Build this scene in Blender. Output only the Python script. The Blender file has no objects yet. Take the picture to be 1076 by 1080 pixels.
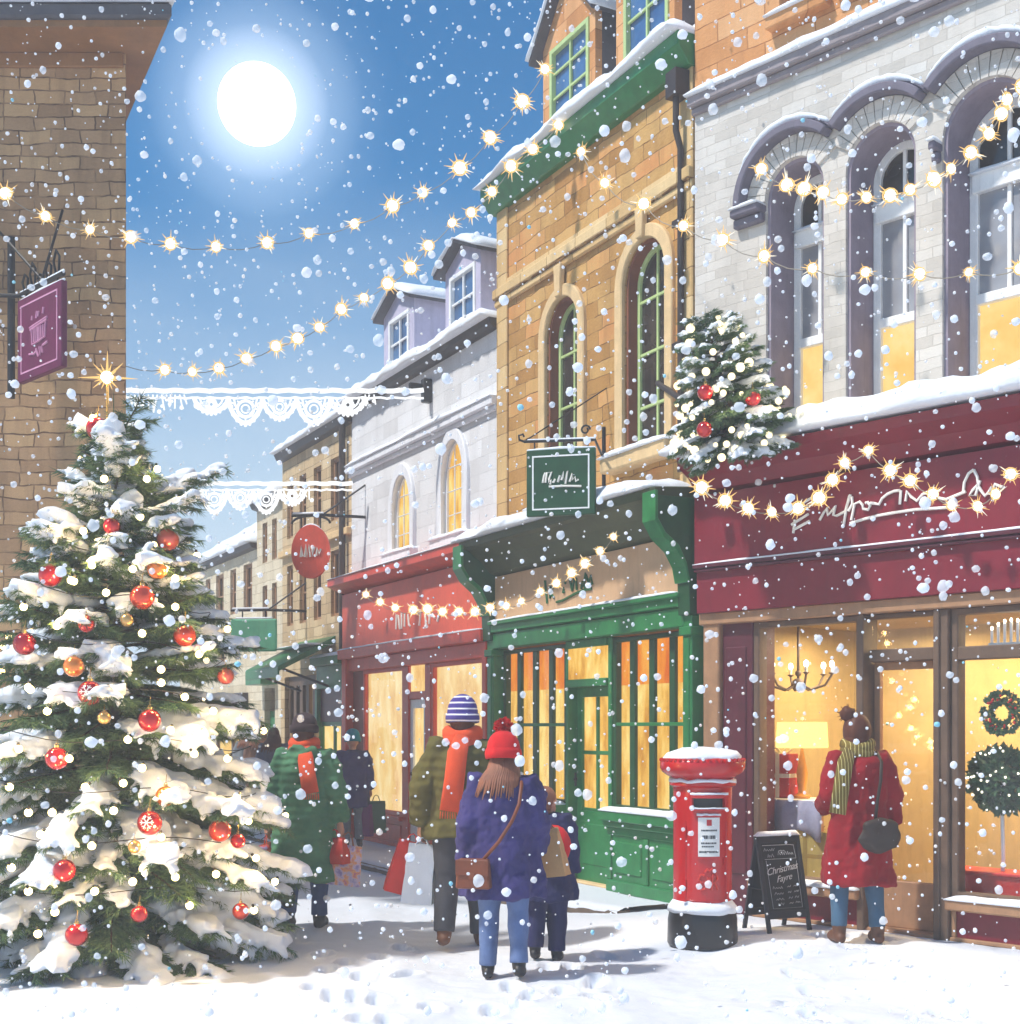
import bpy, bmesh, math, random
import numpy as np
from mathutils import Vector, Matrix, noise
from mathutils.geometry import tessellate_polygon
R = math.radians
random.seed(7)
scene = bpy.context.scene
COL = scene.collection
PI = math.pi

# ------------------------------------------------------------------ camera numbers
F, CX, HZ, CAMZ = 1400.0, 538.0, 768.0, 1.6
def at_depth(px, py, Y):
    return Vector(((px-CX)/F*Y, Y, CAMZ+(HZ-py)/F*Y))

# ------------------------------------------------------------------ mesh helpers
class MB:
    def __init__(s): s.v=[]; s.f=[]; s.m=[]
    def add(s, vs, fs, mat=0):
        o=len(s.v); s.v.extend([tuple(p) for p in vs]); s.f.extend([tuple(i+o for i in f) for f in fs]); s.m.extend([mat]*len(fs))
    def box(s, x0,x1,y0,y1,z0,z1, mat=0):
        if x0>x1: x0,x1=x1,x0
        if y0>y1: y0,y1=y1,y0
        if z0>z1: z0,z1=z1,z0
        s.add([(x0,y0,z0),(x1,y0,z0),(x1,y1,z0),(x0,y1,z0),(x0,y0,z1),(x1,y0,z1),(x1,y1,z1),(x0,y1,z1)],
              [(0,3,2,1),(4,5,6,7),(0,1,5,4),(1,2,6,5),(2,3,7,6),(3,0,4,7)], mat)
    def obox(s, c, sz, rot=None, mat=0, taper=1.0):
        c=Vector(c); hx,hy,hz=[a/2 for a in sz]
        vs=[]
        for dz in (-1,1):
            t = taper if dz>0 else 1.0
            for dx,dy in ((-1,-1),(1,-1),(1,1),(-1,1)):
                p=Vector((dx*hx*t,dy*hy*t,dz*hz))
                if rot: p=rot@p
                vs.append(c+p)
        s.add(vs,[(0,3,2,1),(4,5,6,7),(0,1,5,4),(1,2,6,5),(2,3,7,6),(3,0,4,7)],mat)
    def prism(s, poly, y0, y1, mat=0):            # polygon in (x,z), pushed along y
        n=len(poly)
        vs=[(x,y0,z) for x,z in poly]+[(x,y1,z) for x,z in poly]
        tris=tessellate_polygon([[Vector((x,z,0)) for x,z in poly]])
        fs=[tuple(t) for t in tris]+[tuple(n+i for i in reversed(t)) for t in tris]
        fs+=[(i,(i+1)%n,n+(i+1)%n,n+i) for i in range(n)]
        s.add(vs,fs,mat)
    def prism_x(s, poly, x0, x1, mat=0):          # polygon in (y,z), pushed along x
        n=len(poly)
        vs=[(x0,y,z) for y,z in poly]+[(x1,y,z) for y,z in poly]
        tris=tessellate_polygon([[Vector((y,z,0)) for y,z in poly]])
        fs=[tuple(t) for t in tris]+[tuple(n+i for i in reversed(t)) for t in tris]
        fs+=[(i,(i+1)%n,n+(i+1)%n,n+i) for i in range(n)]
        s.add(vs,fs,mat)
    def wall(s, outer, holes, y0, y1, mat=0, reveal=None):
        loops=[outer]+holes
        flat=[p for l in loops for p in l]; n=len(flat)
        tris=tessellate_polygon([[Vector((x,z,0)) for x,z in l] for l in loops])
        vs=[(x,y0,z) for x,z in flat]+[(x,y1,z) for x,z in flat]
        s.add(vs,[tuple(t) for t in tris]+[tuple(n+i for i in reversed(t)) for t in tris],mat)
        for k,l in enumerate(loops):
            m=len(l)
            s.add([(x,y0,z) for x,z in l]+[(x,y1,z) for x,z in l],[(i,(i+1)%m,m+(i+1)%m,m+i) for i in range(m)], mat if (k==0 or reveal is None) else reveal)
    def ring(s, outer, inner, y0, y1, mat=0, closed=True):   # same-length loops in (x,z)
        n=len(outer)
        vs=[(x,y0,z) for x,z in outer]+[(x,y0,z) for x,z in inner]+[(x,y1,z) for x,z in outer]+[(x,y1,z) for x,z in inner]
        fs=[]
        for i in range(n if closed else n-1):
            j=(i+1)%n
            fs+=[(i,j,n+j,n+i),(2*n+i,3*n+i,3*n+j,2*n+j),(i,2*n+i,2*n+j,j),(n+i,n+j,3*n+j,3*n+i)]
        if not closed:
            fs+=[(0,n,3*n,2*n),(n-1,3*n-1,4*n-1,2*n-1)]
        s.add(vs,fs,mat)
    def tube(s, pts, rads, n=10, mat=0, sq=1.0, cap=True, round_=False):
        pts=[Vector(p) for p in pts]
        if not hasattr(rads,'__len__'): rads=[rads]*len(pts)
        rads=list(rads)
        if round_:
            d0=(pts[0]-pts[1]).normalized(); d1=(pts[-1]-pts[-2]).normalized()
            a=rads[0]; b=rads[-1]
            pts=[pts[0]+d0*a*.95,pts[0]+d0*a*.65]+pts+[pts[-1]+d1*b*.65,pts[-1]+d1*b*.95]
            rads=[a*.3,a*.76]+rads+[b*.76,b*.3]
        T=[]
        for i in range(len(pts)):
            a=pts[max(i-1,0)]; b=pts[min(i+1,len(pts)-1)]
            d=(b-a); T.append(d.normalized() if d.length>1e-9 else Vector((0,0,1)))
        up=Vector((0,1,0)) if abs(T[0].y)<.9 else Vector((1,0,0))
        nx=(T[0].cross(up)).normalized()
        vs=[]
        for i,p in enumerate(pts):
            nx=(nx-T[i]*nx.dot(T[i])).normalized(); ny=T[i].cross(nx)
            for k in range(n):
                a=2*PI*k/n
                vs.append(p+nx*math.cos(a)*rads[i]+ny*math.sin(a)*rads[i]*sq)
        m=len(pts); fs=[]
        for i in range(m-1):
            for k in range(n):
                k2=(k+1)%n
                fs.append((i*n+k,i*n+k2,(i+1)*n+k2,(i+1)*n+k))
        if cap: fs+=[tuple(range(n-1,-1,-1)),tuple((m-1)*n+k for k in range(n))]
        s.add(vs,fs,mat)
    def lathe(s, prof, n=32, c=(0,0,0), mat=0, sx=1.0, sy=1.0):
        vs=[];c=Vector(c)
        for r,z in prof:
            for k in range(n):
                a=2*PI*k/n; vs.append((c.x+r*math.cos(a)*sx,c.y+r*math.sin(a)*sy,c.z+z))
        m=len(prof); fs=[]
        for i in range(m-1):
            for k in range(n):
                k2=(k+1)%n; fs.append((i*n+k,i*n+k2,(i+1)*n+k2,(i+1)*n+k))
        fs+=[tuple(range(n-1,-1,-1)),tuple((m-1)*n+k for k in range(n))]
        s.add(vs,fs,mat)
    def ball(s, c, r, n=14, mat=0, sc=(1,1,1), rot=None, nz=0.0, seed=0):
        c=Vector(c); h=max(4,n//2); vs=[]; fs=[]
        def P(a,b):
            p=Vector((math.cos(a)*math.cos(b),math.sin(a)*math.cos(b),math.sin(b)))
            q=Vector((p.x*sc[0],p.y*sc[1],p.z*sc[2]))*r
            if nz: q*=1+nz*noise.noise(p*1.7+Vector((seed*3.1,seed*1.7,seed)))
            if rot: q=rot@q
            return c+q
        vs.append(P(0,-PI/2))
        for j in range(1,h):
            b=-PI/2+PI*j/h
            for k in range(n): vs.append(P(2*PI*k/n,b))
        vs.append(P(0,PI/2))
        for k in range(n):
            k2=(k+1)%n
            fs.append((0,1+k2,1+k)); fs.append((len(vs)-1,1+(h-2)*n+k,1+(h-2)*n+k2))
            for j in range(h-2): fs.append((1+j*n+k,1+j*n+k2,1+(j+1)*n+k2,1+(j+1)*n+k))
        s.add(vs,fs,mat)
    def build(s, name, mats, parent=None, smooth=None, bev=0, loc=None, rem=0, seg=1):
        me=bpy.data.meshes.new(name); me.from_pydata(s.v,[],s.f)
        if not isinstance(mats,(list,tuple)): mats=[mats]
        for m in mats: me.materials.append(m)
        if len(mats)>1: me.polygons.foreach_set('material_index', s.m)
        bm=bmesh.new(); bm.from_mesh(me); bmesh.ops.recalc_face_normals(bm,faces=bm.faces); bm.to_mesh(me); bm.free()
        if smooth is not None:
            me.polygons.foreach_set('use_smooth',[True]*len(me.polygons))
            if smooth<179: me.set_sharp_from_angle(angle=R(smooth))
        me.update()
        o=bpy.data.objects.new(name,me); COL.objects.link(o)
        if parent: o.parent=parent
        if loc is not None: o.location=loc
        if rem:
            m=o.modifiers.new('fuse','REMESH'); m.mode='VOXEL'; m.voxel_size=rem; m.use_smooth_shade=True
            m=o.modifiers.new('soften','SMOOTH'); m.iterations=3; m.factor=.5
        if bev:
            m=o.modifiers.new('edge','BEVEL'); m.width=bev; m.segments=seg; m.limit_method='ANGLE'; m.angle_limit=R(40)
        return o
def tag(o,label=None,cat=None,group=None,kind=None):
    if label: o['label']=label
    if cat: o['category']=cat
    if group: o['group']=group
    if kind: o['kind']=kind
    return o
def empty(name,loc,rz,label,cat,group=None):
    o=bpy.data.objects.new(name,None); COL.objects.link(o); o.location=loc; o.rotation_euler=(0,0,rz)
    o.empty_display_size=.2
    return tag(o,label,cat,group)

# ------------------------------------------------------------------ materials
def lin(c): return tuple(((v/255)/12.92 if v/255<=.04045 else (((v/255)+.055)/1.055)**2.4) for v in c)
def rgb(r,g,b,k=1.0): return tuple(min(1,v*k) for v in lin((r,g,b)))+(1,)
class NT:
    def __init__(s,name):
        s.mat=bpy.data.materials.new(name); s.mat.use_nodes=True; s.n=s.mat.node_tree.nodes; s.l=s.mat.node_tree.links
        s.n.clear(); s.out=s.n.new('ShaderNodeOutputMaterial')
    def new(s,t,**k):
        n=s.n.new(t)
        for a,b in k.items(): setattr(n,a,b)
        return n
    def link(s,a,b): s.l.new(a,b)
    def coord(s,flat=False,scale=1.0):
        tc=s.new('ShaderNodeTexCoord')
        if not flat: return tc.outputs['Object']
        sp=s.new('ShaderNodeSeparateXYZ'); s.link(tc.outputs['Object'],sp.inputs[0])
        ad=s.new('ShaderNodeMath',operation='ADD'); s.link(sp.outputs[0],ad.inputs[0]); s.link(sp.outputs[1],ad.inputs[1])
        cb=s.new('ShaderNodeCombineXYZ'); s.link(ad.outputs[0],cb.inputs[0]); s.link(sp.outputs[2],cb.inputs[1]); return cb.outputs[0]
    def noise(s,vec,scale,detail=4,rough=.55,stretch=None):
        if stretch:
            mp=s.new('ShaderNodeMapping'); mp.inputs['Scale'].default_value=stretch; s.link(vec,mp.inputs[0]); vec=mp.outputs[0]
        n=s.new('ShaderNodeTexNoise'); n.inputs['Scale'].default_value=scale; n.inputs['Detail'].default_value=detail; n.inputs['Roughness'].default_value=rough
        s.link(vec,n.inputs['Vector']); return n.outputs['Fac']
    def ramp(s,fac,stops):
        r=s.new('ShaderNodeValToRGB'); e=r.color_ramp.elements
        while len(e)>1: e.remove(e[-1])
        e[0].position=stops[0][0]; e[0].color=stops[0][1]
        for p,c in stops[1:]:
            x=e.new(p); x.color=c
        s.link(fac,r.inputs[0]); return r.outputs[0]
    def mix(s,f,a,b,mode='MIX'):
        m=s.new('ShaderNodeMix',data_type='RGBA',blend_type=mode)
        if isinstance(f,(int,float)): m.inputs[0].default_value=f
        else: s.link(f,m.inputs[0])
        for i,x in ((6,a),(7,b)):
            if isinstance(x,tuple): m.inputs[i].default_value=x
            else: s.link(x,m.inputs[i])
        return m.outputs[2]
    def bump(s,h,strength=.3,dist=.01,normal=None):
        b=s.new('ShaderNodeBump'); b.inputs['Strength'].default_value=strength; b.inputs['Distance'].default_value=dist
        s.link(h,b.inputs['Height'])
        if normal is not None: s.link(normal,b.inputs['Normal'])
        return b.outputs[0]
    def bsdf(s,col,rough=.6,normal=None,**kw):
        p=s.new('ShaderNodeBsdfPrincipled')
        if isinstance(col,tuple): p.inputs['Base Color'].default_value=col
        else: s.link(col,p.inputs['Base Color'])
        if isinstance(rough,(int,float)): p.inputs['Roughness'].default_value=rough
        else: s.link(rough,p.inputs['Roughness'])
        if normal is not None: s.link(normal,p.inputs['Normal'])
        for k,v in kw.items():
            i=p.inputs[k.replace('_',' ')]
            if isinstance(v,(int,float,tuple)): i.default_value=v
            else: s.link(v,i)
        s.link(p.outputs[0],s.out.inputs[0]); return p

def paint(name,c,rough=.45,var=.25,bumpk=.25,scale=6,spec=.4):
    t=NT(name); v=t.coord(); n=t.noise(v,scale,6,.65); n2=t.noise(v,scale*9,3,.6)
    dark=tuple(x*(1-var) for x in c[:3])+(1,); light=tuple(min(1,x*(1+var*.8)) for x in c[:3])+(1,)
    col=t.ramp(n,[(.25,dark),(.55,c),(.8,light)])
    n3=t.noise(v,7,5,.7,(2.2,2.2,.3)); n4=t.noise(v,38,3,.6)          # rain streaks, scuffs and chips
    col=t.mix(t.ramp(n3,[(.5,(0,0,0,1)),(.78,(.42,.42,.42,1))]),col,tuple(x*.5+.012 for x in c[:3])+(1,))
    col=t.mix(t.ramp(n4,[(.68,(0,0,0,1)),(.74,(.35,.35,.35,1))]),col,tuple(min(1,x*.6+.12) for x in c[:3])+(1,))
    t.bsdf(col,rough,t.bump(n2,bumpk,.004),Specular_IOR_Level=spec); return t.mat
def cloth(name,c,quilt=0,var=.3,rough=.9,stripe=None):
    t=NT(name); v=t.coord(); n=t.noise(v,5,5,.6); n2=t.noise(v,160,2)
    n3=t.noise(v,9,3,.5,(1,1,.35))
    dark=tuple(x*(1-var) for x in c[:3])+(1,); light=tuple(min(1,x*(1+var)) for x in c[:3])+(1,)
    col=t.ramp(n,[(.25,dark),(.5,c),(.8,light)])
    if stripe:
        w=t.new('ShaderNodeTexWave',wave_type='BANDS',bands_direction=stripe[1]); w.inputs['Scale'].default_value=stripe[2]; w.inputs['Distortion'].default_value=.4
        w.inputs['Phase Offset'].default_value=stripe[4] if len(stripe)>4 else 0
        t.link(v,w.inputs[0]); f=t.ramp(w.outputs['Fac'],[(stripe[3],(0,0,0,1)),(stripe[3]+.06,(1,1,1,1))])
        col=t.mix(f,col,stripe[0])
    h=t.bump(n3,.5,.03); h=t.bump(n2,.35,.003,h)
    if quilt:
        w=t.new('ShaderNodeTexWave',wave_type='BANDS',bands_direction='Z',wave_profile='SIN'); w.inputs['Scale'].default_value=quilt; w.inputs['Distortion'].default_value=1.2
        t.link(v,w.inputs[0]); h=t.bump(w.outputs['Fac'],.6,.012,h)
    t.bsdf(col,rough,h,Sheen_Weight=.04,Specular_IOR_Level=.2); return t.mat
def brick(name,stops,mortar,bw,bh,ms,rough=.85,bumpd=.012,stain=.35,distort=.012,blend=0.0,streak=.5):
    t=NT(name); v=t.coord(True)
    nz=t.new('ShaderNodeTexNoise'); nz.inputs['Scale'].default_value=3.5; nz.inputs['Detail'].default_value=3; t.link(v,nz.inputs['Vector'])
    sb=t.new('ShaderNodeVectorMath',operation='SUBTRACT'); t.link(nz.outputs['Color'],sb.inputs[0]); sb.inputs[1].default_value=(.5,.5,.5)
    sc=t.new('ShaderNodeVectorMath',operation='SCALE'); t.link(sb.outputs[0],sc.inputs[0]); sc.inputs['Scale'].default_value=distort*4
    ad=t.new('ShaderNodeVectorMath',operation='ADD'); t.link(v,ad.inputs[0]); t.link(sc.outputs[0],ad.inputs[1])
    b=t.new('ShaderNodeTexBrick'); t.link(ad.outputs[0],b.inputs['Vector'])
    b.inputs['Color1'].default_value=(0,0,0,1); b.inputs['Color2'].default_value=(1,1,1,1); b.inputs['Mortar'].default_value=(.5,.5,.5,1)
    b.inputs['Scale'].default_value=1; b.inputs['Brick Width'].default_value=bw; b.inputs['Row Height'].default_value=bh
    b.inputs['Mortar Size'].default_value=ms; b.inputs['Mortar Smooth'].default_value=.35; b.offset=.5; b.squash=1.15; b.squash_frequency=3
    fine=t.noise(v,22,5,.65,(1,2.2,1)); big=t.noise(v,1.1,5,.6)
    m1=t.new('ShaderNodeMix',data_type='FLOAT'); m1.inputs[0].default_value=.42; t.link(b.outputs['Color'],m1.inputs[2]); t.link(fine,m1.inputs[3])
    m2=t.new('ShaderNodeMix',data_type='FLOAT'); m2.inputs[0].default_value=.38; t.link(m1.outputs[0],m2.inputs[2]); t.link(big,m2.inputs[3])
    col=t.ramp(m2.outputs[0],stops)
    # weather stains: downward streaks
    st=t.noise(v,1.6,5,.7,(2.2,.35,1)); sf=t.ramp(st,[(.45,(0,0,0,1)),(.75,(stain,stain,stain,1))])
    col=t.mix(sf,col,tuple(x*.45 for x in mortar[:3])+(1,))
    mo=t.noise(v,5,3); mf=t.new('ShaderNodeMath',operation='MULTIPLY'); t.link(b.outputs['Fac'],mf.inputs[0])
    mr=t.ramp(mo,[(.35,(1-streak,)*3+(1,)),(.6,(1,1,1,1))]); t.link(mr,mf.inputs[1])
    col=t.mix(mf.outputs[0],col,mortar)
    inv=t.new('ShaderNodeMath',operation='SUBTRACT'); inv.inputs[0].default_value=1; t.link(b.outputs['Fac'],inv.inputs[1])
    h=t.bump(inv.outputs[0],.7,bumpd); h=t.bump(fine,.55,.008,h)
    t.bsdf(col,rough,h,Specular_IOR_Level=.2); return t.mat
def emit(name,c,s,noisy=None):
    t=NT(name); e=t.new('ShaderNodeEmission'); e.inputs[1].default_value=s
    if noisy:
        v=t.coord(); n=t.noise(v,noisy[1],4,.6,noisy[2] if len(noisy)>2 else None)
        t.link(t.ramp(n,noisy[0]),e.inputs[0])
    else: e.inputs[0].default_value=c
    t.link(e.outputs[0],t.out.inputs[0]); return t.mat
def glass(name,tint=(1,1,1,1),gloss=.12,rough=.03):
    t=NT(name); a=t.new('ShaderNodeBsdfTransparent'); a.inputs[0].default_value=tint
    g=t.new('ShaderNodeBsdfGlossy'); g.inputs['Roughness'].default_value=rough
    f=t.new('ShaderNodeLayerWeight'); f.inputs['Blend'].default_value=.5
    pw=t.new('ShaderNodeMath',operation='POWER'); t.link(f.outputs['Facing'],pw.inputs[0]); pw.inputs[1].default_value=4
    ma=t.new('ShaderNodeMath',operation='MULTIPLY_ADD'); t.link(pw.outputs[0],ma.inputs[0]); ma.inputs[1].default_value=gloss*2.5; ma.inputs[2].default_value=.02
    m=t.new('ShaderNodeMixShader'); t.link(ma.outputs[0],m.inputs[0]); t.link(a.outputs[0],m.inputs[1]); t.link(g.outputs[0],m.inputs[2]); t.link(m.outputs[0],t.out.inputs[0]); return t.mat
def snowmat(name,c=(.86,.89,.94,1),sc=14,bk=.35):
    t=NT(name); v=t.coord(); n=t.noise(v,sc,6,.6); n2=t.noise(v,sc*9,3,.7)
    h=t.bump(n,bk,.03); h=t.bump(n2,.3,.004,h)
    t.bsdf(c,.75,h,Specular_IOR_Level=.25,Sheen_Weight=.15); return t.mat

M={}
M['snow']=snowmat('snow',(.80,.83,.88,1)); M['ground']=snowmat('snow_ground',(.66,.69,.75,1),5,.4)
M['sand']=brick('sandstone_ashlar',[(.2,rgb(150,100,45)),(.42,rgb(184,138,78)),(.56,rgb(206,164,102)),(.72,rgb(210,144,86)),(.85,rgb(232,196,138))],rgb(120,84,48),.44,.155,.006,stain=.3,streak=.75,distort=.016)
M['sand2']=brick('sandstone_quoin',[(.2,rgb(190,150,96)),(.5,rgb(214,180,126)),(.8,rgb(232,206,160))],rgb(130,96,60),.6,.26,.006,stain=.25)
M['orange']=brick('orange_stone',[(.2,rgb(180,120,70)),(.5,rgb(214,152,98)),(.8,rgb(226,178,130))],rgb(160,104,64),.5,.19,.006,stain=.25,streak=.6)
M['grey']=brick('painted_grey_brick',[(.2,rgb(186,178,168)),(.5,rgb(206,198,188)),(.8,rgb(220,214,206))],rgb(186,178,168),.23,.085,.004,stain=.2,streak=.8,bumpd=.004)
M['white']=brick('whitewashed_stone',[(.2,rgb(206,204,204)),(.5,rgb(222,221,222)),(.8,rgb(236,236,238))],rgb(196,194,196),.5,.2,.004,stain=.2,streak=.95,bumpd=.008)
M['brown']=brick('brown_brick',[(.2,rgb(150,112,78)),(.45,rgb(182,142,104)),(.6,rgb(196,154,110)),(.8,rgb(208,170,124))],rgb(104,76,54),.29,.125,.008,stain=.4,streak=.75,bumpd=.03,distort=.02)
M['tan']=brick('tan_stone',[(.2,rgb(176,148,112)),(.5,rgb(206,180,140)),(.8,rgb(222,200,164))],rgb(140,116,88),.4,.16,.006,stain=.3)
M['cream']=brick('cream_stone',[(.2,rgb(200,182,150)),(.5,rgb(220,206,178)),(.8,rgb(232,220,196))],rgb(170,150,120),.4,.16,.005,stain=.3)
M['trim_stone']=paint('trim_stone',rgb(222,190,142),.85,.18,.6,5,.2)
M['trim_grey']=paint('trim_grey',rgb(150,140,142),.8,.2,.5,5,.2)
M['hood_dark']=paint('hood_dark',rgb(116,110,122),.8,.2,.5,5,.2)
M['reveal_shade_mauve']=paint('reveal_shade_mauve',rgb(150,138,150),.85,.2,.5,5,.2)
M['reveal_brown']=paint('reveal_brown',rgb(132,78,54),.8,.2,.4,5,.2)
M['white_trim']=paint('white_trim',rgb(232,232,236),.6,.08,.3)
M['white_paint']=paint('white_paint',rgb(248,247,244),.4,.1,.2)
M['green']=paint('green_paint',rgb(44,122,68),.35,.3,.25)
M['green_dark']=paint('dark_green_paint',rgb(30,76,44),.35,.3,.25)
M['green_light']=paint('light_green_paint',rgb(120,178,112),.4,.2,.25)
M['green_pale']=paint('pale_green_paint',rgb(188,208,140),.45,.15,.25)
M['olive_dark']=paint('olive_dark_paint',rgb(64,74,42),.45,.3,.25)
M['board_beige']=paint('beige_signboard',rgb(204,166,128),.55,.14,.25,3)
M['maroon']=paint('maroon_paint',rgb(124,22,40),.4,.22,.2,2.5)
M['maroon_dark']=paint('dark_maroon_paint',rgb(88,30,44),.45,.25,.25)
M['red_shop']=paint('red_shop_paint',rgb(216,72,48),.4,.2,.25,3)
M['red_sign_board']=paint('red_sign_board',rgb(220,88,62),.5,.2,.25,2)
M['red_shop_dark']=paint('dark_red_shop_paint',rgb(132,40,32),.45,.25,.25,3)
M['wood']=paint('weathered_wood',rgb(168,126,92),.6,.25,.4)
M['wood_dark']=paint('dark_wood',rgb(104,82,66),.55,.3,.4)
M['slate']=paint('roof_slate',rgb(84,80,84),.7,.3,.6)
M['gutter_dark']=paint('dark_gutter',rgb(58,48,44),.5,.3,.3)
M['soffit']=paint('brown_soffit',rgb(150,104,62),.7,.3,.4,3)
M['lilac']=paint('lilac_boards',rgb(196,190,212),.6,.12,.3)
M['iron']=paint('black_iron',rgb(26,24,26),.4,.3,.4)
M['glass_dark']=None
t=NT('dark_glass'); v=t.coord(); n=t.noise(v,3,3); t.bsdf(t.ramp(n,[(.3,rgb(34,30,28)),(.7,rgb(74,66,58))]),.08,t.bump(t.noise(v,2.2,2),.12,.02),Specular_IOR_Level=.6); M['glass_dark']=t.mat
t=NT('grey_glass'); v=t.coord(); n=t.noise(v,2.2,3); t.bsdf(t.ramp(n,[(.3,rgb(128,128,134)),(.7,rgb(168,168,172))]),.1,t.bump(t.noise(v,2.2,2),.12,.02),Specular_IOR_Level=.6); M['glass_grey']=t.mat
t=NT('blue_glass'); v=t.coord(); n=t.noise(v,2.6,3); t.bsdf(t.ramp(n,[(.3,rgb(50,84,128)),(.7,rgb(84,124,168))]),.08,t.bump(t.noise(v,2.2,2),.12,.02),Specular_IOR_Level=.6); M['glass_blue']=t.mat
M['glass']=glass('shop_glass')
M['lit_yellow']=emit('lit_room_yellow',(1,1,1,1),.86,([(.3,rgb(240,190,100)),(.55,rgb(250,214,134)),(.8,rgb(255,232,176))],2.5))
M['lit_gold']=emit('lit_room_gold',(1,1,1,1),.88,([(.3,rgb(196,132,44)),(.48,rgb(236,184,84)),(.66,rgb(252,226,140))],3.4,(1.6,1,.5)))
M['lit_orange']=emit('lit_blind_orange',(1,1,1,1),.85,([(.3,rgb(214,98,28)),(.55,rgb(238,146,44)),(.8,rgb(248,196,88))],3.5,(1.6,1,.5)))
M['lit_cream']=emit('lit_room_cream',(1,1,1,1),.86,([(.3,rgb(222,164,88)),(.5,rgb(246,208,134)),(.68,rgb(254,234,178))],2.6,(1.4,1,.6)))
M['lit_yellow_strong']=emit('lamp_glow',rgb(255,220,120),1.6)
M['bulb']=emit('warm_bulb',(1,.90,.66,1),9)
M['bulb_soft']=emit('warm_bulb_soft',(1,.93,.76,1),2.0)
M['ray']=emit('golden_ray',(1,.62,.22,1),.95)
M['ray_white']=emit('white_ray',(1,.93,.78,1),1.0)
M['lace']=emit('white_light_rope',(.94,.97,1,1),1.0)
M['cable']=paint('pale_cable',rgb(150,140,124),.6)
M['letter_white']=paint('white_lettering',rgb(240,236,228),.6,.05,.1)
M['letter_green']=paint('green_lettering',rgb(24,94,50),.5,.15,.1)
M['chalk']=paint('chalk',rgb(206,204,202),.95,.2,.1,30)
M['skin']=paint('skin',rgb(206,150,124),.55,.1,.1)
M['skin_dark']=paint('skin_dark',rgb(122,76,54),.55,.1,.1)

# ------------------------------------------------------------------ facades (a straight run of house fronts seen from the camera)
class Facade:
    def __init__(s,slope,vx,x_left,x_right):
        def pt(x): Y=CAMZ*F/(slope*(x-vx)); return Vector(((x-CX)/F*Y,Y))
        s.O=pt(x_left); e=pt(x_right); s.D=(e-s.O).normalized(); s.N=Vector((s.D.y,-s.D.x))
        if s.N.y>0: s.N=-s.N
        s.rz=math.atan2(s.D.y,s.D.x)
    def _hit(s,px,off):
        t=(px-CX)/F; P=s.O+s.N*off
        # (tY,Y)=P+D*u
        den=s.D.x-t*s.D.y
        u=(t*P.y-P.x)/den; Y=P.y+s.D.y*u
        return u,Y
    def u(s,px,off=0): return s._hit(px,off)[0]
    def xz(s,px,py,off=0):
        u,Y=s._hit(px,off); return (u,CAMZ+(HZ-py)/F*Y)
    def z(s,px,py,off=0): return s.xz(px,py,off)[1]
    def w(s,u,off,z):
        p=s.O+s.D*u+s.N*off; return Vector((p.x,p.y,z))
GF=Facade(.205,-190,180,745)      # sandstone, white, tan ... houses: one straight line
MF=Facade(.125,-788,735,1076)     # maroon shop
# local axes of a house: x along the front, y into the house (so y = -off), z up
# ------------------------------------------------------------------ house helpers (local axes)
def rect(x0,x1,z0,z1): return [(x0,z0),(x1,z0),(x1,z1),(x0,z1)]
def arch(x0,x1,z0,z1,n=14,point=1.0):
    r=(x1-x0)/2; cx=(x0+x1)/2; sz=z1-r*point
    return [(x0,z0),(x1,z0)]+[(cx+r*math.cos(PI*i/n),sz+r*point*math.sin(PI*i/n)) for i in range(n+1)]
def snow(mb,a,b,c,d,h,seed=0,res=.07,lip=.3):
    a,b,c,d=[Vector(p) for p in (a,b,c,d)]
    nrm=(b-a).cross(d-a).normalized()
    if nrm.z<0: nrm=-nrm
    nx=max(4,int((b-a).length/res)); ny=max(5,int((d-a).length/res)); ny=min(ny,40); nx=min(nx,160)
    vs=[];
    for j in range(ny+1):
        t=j/ny
        for i in range(nx+1):
            s=i/nx
            p=(a*(1-s)+b*s)*(1-t)+(d*(1-s)+c*s)*t
            e=(max(0,1-abs(2*s-1)**(12)))**.5*(max(0,1-abs(2*t-1)**(4 if ny<9 else 10)))**.5
            k=noise.noise(p*2.3+Vector((seed*5.3,seed,0))); k2=noise.noise(p*9+Vector((seed,0,seed*2.2)))
            q=p+nrm*h*(lip*.5+(1-lip*.5)*e)*(1+.38*k+.16*k2)
            if j==0: q+= (a-d).normalized()*(.25*h*(.5+k+.5*k2)) - Vector((0,0,1))*h*.18*max(0,k2+.3)
            vs.append(q)
    n=len(vs)
    for j in range(ny+1):
        for i in range(nx+1):
            s=i/nx;t=j/ny
            vs.append((a*(1-s)+b*s)*(1-t)+(d*(1-s)+c*s)*t-nrm*.004)
    W=nx+1; fs=[]
    for j in range(ny):
        for i in range(nx):
            k=j*W+i; fs.append((k,k+1,k+W+1,k+W)); fs.append((n+k,n+k+W,n+k+W+1,n+k+1))
    for i in range(nx): fs.append((i,n+i,n+i+1,i+1)); k=ny*W+i; fs.append((k,k+1,n+k+1,n+k))
    for j in range(ny): k=j*W; fs.append((k,k+W,n+k+W,n+k)); k=j*W+nx; fs.append((k,n+k,n+k+W,k+W))
    mb.add(vs,fs)
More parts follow.
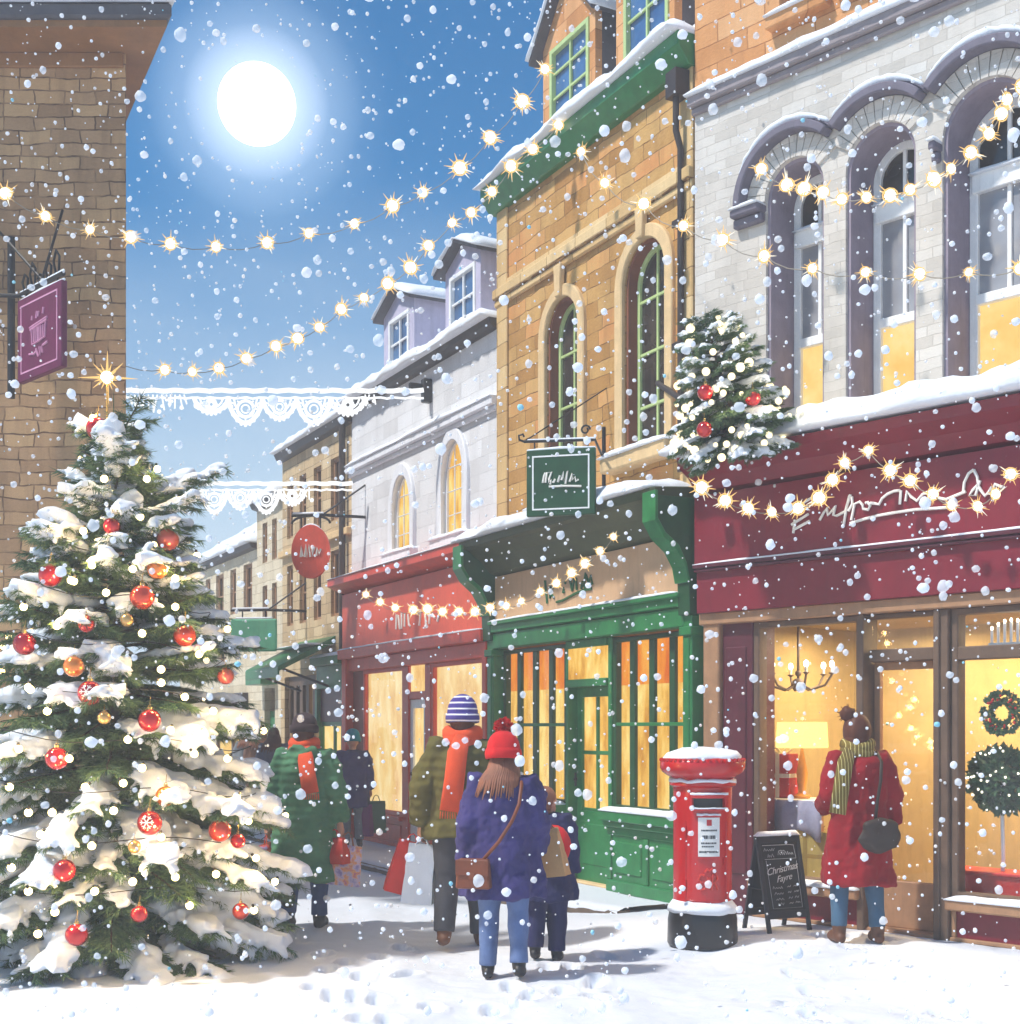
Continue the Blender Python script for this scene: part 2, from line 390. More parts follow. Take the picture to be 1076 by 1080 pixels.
class House:
    def __init__(s,fac,pxl,pxr,name,label,cat='building',group=None):
        s.f=fac; s.u0=fac.u(pxl); s.W=fac.u(pxr)-s.u0
        s.root=empty(name,fac.w(s.u0,0,0),fac.rz,label,cat,group)
    def x(s,px,off=0): return s.f.u(px,off)-s.u0
    def xz(s,px,py,off=0):
        u,z=s.f.xz(px,py,off); return u-s.u0,z
    def w(s,x,y,z): return s.f.w(s.u0+x,-y,z)
    def part(s,mb,name,mat,parent=None,**k): return mb.build(name,mat,parent or s.root,**k)
    def snowcap(s,x0,x1,y0,y1,z,h,seed=0,parent=None,name='snow_cap'):
        mb=MB(); snow(mb,(x0,y0,z),(x1,y0,z),(x1,y1,z),(x0,y1,z),h,seed); return mb.build(name,M['snow'],parent or s.root,smooth=180)
    def window(s,shape,x0,x1,z0,z1,y,fm,pm,fw=.05,vb=(),hb=(),bt=.022,depth=.06,low=None,bars_mat=None,point=1.0,name='window',rail=None):
        mk=rect if shape=='rect' else (lambda a,b,c,d: arch(a,b,c,d,14,point))
        mb=MB(); mb.ring(mk(x0,x1,z0,z1),mk(x0+fw,x1-fw,z0+fw,z1-fw),y,y+depth)
        for v in vb:
            xx=x0+(x1-x0)*v; h=z1-fw
            if shape!='rect':
                r=(x1-x0)/2; k=abs(v-.5)*2; h=z1-r*point+r*point*math.sqrt(max(0,1-k*k))-fw*.5
            mb.box(xx-bt/2,xx+bt/2,y+.012,y+depth-.014,z0+fw*.6,h)
        for v in hb:
            zz=z0+(z1-z0)*v; mb.box(x0+fw*.5,x1-fw*.5,y+.009,y+depth-.017,zz-bt/2,zz+bt/2)
        if rail is not None:
            zz=z0+(z1-z0)*rail; mb.box(x0+fw*.5,x1-fw*.5,y-.01,y+depth-.005,zz-fw*.5,zz+fw*.5)
        w=s.part(mb,name,fm,bev=.004)
        mb=MB(); e=fw*.6
        if low is None:
            mb.prism(mk(x0+e,x1-e,z0+e,z1-e),y+.03,y+.036); mb.build('pane',pm,w)
        else:                     # lit below the meeting rail, dark above it
            zz=z0+(z1-z0)*rail
            mb.prism(rect(x0+e,x1-e,z0+e,zz),y+.035,y+.041); mb.build('pane',low,w)
            mb=MB(); mb.prism(mk(x0+e,x1-e,zz,z1-e),y+.03,y+.036); mb.build('pane',pm,w)
        return w
    def shell(s,z0,z1,mat,depth=6,th=.3,front=.3,zr=None):
        mb=MB(); W=s.W
        mb.box(0,th,front,depth,z0,z1); mb.box(W-th,W,front,depth,zr if zr else z0,z1); mb.box(th,W-th,depth-th,depth,z0,z1)
        return s.part(mb,'side_wall',mat)
def dormer(h,x0,x1,z0,zw,zp,y,depth,wall_m,cheek_m,frame_m,pane_m,cols,rows,win,seed,snow_h=.1,over=.12):
    mb=MB(); xc=(x0+x1)/2
    outer=[(x0,z0),(x1,z0),(x1,zw),(xc,zp),(x0,zw)]
    wx0,wx1,wz0,wz1=win
    mb.wall(outer,[rect(wx0,wx1,wz0,wz1)],y,y+.08)
    d=h.part(mb,'dormer',wall_m)
    mb=MB(); mb.box(x0,x0+.08,y+.08,y+depth,z0,zw); mb.box(x1-.08,x1,y+.08,y+depth,z0,zw); mb.build('cheek',cheek_m,d)
    mb=MB(); sl=(zp-zw)/(xc-x0); ex=.12; t=.05
    for sg,xe in ((-1,x0-ex),(1,x1+ex)):
        ze=zw-sl*ex
        poly=[(xe,ze),(xc,zp),(xc,zp+t),(xe,ze+t)]
        mb.prism(poly,y-over,y+depth)
    mb.build('roof',M['slate'],d,bev=.006)
    mb=MB()
    for xe,s_ in ((x0-ex,0),(x1+ex,1)):
        ze=zw-sl*ex+t
        snow(mb,(xe,y-over-.02,ze),(xc,y-over-.02,zp+t),(xc,y+depth,zp+t),(xe,y+depth,ze),snow_h,seed+s_)
    mb.build('snow_cap',M['snow'],d,smooth=180)
    mb=MB(); fw=.05
    mb.ring(rect(wx0,wx1,wz0,wz1),rect(wx0+fw,wx1-fw,wz0+fw,wz1-fw),y-.02,y+.05)
    for i in range(1,cols): xx=wx0+(wx1-wx0)*i/cols; mb.box(xx-.014,xx+.014,y+.0,y+.03,wz0+fw*.7,wz1-fw*.7)
    for i in range(1,rows): zz=wz0+(wz1-wz0)*i/rows; mb.box(wx0+fw*.7,wx1-fw*.7,y+.003,y+.027,zz-.014,zz+.014)
    w=mb.build('window',frame_m,d,bev=.003)
    mb=MB(); mb.box(wx0+.02,wx1-.02,y+.035,y+.042,wz0+.02,wz1-.02); mb.build('pane',pane_m,d)
    return d
def strokes(px_list,place,rad,mb,n=6):
    for st in px_list: mb.tube([place(*p) for p in st],rad,n=n)

# ================================================================== SANDSTONE HOUSE WITH GREEN SHOP
h=House(GF,526,733,'sandstone_house','golden sandstone house with green bow shopfront, arched windows and green gutter')
W=h.W
w1=(h.x(577),h.x(612),3.95,6.12); w2=(h.x(659),h.x(704),4.22,6.22)
mb=MB(); mb.wall(rect(0,W,2.5,7.6),[arch(*w1),arch(*w2)],0,.32)
h.part(mb,'wall',M['sand'])
h.shell(0,7.6,M['sand'],6,.25,.32,zr=2.7)
for qa,qb in ((0,.25),(W-.2,W-.003)):
    mb=MB(); mb.box(qa,qb,-.03,.0,3.3,7.55); h.part(mb,'quoin',M['sand2'],bev=.01)
for i,(a,g) in enumerate(((w1,0),(w2,1))):
    x0,x1,z0,z1=a
    mb=MB(); mb.ring(arch(x0-.13,x1+.13,z0,z1+.13),arch(x0,x1,z0,z1),-.045,.02); sr=h.part(mb,'window_surround',M['trim_stone'],bev=.012,smooth=40)
    xc=(x0+x1)/2; mb=MB(); mb.prism([(xc-.05,z1-.0),(xc+.05,z1),(xc+.075,z1+.34),(xc-.075,z1+.34)],-.08,-.02); mb.build('keystone',M['trim_stone'],sr,bev=.01)
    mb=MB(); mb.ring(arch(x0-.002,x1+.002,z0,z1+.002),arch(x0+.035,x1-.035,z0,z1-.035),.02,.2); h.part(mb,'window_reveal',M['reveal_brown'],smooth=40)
    h.window('arch',x0+.035,x1-.035,z0,z1-.035,.12,M['green_pale'],M['glass_dark'],.045,vb=(.5,),hb=(.24,.5,.76),bt=.03)
    mb=MB(); mb.box(x0-.2,x1+.2,-.17,.25,z0-.14,z0+.002); h.part(mb,'window_sill',M['trim_stone'],bev=.015)
    h.snowcap(x0-.2,x1+.2,-.19,.2,z0,.07,20+i)
# string course with dark under-shadow ledge
mb=MB(); mb.box(-.02,W,-.08,.0,6.5,6.62); mb.box(-.02,W,-.05,.0,6.42,6.5); h.part(mb,'string_course',M['sand2'],bev=.015)
mb=MB(); mb.box(.12,W-.1,-.02,.0,6.62,6.7); h.part(mb,'band',M['sand2'],bev=.01)
# downpipe
mb=MB(); xp=W-.12; mb.tube([(xp,-.12,7.5),(xp,-.12,6.95),(xp,-.07,6.8),(xp,-.07,3.9)],.03,12); mb.box(xp-.08,xp+.08,-.18,-.01,7.25,7.48)
mb.box(xp-.07,xp+.07,-.12,0,6.1,6.16); mb.box(xp-.07,xp+.07,-.12,0,5.0,5.06); h.part(mb,'downpipe',M['gutter_dark'],smooth=40)
# eaves: green gutter board, slate roof, snow
mb=MB(); mb.prism_x([(-.01,7.5),(-.08,7.5),(-.14,7.58),(-.2,7.66),(-.2,7.78),(.1,7.78),(.1,7.5)],-.08,W+.02); h.part(mb,'gutter',M['green'],bev=.01)
h.snowcap(-.12,W+.03,-.27,.12,7.785,.16,31)
mb=MB(); mb.prism_x([(.1,7.6),(.1,7.79),(3.2,10.6),(6.2,7.79),(6.2,7.6)],0,W); h.part(mb,'roof',M['slate'])
mb=MB(); snow(mb,(0,.12,7.82),(W,.12,7.82),(W,3.2,10.62),(0,3.2,10.62),.14,33,.12); h.part(mb,'roof_snow',M['snow'],smooth=180)
for (pa,pb,wa,wb,zt) in ((573,628,581,622,9.0),(650,712,659,706,9.25)):
    yo=.1; x0,x1=h.x(pa,-yo),h.x(pb,-yo)
    dormer(h,x0,x1,7.7,zt,zt+.62,yo,2.2,M['orange'],M['slate'],M['green_pale'],M['glass_blue'],2,4,(h.x(wa,-yo),h.x(wb,-yo),7.85,zt-.08),40+pa)
# --- green shopfront
W=W+.12
mb=MB()
zf=2.5
mb.prism_x([(-.06,3.32),(-.16,3.36),(-.3,3.5),(-.44,3.6),(-.5,3.62),(-.5,3.7),(0,3.74),(0,3.32)],-.02,W-.02); h.part(mb,'cornice',M['olive_dark'],bev=.008)
h.snowcap(-.1,W-.1,-.56,.02,3.71,.15,51)
mb=MB(); mb.box(.12,W-.14,-.11,0,2.8,3.32); sg=h.part(mb,'signboard',M['board_beige'],bev=.006)
# lettering: dark green scribbled word (traced strokes)
ax=560; sc=10.76
def PL(X,Y): 
    x,z=h.xz(ax+X/sc,570+Y/sc,.12); return (x,-.118,z)
mb=MB(); strokes([[(160,455),(170,560),(185,715)],[(215,660),(222,520),(245,545),(215,590),(262,650)],[(385,470),(392,490)],[(365,600),(372,540),(378,590)],[(440,440),(455,500),(470,575)],[(470,560),(490,430),(510,430),(522,560)],[(570,550),(585,470),(600,520),(620,370),(640,440),(655,480),(680,400),(695,490),(660,520),(610,535)],[(290,700),(360,680),(440,635),(530,590),(610,560),(690,550),(670,530)]],PL,.014,mb)
mb.build('lettering',M['letter_green'],sg,smooth=60)
mb=MB(); mb.box(.1,W-.12,-.16,0,2.68,2.8); mb.box(.1,W-.12,-.13,0,2.5,2.675); mb.box(.1,W-.12,-.2,0,2.76,2.806); h.part(mb,'lintel',M['green'],bev=.01)
h.snowcap(.12,W-.14,-.2,-.11,2.806,.022,53)
prof=[(-.02,3.62),(-.5,3.62),(-.5,3.42),(-.42,3.3),(-.28,3.2),(-.2,3.05),(-.17,2.9),(-.16,2.6),(-.02,2.6)]
for xa,xb in ((-.1,.1),(W-.15,W+.03)):
    mb=MB(); mb.prism_x(prof,xa,xb); c=h.part(mb,'console_bracket',M['green_dark'],bev=.01)
    mb=MB(); mb.prism_x([(-.5,3.66),(-.53,3.66),(-.53,3.4),(-.44,3.26),(-.3,3.15),(-.22,3.02),(-.19,2.88),(-.16,2.88),(-.2,3.05),(-.28,3.2),(-.42,3.3),(-.5,3.42)],xa-.012,xb+.012); mb.build('edge_moulding',M['green'],c,bev=.004)
for xa,xb in ((-.06,.1),(W-.14,W+.0)):
    mb=MB(); mb.box(xa,xb,-.12,.1,.25,2.6); mb.box(xa-.02,xb+.02,-.15,.1,0,.25); mb.box(xa+.03,xb-.03,-.135,-.1,.4,2.4); mb.box(xa-.02,xb+.02,-.15,.1,2.42,2.5)
    p=h.part(mb,'pilaster',M['green'],bev=.008)
# windows: left bay, right bay
dl,dr=h.x(598),h.x(644)
def shopwin(xa,xb,z0,z1,nb,y=.02,fm='green_dark',deep=.16):
    mb=MB(); mb.ring(rect(xa,xb,z0,z1),rect(xa+.06,xb-.06,z0+.05,z1-.04),y-.02,y+.05)
    for i in range(1,nb): xx=xa+(xb-xa)*i/nb; mb.box(xx-.045,xx+.045,y-.01,y+.03,z0+.05,z1-.04)
    w=h.part(mb,'shop_window',M[fm],bev=.005)
    mb=MB(); mb.box(xa+.055,xb-.055,y-.014,y+.034,1.62,1.655); mb.build('transom',M['green'],w,bev=.004)
    mb=MB(); mb.box(xa+.05,xb-.05,y+.036,y+.04,z0+.04,z1-.03); mb.build('pane',M['glass'],w)
    mb=MB(); mb.box(xa-.02,xb-.01,y+.075,y+.085,z0,z1-.42); mb.box(xa-.02,xb-.01,y+.06,y+.07,z1-.46,z1+.0,mat=1); mb.build('lit_interior',[M['lit_gold'],M['lit_orange']],w)
    return w
shopwin(.12,dl,.8,2.48,4)
rx=W-.16
shopwin(dr+.04,rx,.8,2.48,4)
for xa,xb in ((.1,dl+.02),(dr+.02,rx+.02)):
    mb=MB(); mb.box(xa,xb,-.16,.12,.7,.8); mb.box(xa,xb,-.11,.12,.64,.7); sl=h.part(mb,'shop_sill',M['green'],bev=.012)
    h.snowcap(xa+.02,xb-.02,-.17,.0,.8,.045,60+int(xa*10))
    mb=MB(); mb.box(xa,xb,-.04,.12,0,.64); mb.box(xa,xb,-.07,.0,0,.12); mb.box(xa,xb,-.06,.0,.56,.64)
    n=2
    for i in range(n+1): xx=xa+(xb-xa-.08)*i/n; mb.box(xx,xx+.08,-.065,0,.12,.56)
    for i in range(n):
        xx=xa+(xb-xa-.08)*i/n+.08; x2=xa+(xb-xa-.08)*(i+1)/n
        mb.box(xx+.05,x2-.05,-.055,0,.19,.5)
    h.part(mb,'stall_riser',M['green'],bev=.01)
# door, set back in a lobby
mb=MB(); mb.box(dl,dl+.05,-.02,.5,0,2.5); mb.box(dr-.02,dr+.04,-.02,.5,0,2.5); mb.box(dl+.05,dr-.02,-.05,.02,2.02,2.1); mb.box(dl+.05,dr-.02,-.05,.02,2.42,2.498); h.part(mb,'door_frame',M['green'],bev=.008)
mb=MB(); mb.box(dl+.05,dr-.02,-.01,-.004,2.1,2.42); fl=h.part(mb,'fanlight',M['lit_gold'])
yd=.09; a,b=dl+.06,dr-.03
mb=MB(); mb.ring(rect(a,b,0.02,2.02),rect(a+.1,b-.1,.75,1.92),yd,yd+.05); mb.box(a+.1,b-.1,yd+.01,yd+.045,.75,.78); xm=(a+b)/2; mb.box(xm-.02,xm+.02,yd+.005,yd+.045,.75,1.92); mb.box(a+.1,b-.1,yd+.008,yd+.042,1.33,1.37)
mb.box(a+.1,b-.1,yd-.008,yd+.03,.2,.62)
d=h.part(mb,'door',M['green'],bev=.006)
mb=MB(); mb.box(a+.09,b-.09,yd+.03,yd+.036,.74,1.93); mb.build('pane',M['lit_gold'],d)
mb=MB(); mb.tube([(a+.05,yd-.05,1.0),(a+.05,yd-.05,1.14)],.012,8); mb.ball((a+.05,yd-.05,1.07),.022,10); mb.build('handle',M['iron'],d,smooth=180)
mb=MB(); mb.box(dl+.05,dr-.02,.0,.34,-.001,.03); h.part(mb,'doorstep',M['trim_stone'],bev=.01)
mb=MB(); mb.box(.1,W-.4,.74,.8,0,2.5); mb.box(.1,W-.2,.1,.8,2.5,2.56); h.part(mb,'shop_partition',M['wood'])

# ================================================================== WHITE HOUSE WITH RED SHOP
h=House(GF,371,526,'white_house','whitewashed house with pointed arch windows above a red shopfront')
W=h.W
wins=[(h.x(416),h.x(435),3.95,4.98),(h.x(468),h.x(491),3.95,5.14)]
mb=MB(); mb.wall(rect(0,W,2.5,6.25),[arch(*a,14,1.5) for a in wins],0,.3); h.part(mb,'wall',M['white'])
h.shell(0,6.25,M['white'],6,.25,.3)
for i,a in enumerate(wins):
    x0,x1,z0,z1=a
    mb=MB(); mb.ring(arch(x0-.13,x1+.13,z0-.0,z1+.16,14,1.5),arch(x0,x1,z0,z1,14,1.5),-.05,.02); h.part(mb,'window_surround',M['white_trim'],bev=.012,smooth=40)
    h.window('arch',x0,x1,z0,z1,.03,M['white_trim'],M['lit_gold'],.03,vb=(.35,.68),hb=(.25,.5,.75),bt=.012,point=1.5)
    mb=MB(); mb.box(x0-.18,x1+.18,-.12,.1,z0-.12,z0+.002); h.part(mb,'window_sill',M['white_trim'],bev=.01); h.snowcap(x0-.18,x1+.18,-.14,.08,z0,.05,70+i)
mb=MB(); mb.box(-.02,W,-.1,0,5.32,5.42); mb.box(-.02,W,-.05,0,5.26,5.32); h.part(mb,'string_course',M['white_trim'],bev=.012); h.snowcap(0,W,-.12,0,5.42,.06,75)
mb=MB(); mb.prism_x([(0,6.2),(-.06,6.21),(-.11,6.25),(-.13,6.32),(.1,6.32),(.1,6.2)],-.03,W); h.part(mb,'gutter',M['gutter_dark'],bev=.01)
h.snowcap(-.03,W,-.22,.12,6.32,.17,76)
mb=MB(); mb.prism_x([(.1,6.1),(.1,6.33),(3.2,8.2),(6.2,6.33),(6.2,6.1)],0,W); h.part(mb,'roof',M['slate'])
mb=MB(); snow(mb,(0,.1,6.36),(W,.1,6.36),(W,3.2,8.23),(0,3.2,8.23),.14,77,.12); h.part(mb,'roof_snow',M['snow'],smooth=180)
for (pa,pb,wa,wb) in ((405,437,411,432),(470,507,475,502)):
    yo=.05; x0,x1=h.x(pa,-yo),h.x(pb,-yo)
    dormer(h,x0,x1,6.25,7.3,7.52,yo,2.0,M['lilac'],M['lilac'],M['white_paint'],M['glass_blue'],2,2,(h.x(wa,-yo),h.x(wb,-yo),6.5,7.2),80+pa,.09)
mb=MB(); xq=h.x(447,.1); mb.box(xq-.05,xq+.05,-.12,.0,5.75,6.05); mb.box(xq-.03,xq+.03,-.3,-.12,5.9,5.98); h.part(mb,'light_bracket',M['iron'],bev=.01)
# red shop
mb=MB(); mb.prism_x([(-.02,3.55),(-.2,3.6),(-.34,3.66),(-.34,3.76),(-.04,3.84),(0,3.84),(0,3.55)],-.1,W-.02); h.part(mb,'cornice',M['red_shop'],bev=.008)
h.snowcap(-.1,W-.05,-.36,-.02,3.765,.035,90)
mb=MB(); mb.box(-.05,W-.1,-.13,0,2.74,3.55); sg=h.part(mb,'signboard',M['red_sign_board'],bev=.006)
def PL(X,Y):
    x,z=h.xz(400+X/10.76,620+Y/10.76,.13); return (x,-.136,z)
mb=MB(); strokes([[(205,300),(200,470)],[(225,310),(240,470)],[(262,285),(262,465)],[(298,290),(295,440)],[(335,300),(345,420),(360,435)],[(440,300),(480,260),(465,430)],[(530,270),(540,450)],[(545,280),(580,330),(575,410)],[(610,300),(640,340)],[(690,290),(668,380)],[(720,260),(730,300)]],PL,.016,mb)
mb.build('lettering',M['letter_white'],sg,smooth=60)
mb=MB(); mb.box(-.07,W-.08,-.2,0,2.6,2.74); mb.box(-.04,W-.1,-.1,0,2.42,2.6); h.part(mb,'lintel',M['red_shop'],bev=.01); h.snowcap(-.07,W-.08,-.2,-.1,2.74,.022,91)
p1,p2,p3,p4=h.x(385),h.x(428),h.x(433.5),h.x(451)
def redwin(xa,xb,z0,z1,y=-.03):
    mb=MB(); mb.ring(rect(xa,xb,z0,z1),rect(xa+.06,xb-.06,z0+.06,z1-.05),y,y+.05); w=h.part(mb,'shop_window',M['red_shop'],bev=.006)
    mb=MB(); mb.box(xa+.05,xb-.05,y+.05,y+.056,z0+.05,z1-.04); mb.build('pane',M['glass'],w)
    mb=MB(); mb.box(xa-.0,xb-.01,y+.085,y+.095,z0,z1); mb.build('lit_interior',M['lit_cream'],w)
redwin(p1,p2,.42,2.42); redwin(h.x(457),W-.16,.42,2.42)
mb=MB(); mb.box(p2,p3,-.04,.15,0,2.42); mb.box(p4,h.x(457),-.04,.15,0,2.42); mb.box(p3,p4,-.03,.1,1.98,2.08); h.part(mb,'door_frame',M['red_shop'],bev=.008)
mb=MB(); mb.box(p3,p4,.0,.006,2.08,2.42); h.part(mb,'fanlight',M['lit_cream'])
mb=MB(); mb.ring(rect(p3+.005,p4-.005,.02,1.975),rect(p3+.1,p4-.1,.5,1.86),-.01,.04); mb.box(p3+.1,p4-.1,.0,.035,.1,.5); d=h.part(mb,'door',M['white_paint'],bev=.006)
mb=MB(); mb.box(p3+.09,p4-.09,.02,.026,.49,1.87); mb.build('pane',M['lit_cream'],d)
mb=MB(); mb.ball((p3+.05,.0,1.0),.03,10); mb.build('handle',M['iron'],d,smooth=180)
for xa,xb in ((p1,p2),(h.x(457),W-.16)):
    mb=MB(); mb.box(xa,xb,-.1,.12,.36,.42); mb.box(xa,xb,-.02,.12,0,.36); mb.box(xa+.1,xb-.1,-.04,.0,.08,.3); mb.box(xa,xb,-.05,0,0,.06); h.part(mb,'stall_riser',M['red_shop'],bev=.008)
for xa,xb in ((-.05,.12),(W-.16,W-.06)):
    mb=MB(); mb.box(xa,xb,-.14,.12,0,2.6); mb.box(xa-.02,xb+.02,-.17,.1,0,.22); h.part(mb,'pilaster',M['red_shop'],bev=.008)
mb=MB(); mb.box(.12,p1,-.02,.12,0,2.42); h.part(mb,'side_panel',M['red_shop_dark'],bev=.006)

# ================================================================== TAN HOUSE WITH SMALL GREEN SHOP AND AWNING
h=House(GF,298,371,'tan_house','tall hazy tan stone house with green awning and small green shopfront')
W=h.W
wl=[]
for pa,pb in ((303,309),(316,323),(331,339),(349,358)):
    for z0,z1 in ((3.3,4.3),(4.75,5.7)): wl.append((h.x(pa),h.x(pb),z0,z1))
mb=MB(); mb.wall(rect(0,W,2.45,6.1),[rect(*a) for a in wl],0,.3); h.part(mb,'wall',M['tan'])
h.shell(0,6.1,M['tan'],6,.25,.3)
for a in wl: h.window('rect',*a,.05,M['wood'],M['glass_dark'],.05,vb=(.5,),hb=(.5,),bt=.03)
mb=MB(); mb.prism_x([(0,6.07),(-.1,6.1),(-.15,6.2),(.1,6.2),(.1,6.07)],-.03,W+.02); h.part(mb,'gutter',M['gutter_dark'],bev=.01); h.snowcap(0,W,-.2,.1,6.2,.15,101)
mb=MB(); mb.prism_x([(.1,6.0),(.1,6.2),(3.2,8),(6.2,6.2),(6.2,6.0)],0,W); h.part(mb,'roof',M['slate'])
mb=MB(); snow(mb,(0,.1,6.23),(W,.1,6.23),(W,3.2,8.03),(0,3.2,8.03),.14,102,.15); h.part(mb,'roof_snow',M['snow'],smooth=180)
mb=MB(); mb.box(0,W,-.08,0,4.45,4.56); h.part(mb,'string_course',M['trim_stone'],bev=.01)
xp=W-.18; mb=MB(); mb.tube([(xp,-.08,6.1),(xp,-.08,2.7)],.05,10); h.part(mb,'downpipe',M['gutter_dark'],smooth=60)
# small green shop
sa=h.x(341); sb=W-.08
mb=MB(); mb.box(sa-.06,sb+.04,-.2,0,2.55,2.68); mb.box(sa-.04,sb+.02,-.1,0,2.2,2.55); h.part(mb,'signboard',M['green'],bev=.01); h.snowcap(sa-.06,sb+.04,-.2,0,2.68,.05,103)
mb=MB(); mb.box(sa,sb,-.06,.1,1.7,2.2); h.part(mb,'dark_panel',M['maroon_dark'])
mb=MB(); mb.ring(rect(sa,sb,.5,1.7),rect(sa+.07,sb-.07,.57,1.63),-.04,.03); xm=(sa+sb)/2; mb.box(xm-.04,xm+.04,-.03,.02,.55,1.65); w=h.part(mb,'shop_window',M['green'],bev=.006)
mb=MB(); mb.box(sa+.06,sb-.06,.0,.006,.56,1.64); mb.build('pane',M['lit_yellow'],w)
mb=MB(); mb.box(sa-.04,sb+.02,-.08,.1,0,.5); mb.box(sa-.06,sa+.05,-.12,0,.5,2.2); mb.box(sb-.05,sb+.04,-.12,0,.5,2.2); h.part(mb,'stall_riser',M['green'],bev=.008)
# left part: dark doorways under the awning
a0,a1=h.x(300),h.x(335)
for qa,qb in ((0,a0+.1),(a1,sa)):
    mb=MB(); mb.box(qa,qb,-.03,.3,0,2.45); h.part(mb,'pier',M['tan'],bev=.01)
mb=MB(); n=5
for i in range(n):
    x0=a0+.1+(a1-a0-.1)*i/n; x1=a0+.1+(a1-a0-.1)*(i+1)/n
    mb.ring(rect(x0,x1,.1,2.45),rect(x0+.07,x1-.07,.7 if i!=2 else .2,2.3),.05,.15)
    mb.box(x0+.07,x1-.07,.08,.12,.1,.7 if i!=2 else .2)
w=h.part(mb,'shop_window',M['wood_dark'],bev=.006)
mb=MB(); mb.box(a0+.1,a0+.1+(a1-a0)*.55,.11,.116,.15,2.35); mb.build('pane',M['glass_dark'],w)
mb=MB(); mb.box(a0+.1+(a1-a0)*.55,a1,.11,.116,.15,2.35); mb.build('pane',M['lit_yellow'],w)
mb=MB(); b0,b1=h.x(304,.2),h.x(341,.2); mb.prism_x([(0,3.0),(-.9,2.52),(-.9,2.44),(0,2.9)],b0,b1); mb.box(b0,b1,-.91,-.88,2.36,2.5); h.part(mb,'awning',M['green'],bev=.006)
for xx in (b0+.05,b1-.05):
    mb=MB(); mb.tube([(xx,0,2.2),(xx,-.86,2.5)],.02,6); h.part(mb,'awning_arm',M['iron'])
h.snowcap(b0,b1,-.5,-.02,2.86,.03,104)

# ================================================================== NARROW CREAM HOUSE
h=House(GF,271,298,'cream_house','narrow pale cream house squeezed between the taller stone fronts','building')
W=h.W; wl=[(h.x(277),h.x(282),3.2,4.1),(h.x(287),h.x(292),3.2,4.1),(h.x(277),h.x(282),4.5,5.2),(h.x(287),h.x(292),4.5,5.2)]
dd=(h.x(279),h.x(290),.05,2.3)
mb=MB(); mb.wall(rect(0,W,0,5.5),[rect(*a) for a in wl]+[rect(*dd)],0,.3); h.part(mb,'wall',M['cream'])
h.shell(0,5.5,M['cream'],6,.25,.3)
for a in wl: h.window('rect',*a,.05,M['wood'],M['glass_dark'],.05,vb=(.5,),hb=(.5,),bt=.03)
mb=MB(); mb.box(dd[0],dd[1],.1,.15,.05,1.9); mb.box(dd[0]+.15,dd[1]-.15,.08,.1,.2,.9); mb.box(dd[0]+.15,dd[1]-.15,.08,.1,1.0,1.8); d=h.part(mb,'door',M['green'],bev=.01)
mb=MB(); mb.ball((dd[0]+.1,.06,1.0),.04,8); mb.build('handle',M['iron'],d,smooth=180)
mb=MB(); mb.box(dd[0]-.15,dd[1]+.15,-.3,0,2.35,2.6); h.part(mb,'door_canopy',M['green'],bev=.01); h.snowcap(dd[0]-.15,dd[1]+.15,-.3,0,2.6,.05,111)
mb=MB(); mb.prism_x([(0,5.46),(-.1,5.49),(-.14,5.58),(.1,5.58),(.1,5.46)],0,W); h.part(mb,'gutter',M['gutter_dark'],bev=.01); h.snowcap(0,W,-.19,.1,5.58,.15,112)
mb=MB(); mb.prism_x([(.1,5.4),(.1,5.6),(3.2,7.4),(6.2,5.6),(6.2,5.4)],0,W); h.part(mb,'roof',M['slate'])
mb=MB(); snow(mb,(0,.1,5.63),(W,.1,5.63),(W,3.2,7.43),(0,3.2,7.43),.14,113,.15); h.part(mb,'roof_snow',M['snow'],smooth=180)

# ================================================================== FAR LOW TERRACE
h=House(GF,190,271,'terrace_house','farthest hazy pale stone house with snowy roof and yellow lit shop window')
W=h.W; wl=[]
for pa,pb in ((196,202),(217,222),(228,236),(243,249),(257,266)):
    wl.append((h.x(pa),h.x(pb),3.75,4.6))
for pa,pb in ((217,224),(230,237)): wl.append((h.x(pa),h.x(pb),2.6,3.25))
mb=MB(); mb.wall(rect(0,W,2.2,4.85),[rect(*a) for a in wl],0,.3); h.part(mb,'wall',M['cream'])
h.shell(0,4.85,M['cream'],6,.25,.3)
for a in wl: h.window('rect',*a,.05,M['wood'],M['glass_dark'],.06,vb=(.5,),hb=(.5,),bt=.03)
mb=MB(); mb.box(0,W,-.1,0,3.42,3.54); h.part(mb,'string_course',M['trim_stone'],bev=.01); h.snowcap(0,W,-.12,0,3.54,.06,120)
mb=MB(); mb.box(0,h.x(228),0,.3,0,2.2); h.part(mb,'pier',M['cream']); mb=MB(); mb.box(h.x(262),W,0,.3,0,2.2); h.part(mb,'pier',M['cream'])
xa,xb=h.x(228),h.x(262)
mb=MB(); mb.box(xa,xb,-.12,.05,1.95,2.25); h.part(mb,'signboard',M['slate'],bev=.01)
mb=MB(); mb.ring(rect(xa,xb,.4,1.95),rect(xa+.09,xb-.09,.5,1.87),0,.1); xm=(xa+xb)/2; mb.box(xm-.05,xm+.05,.01,.09,.45,1.9); mb.box(xa,xb,0,.2,0,.4); w=h.part(mb,'shop_window',M['wood_dark'],bev=.008)
mb=MB(); mb.box(xa+.07,xb-.07,.06,.066,.45,1.9); mb.build('pane',M['lit_yellow'],w)
mb=MB(); mb.prism_x([(0,4.8),(-.1,4.83),(-.14,4.92),(.1,4.92),(.1,4.8)],0,W); h.part(mb,'gutter',M['gutter_dark'],bev=.01); h.snowcap(0,W,-.19,.1,4.92,.15,121)
mb=MB(); mb.prism_x([(.1,4.7),(.1,4.95),(3.2,6.9),(6.2,4.95),(6.2,4.7)],0,W); h.part(mb,'roof',M['slate'])
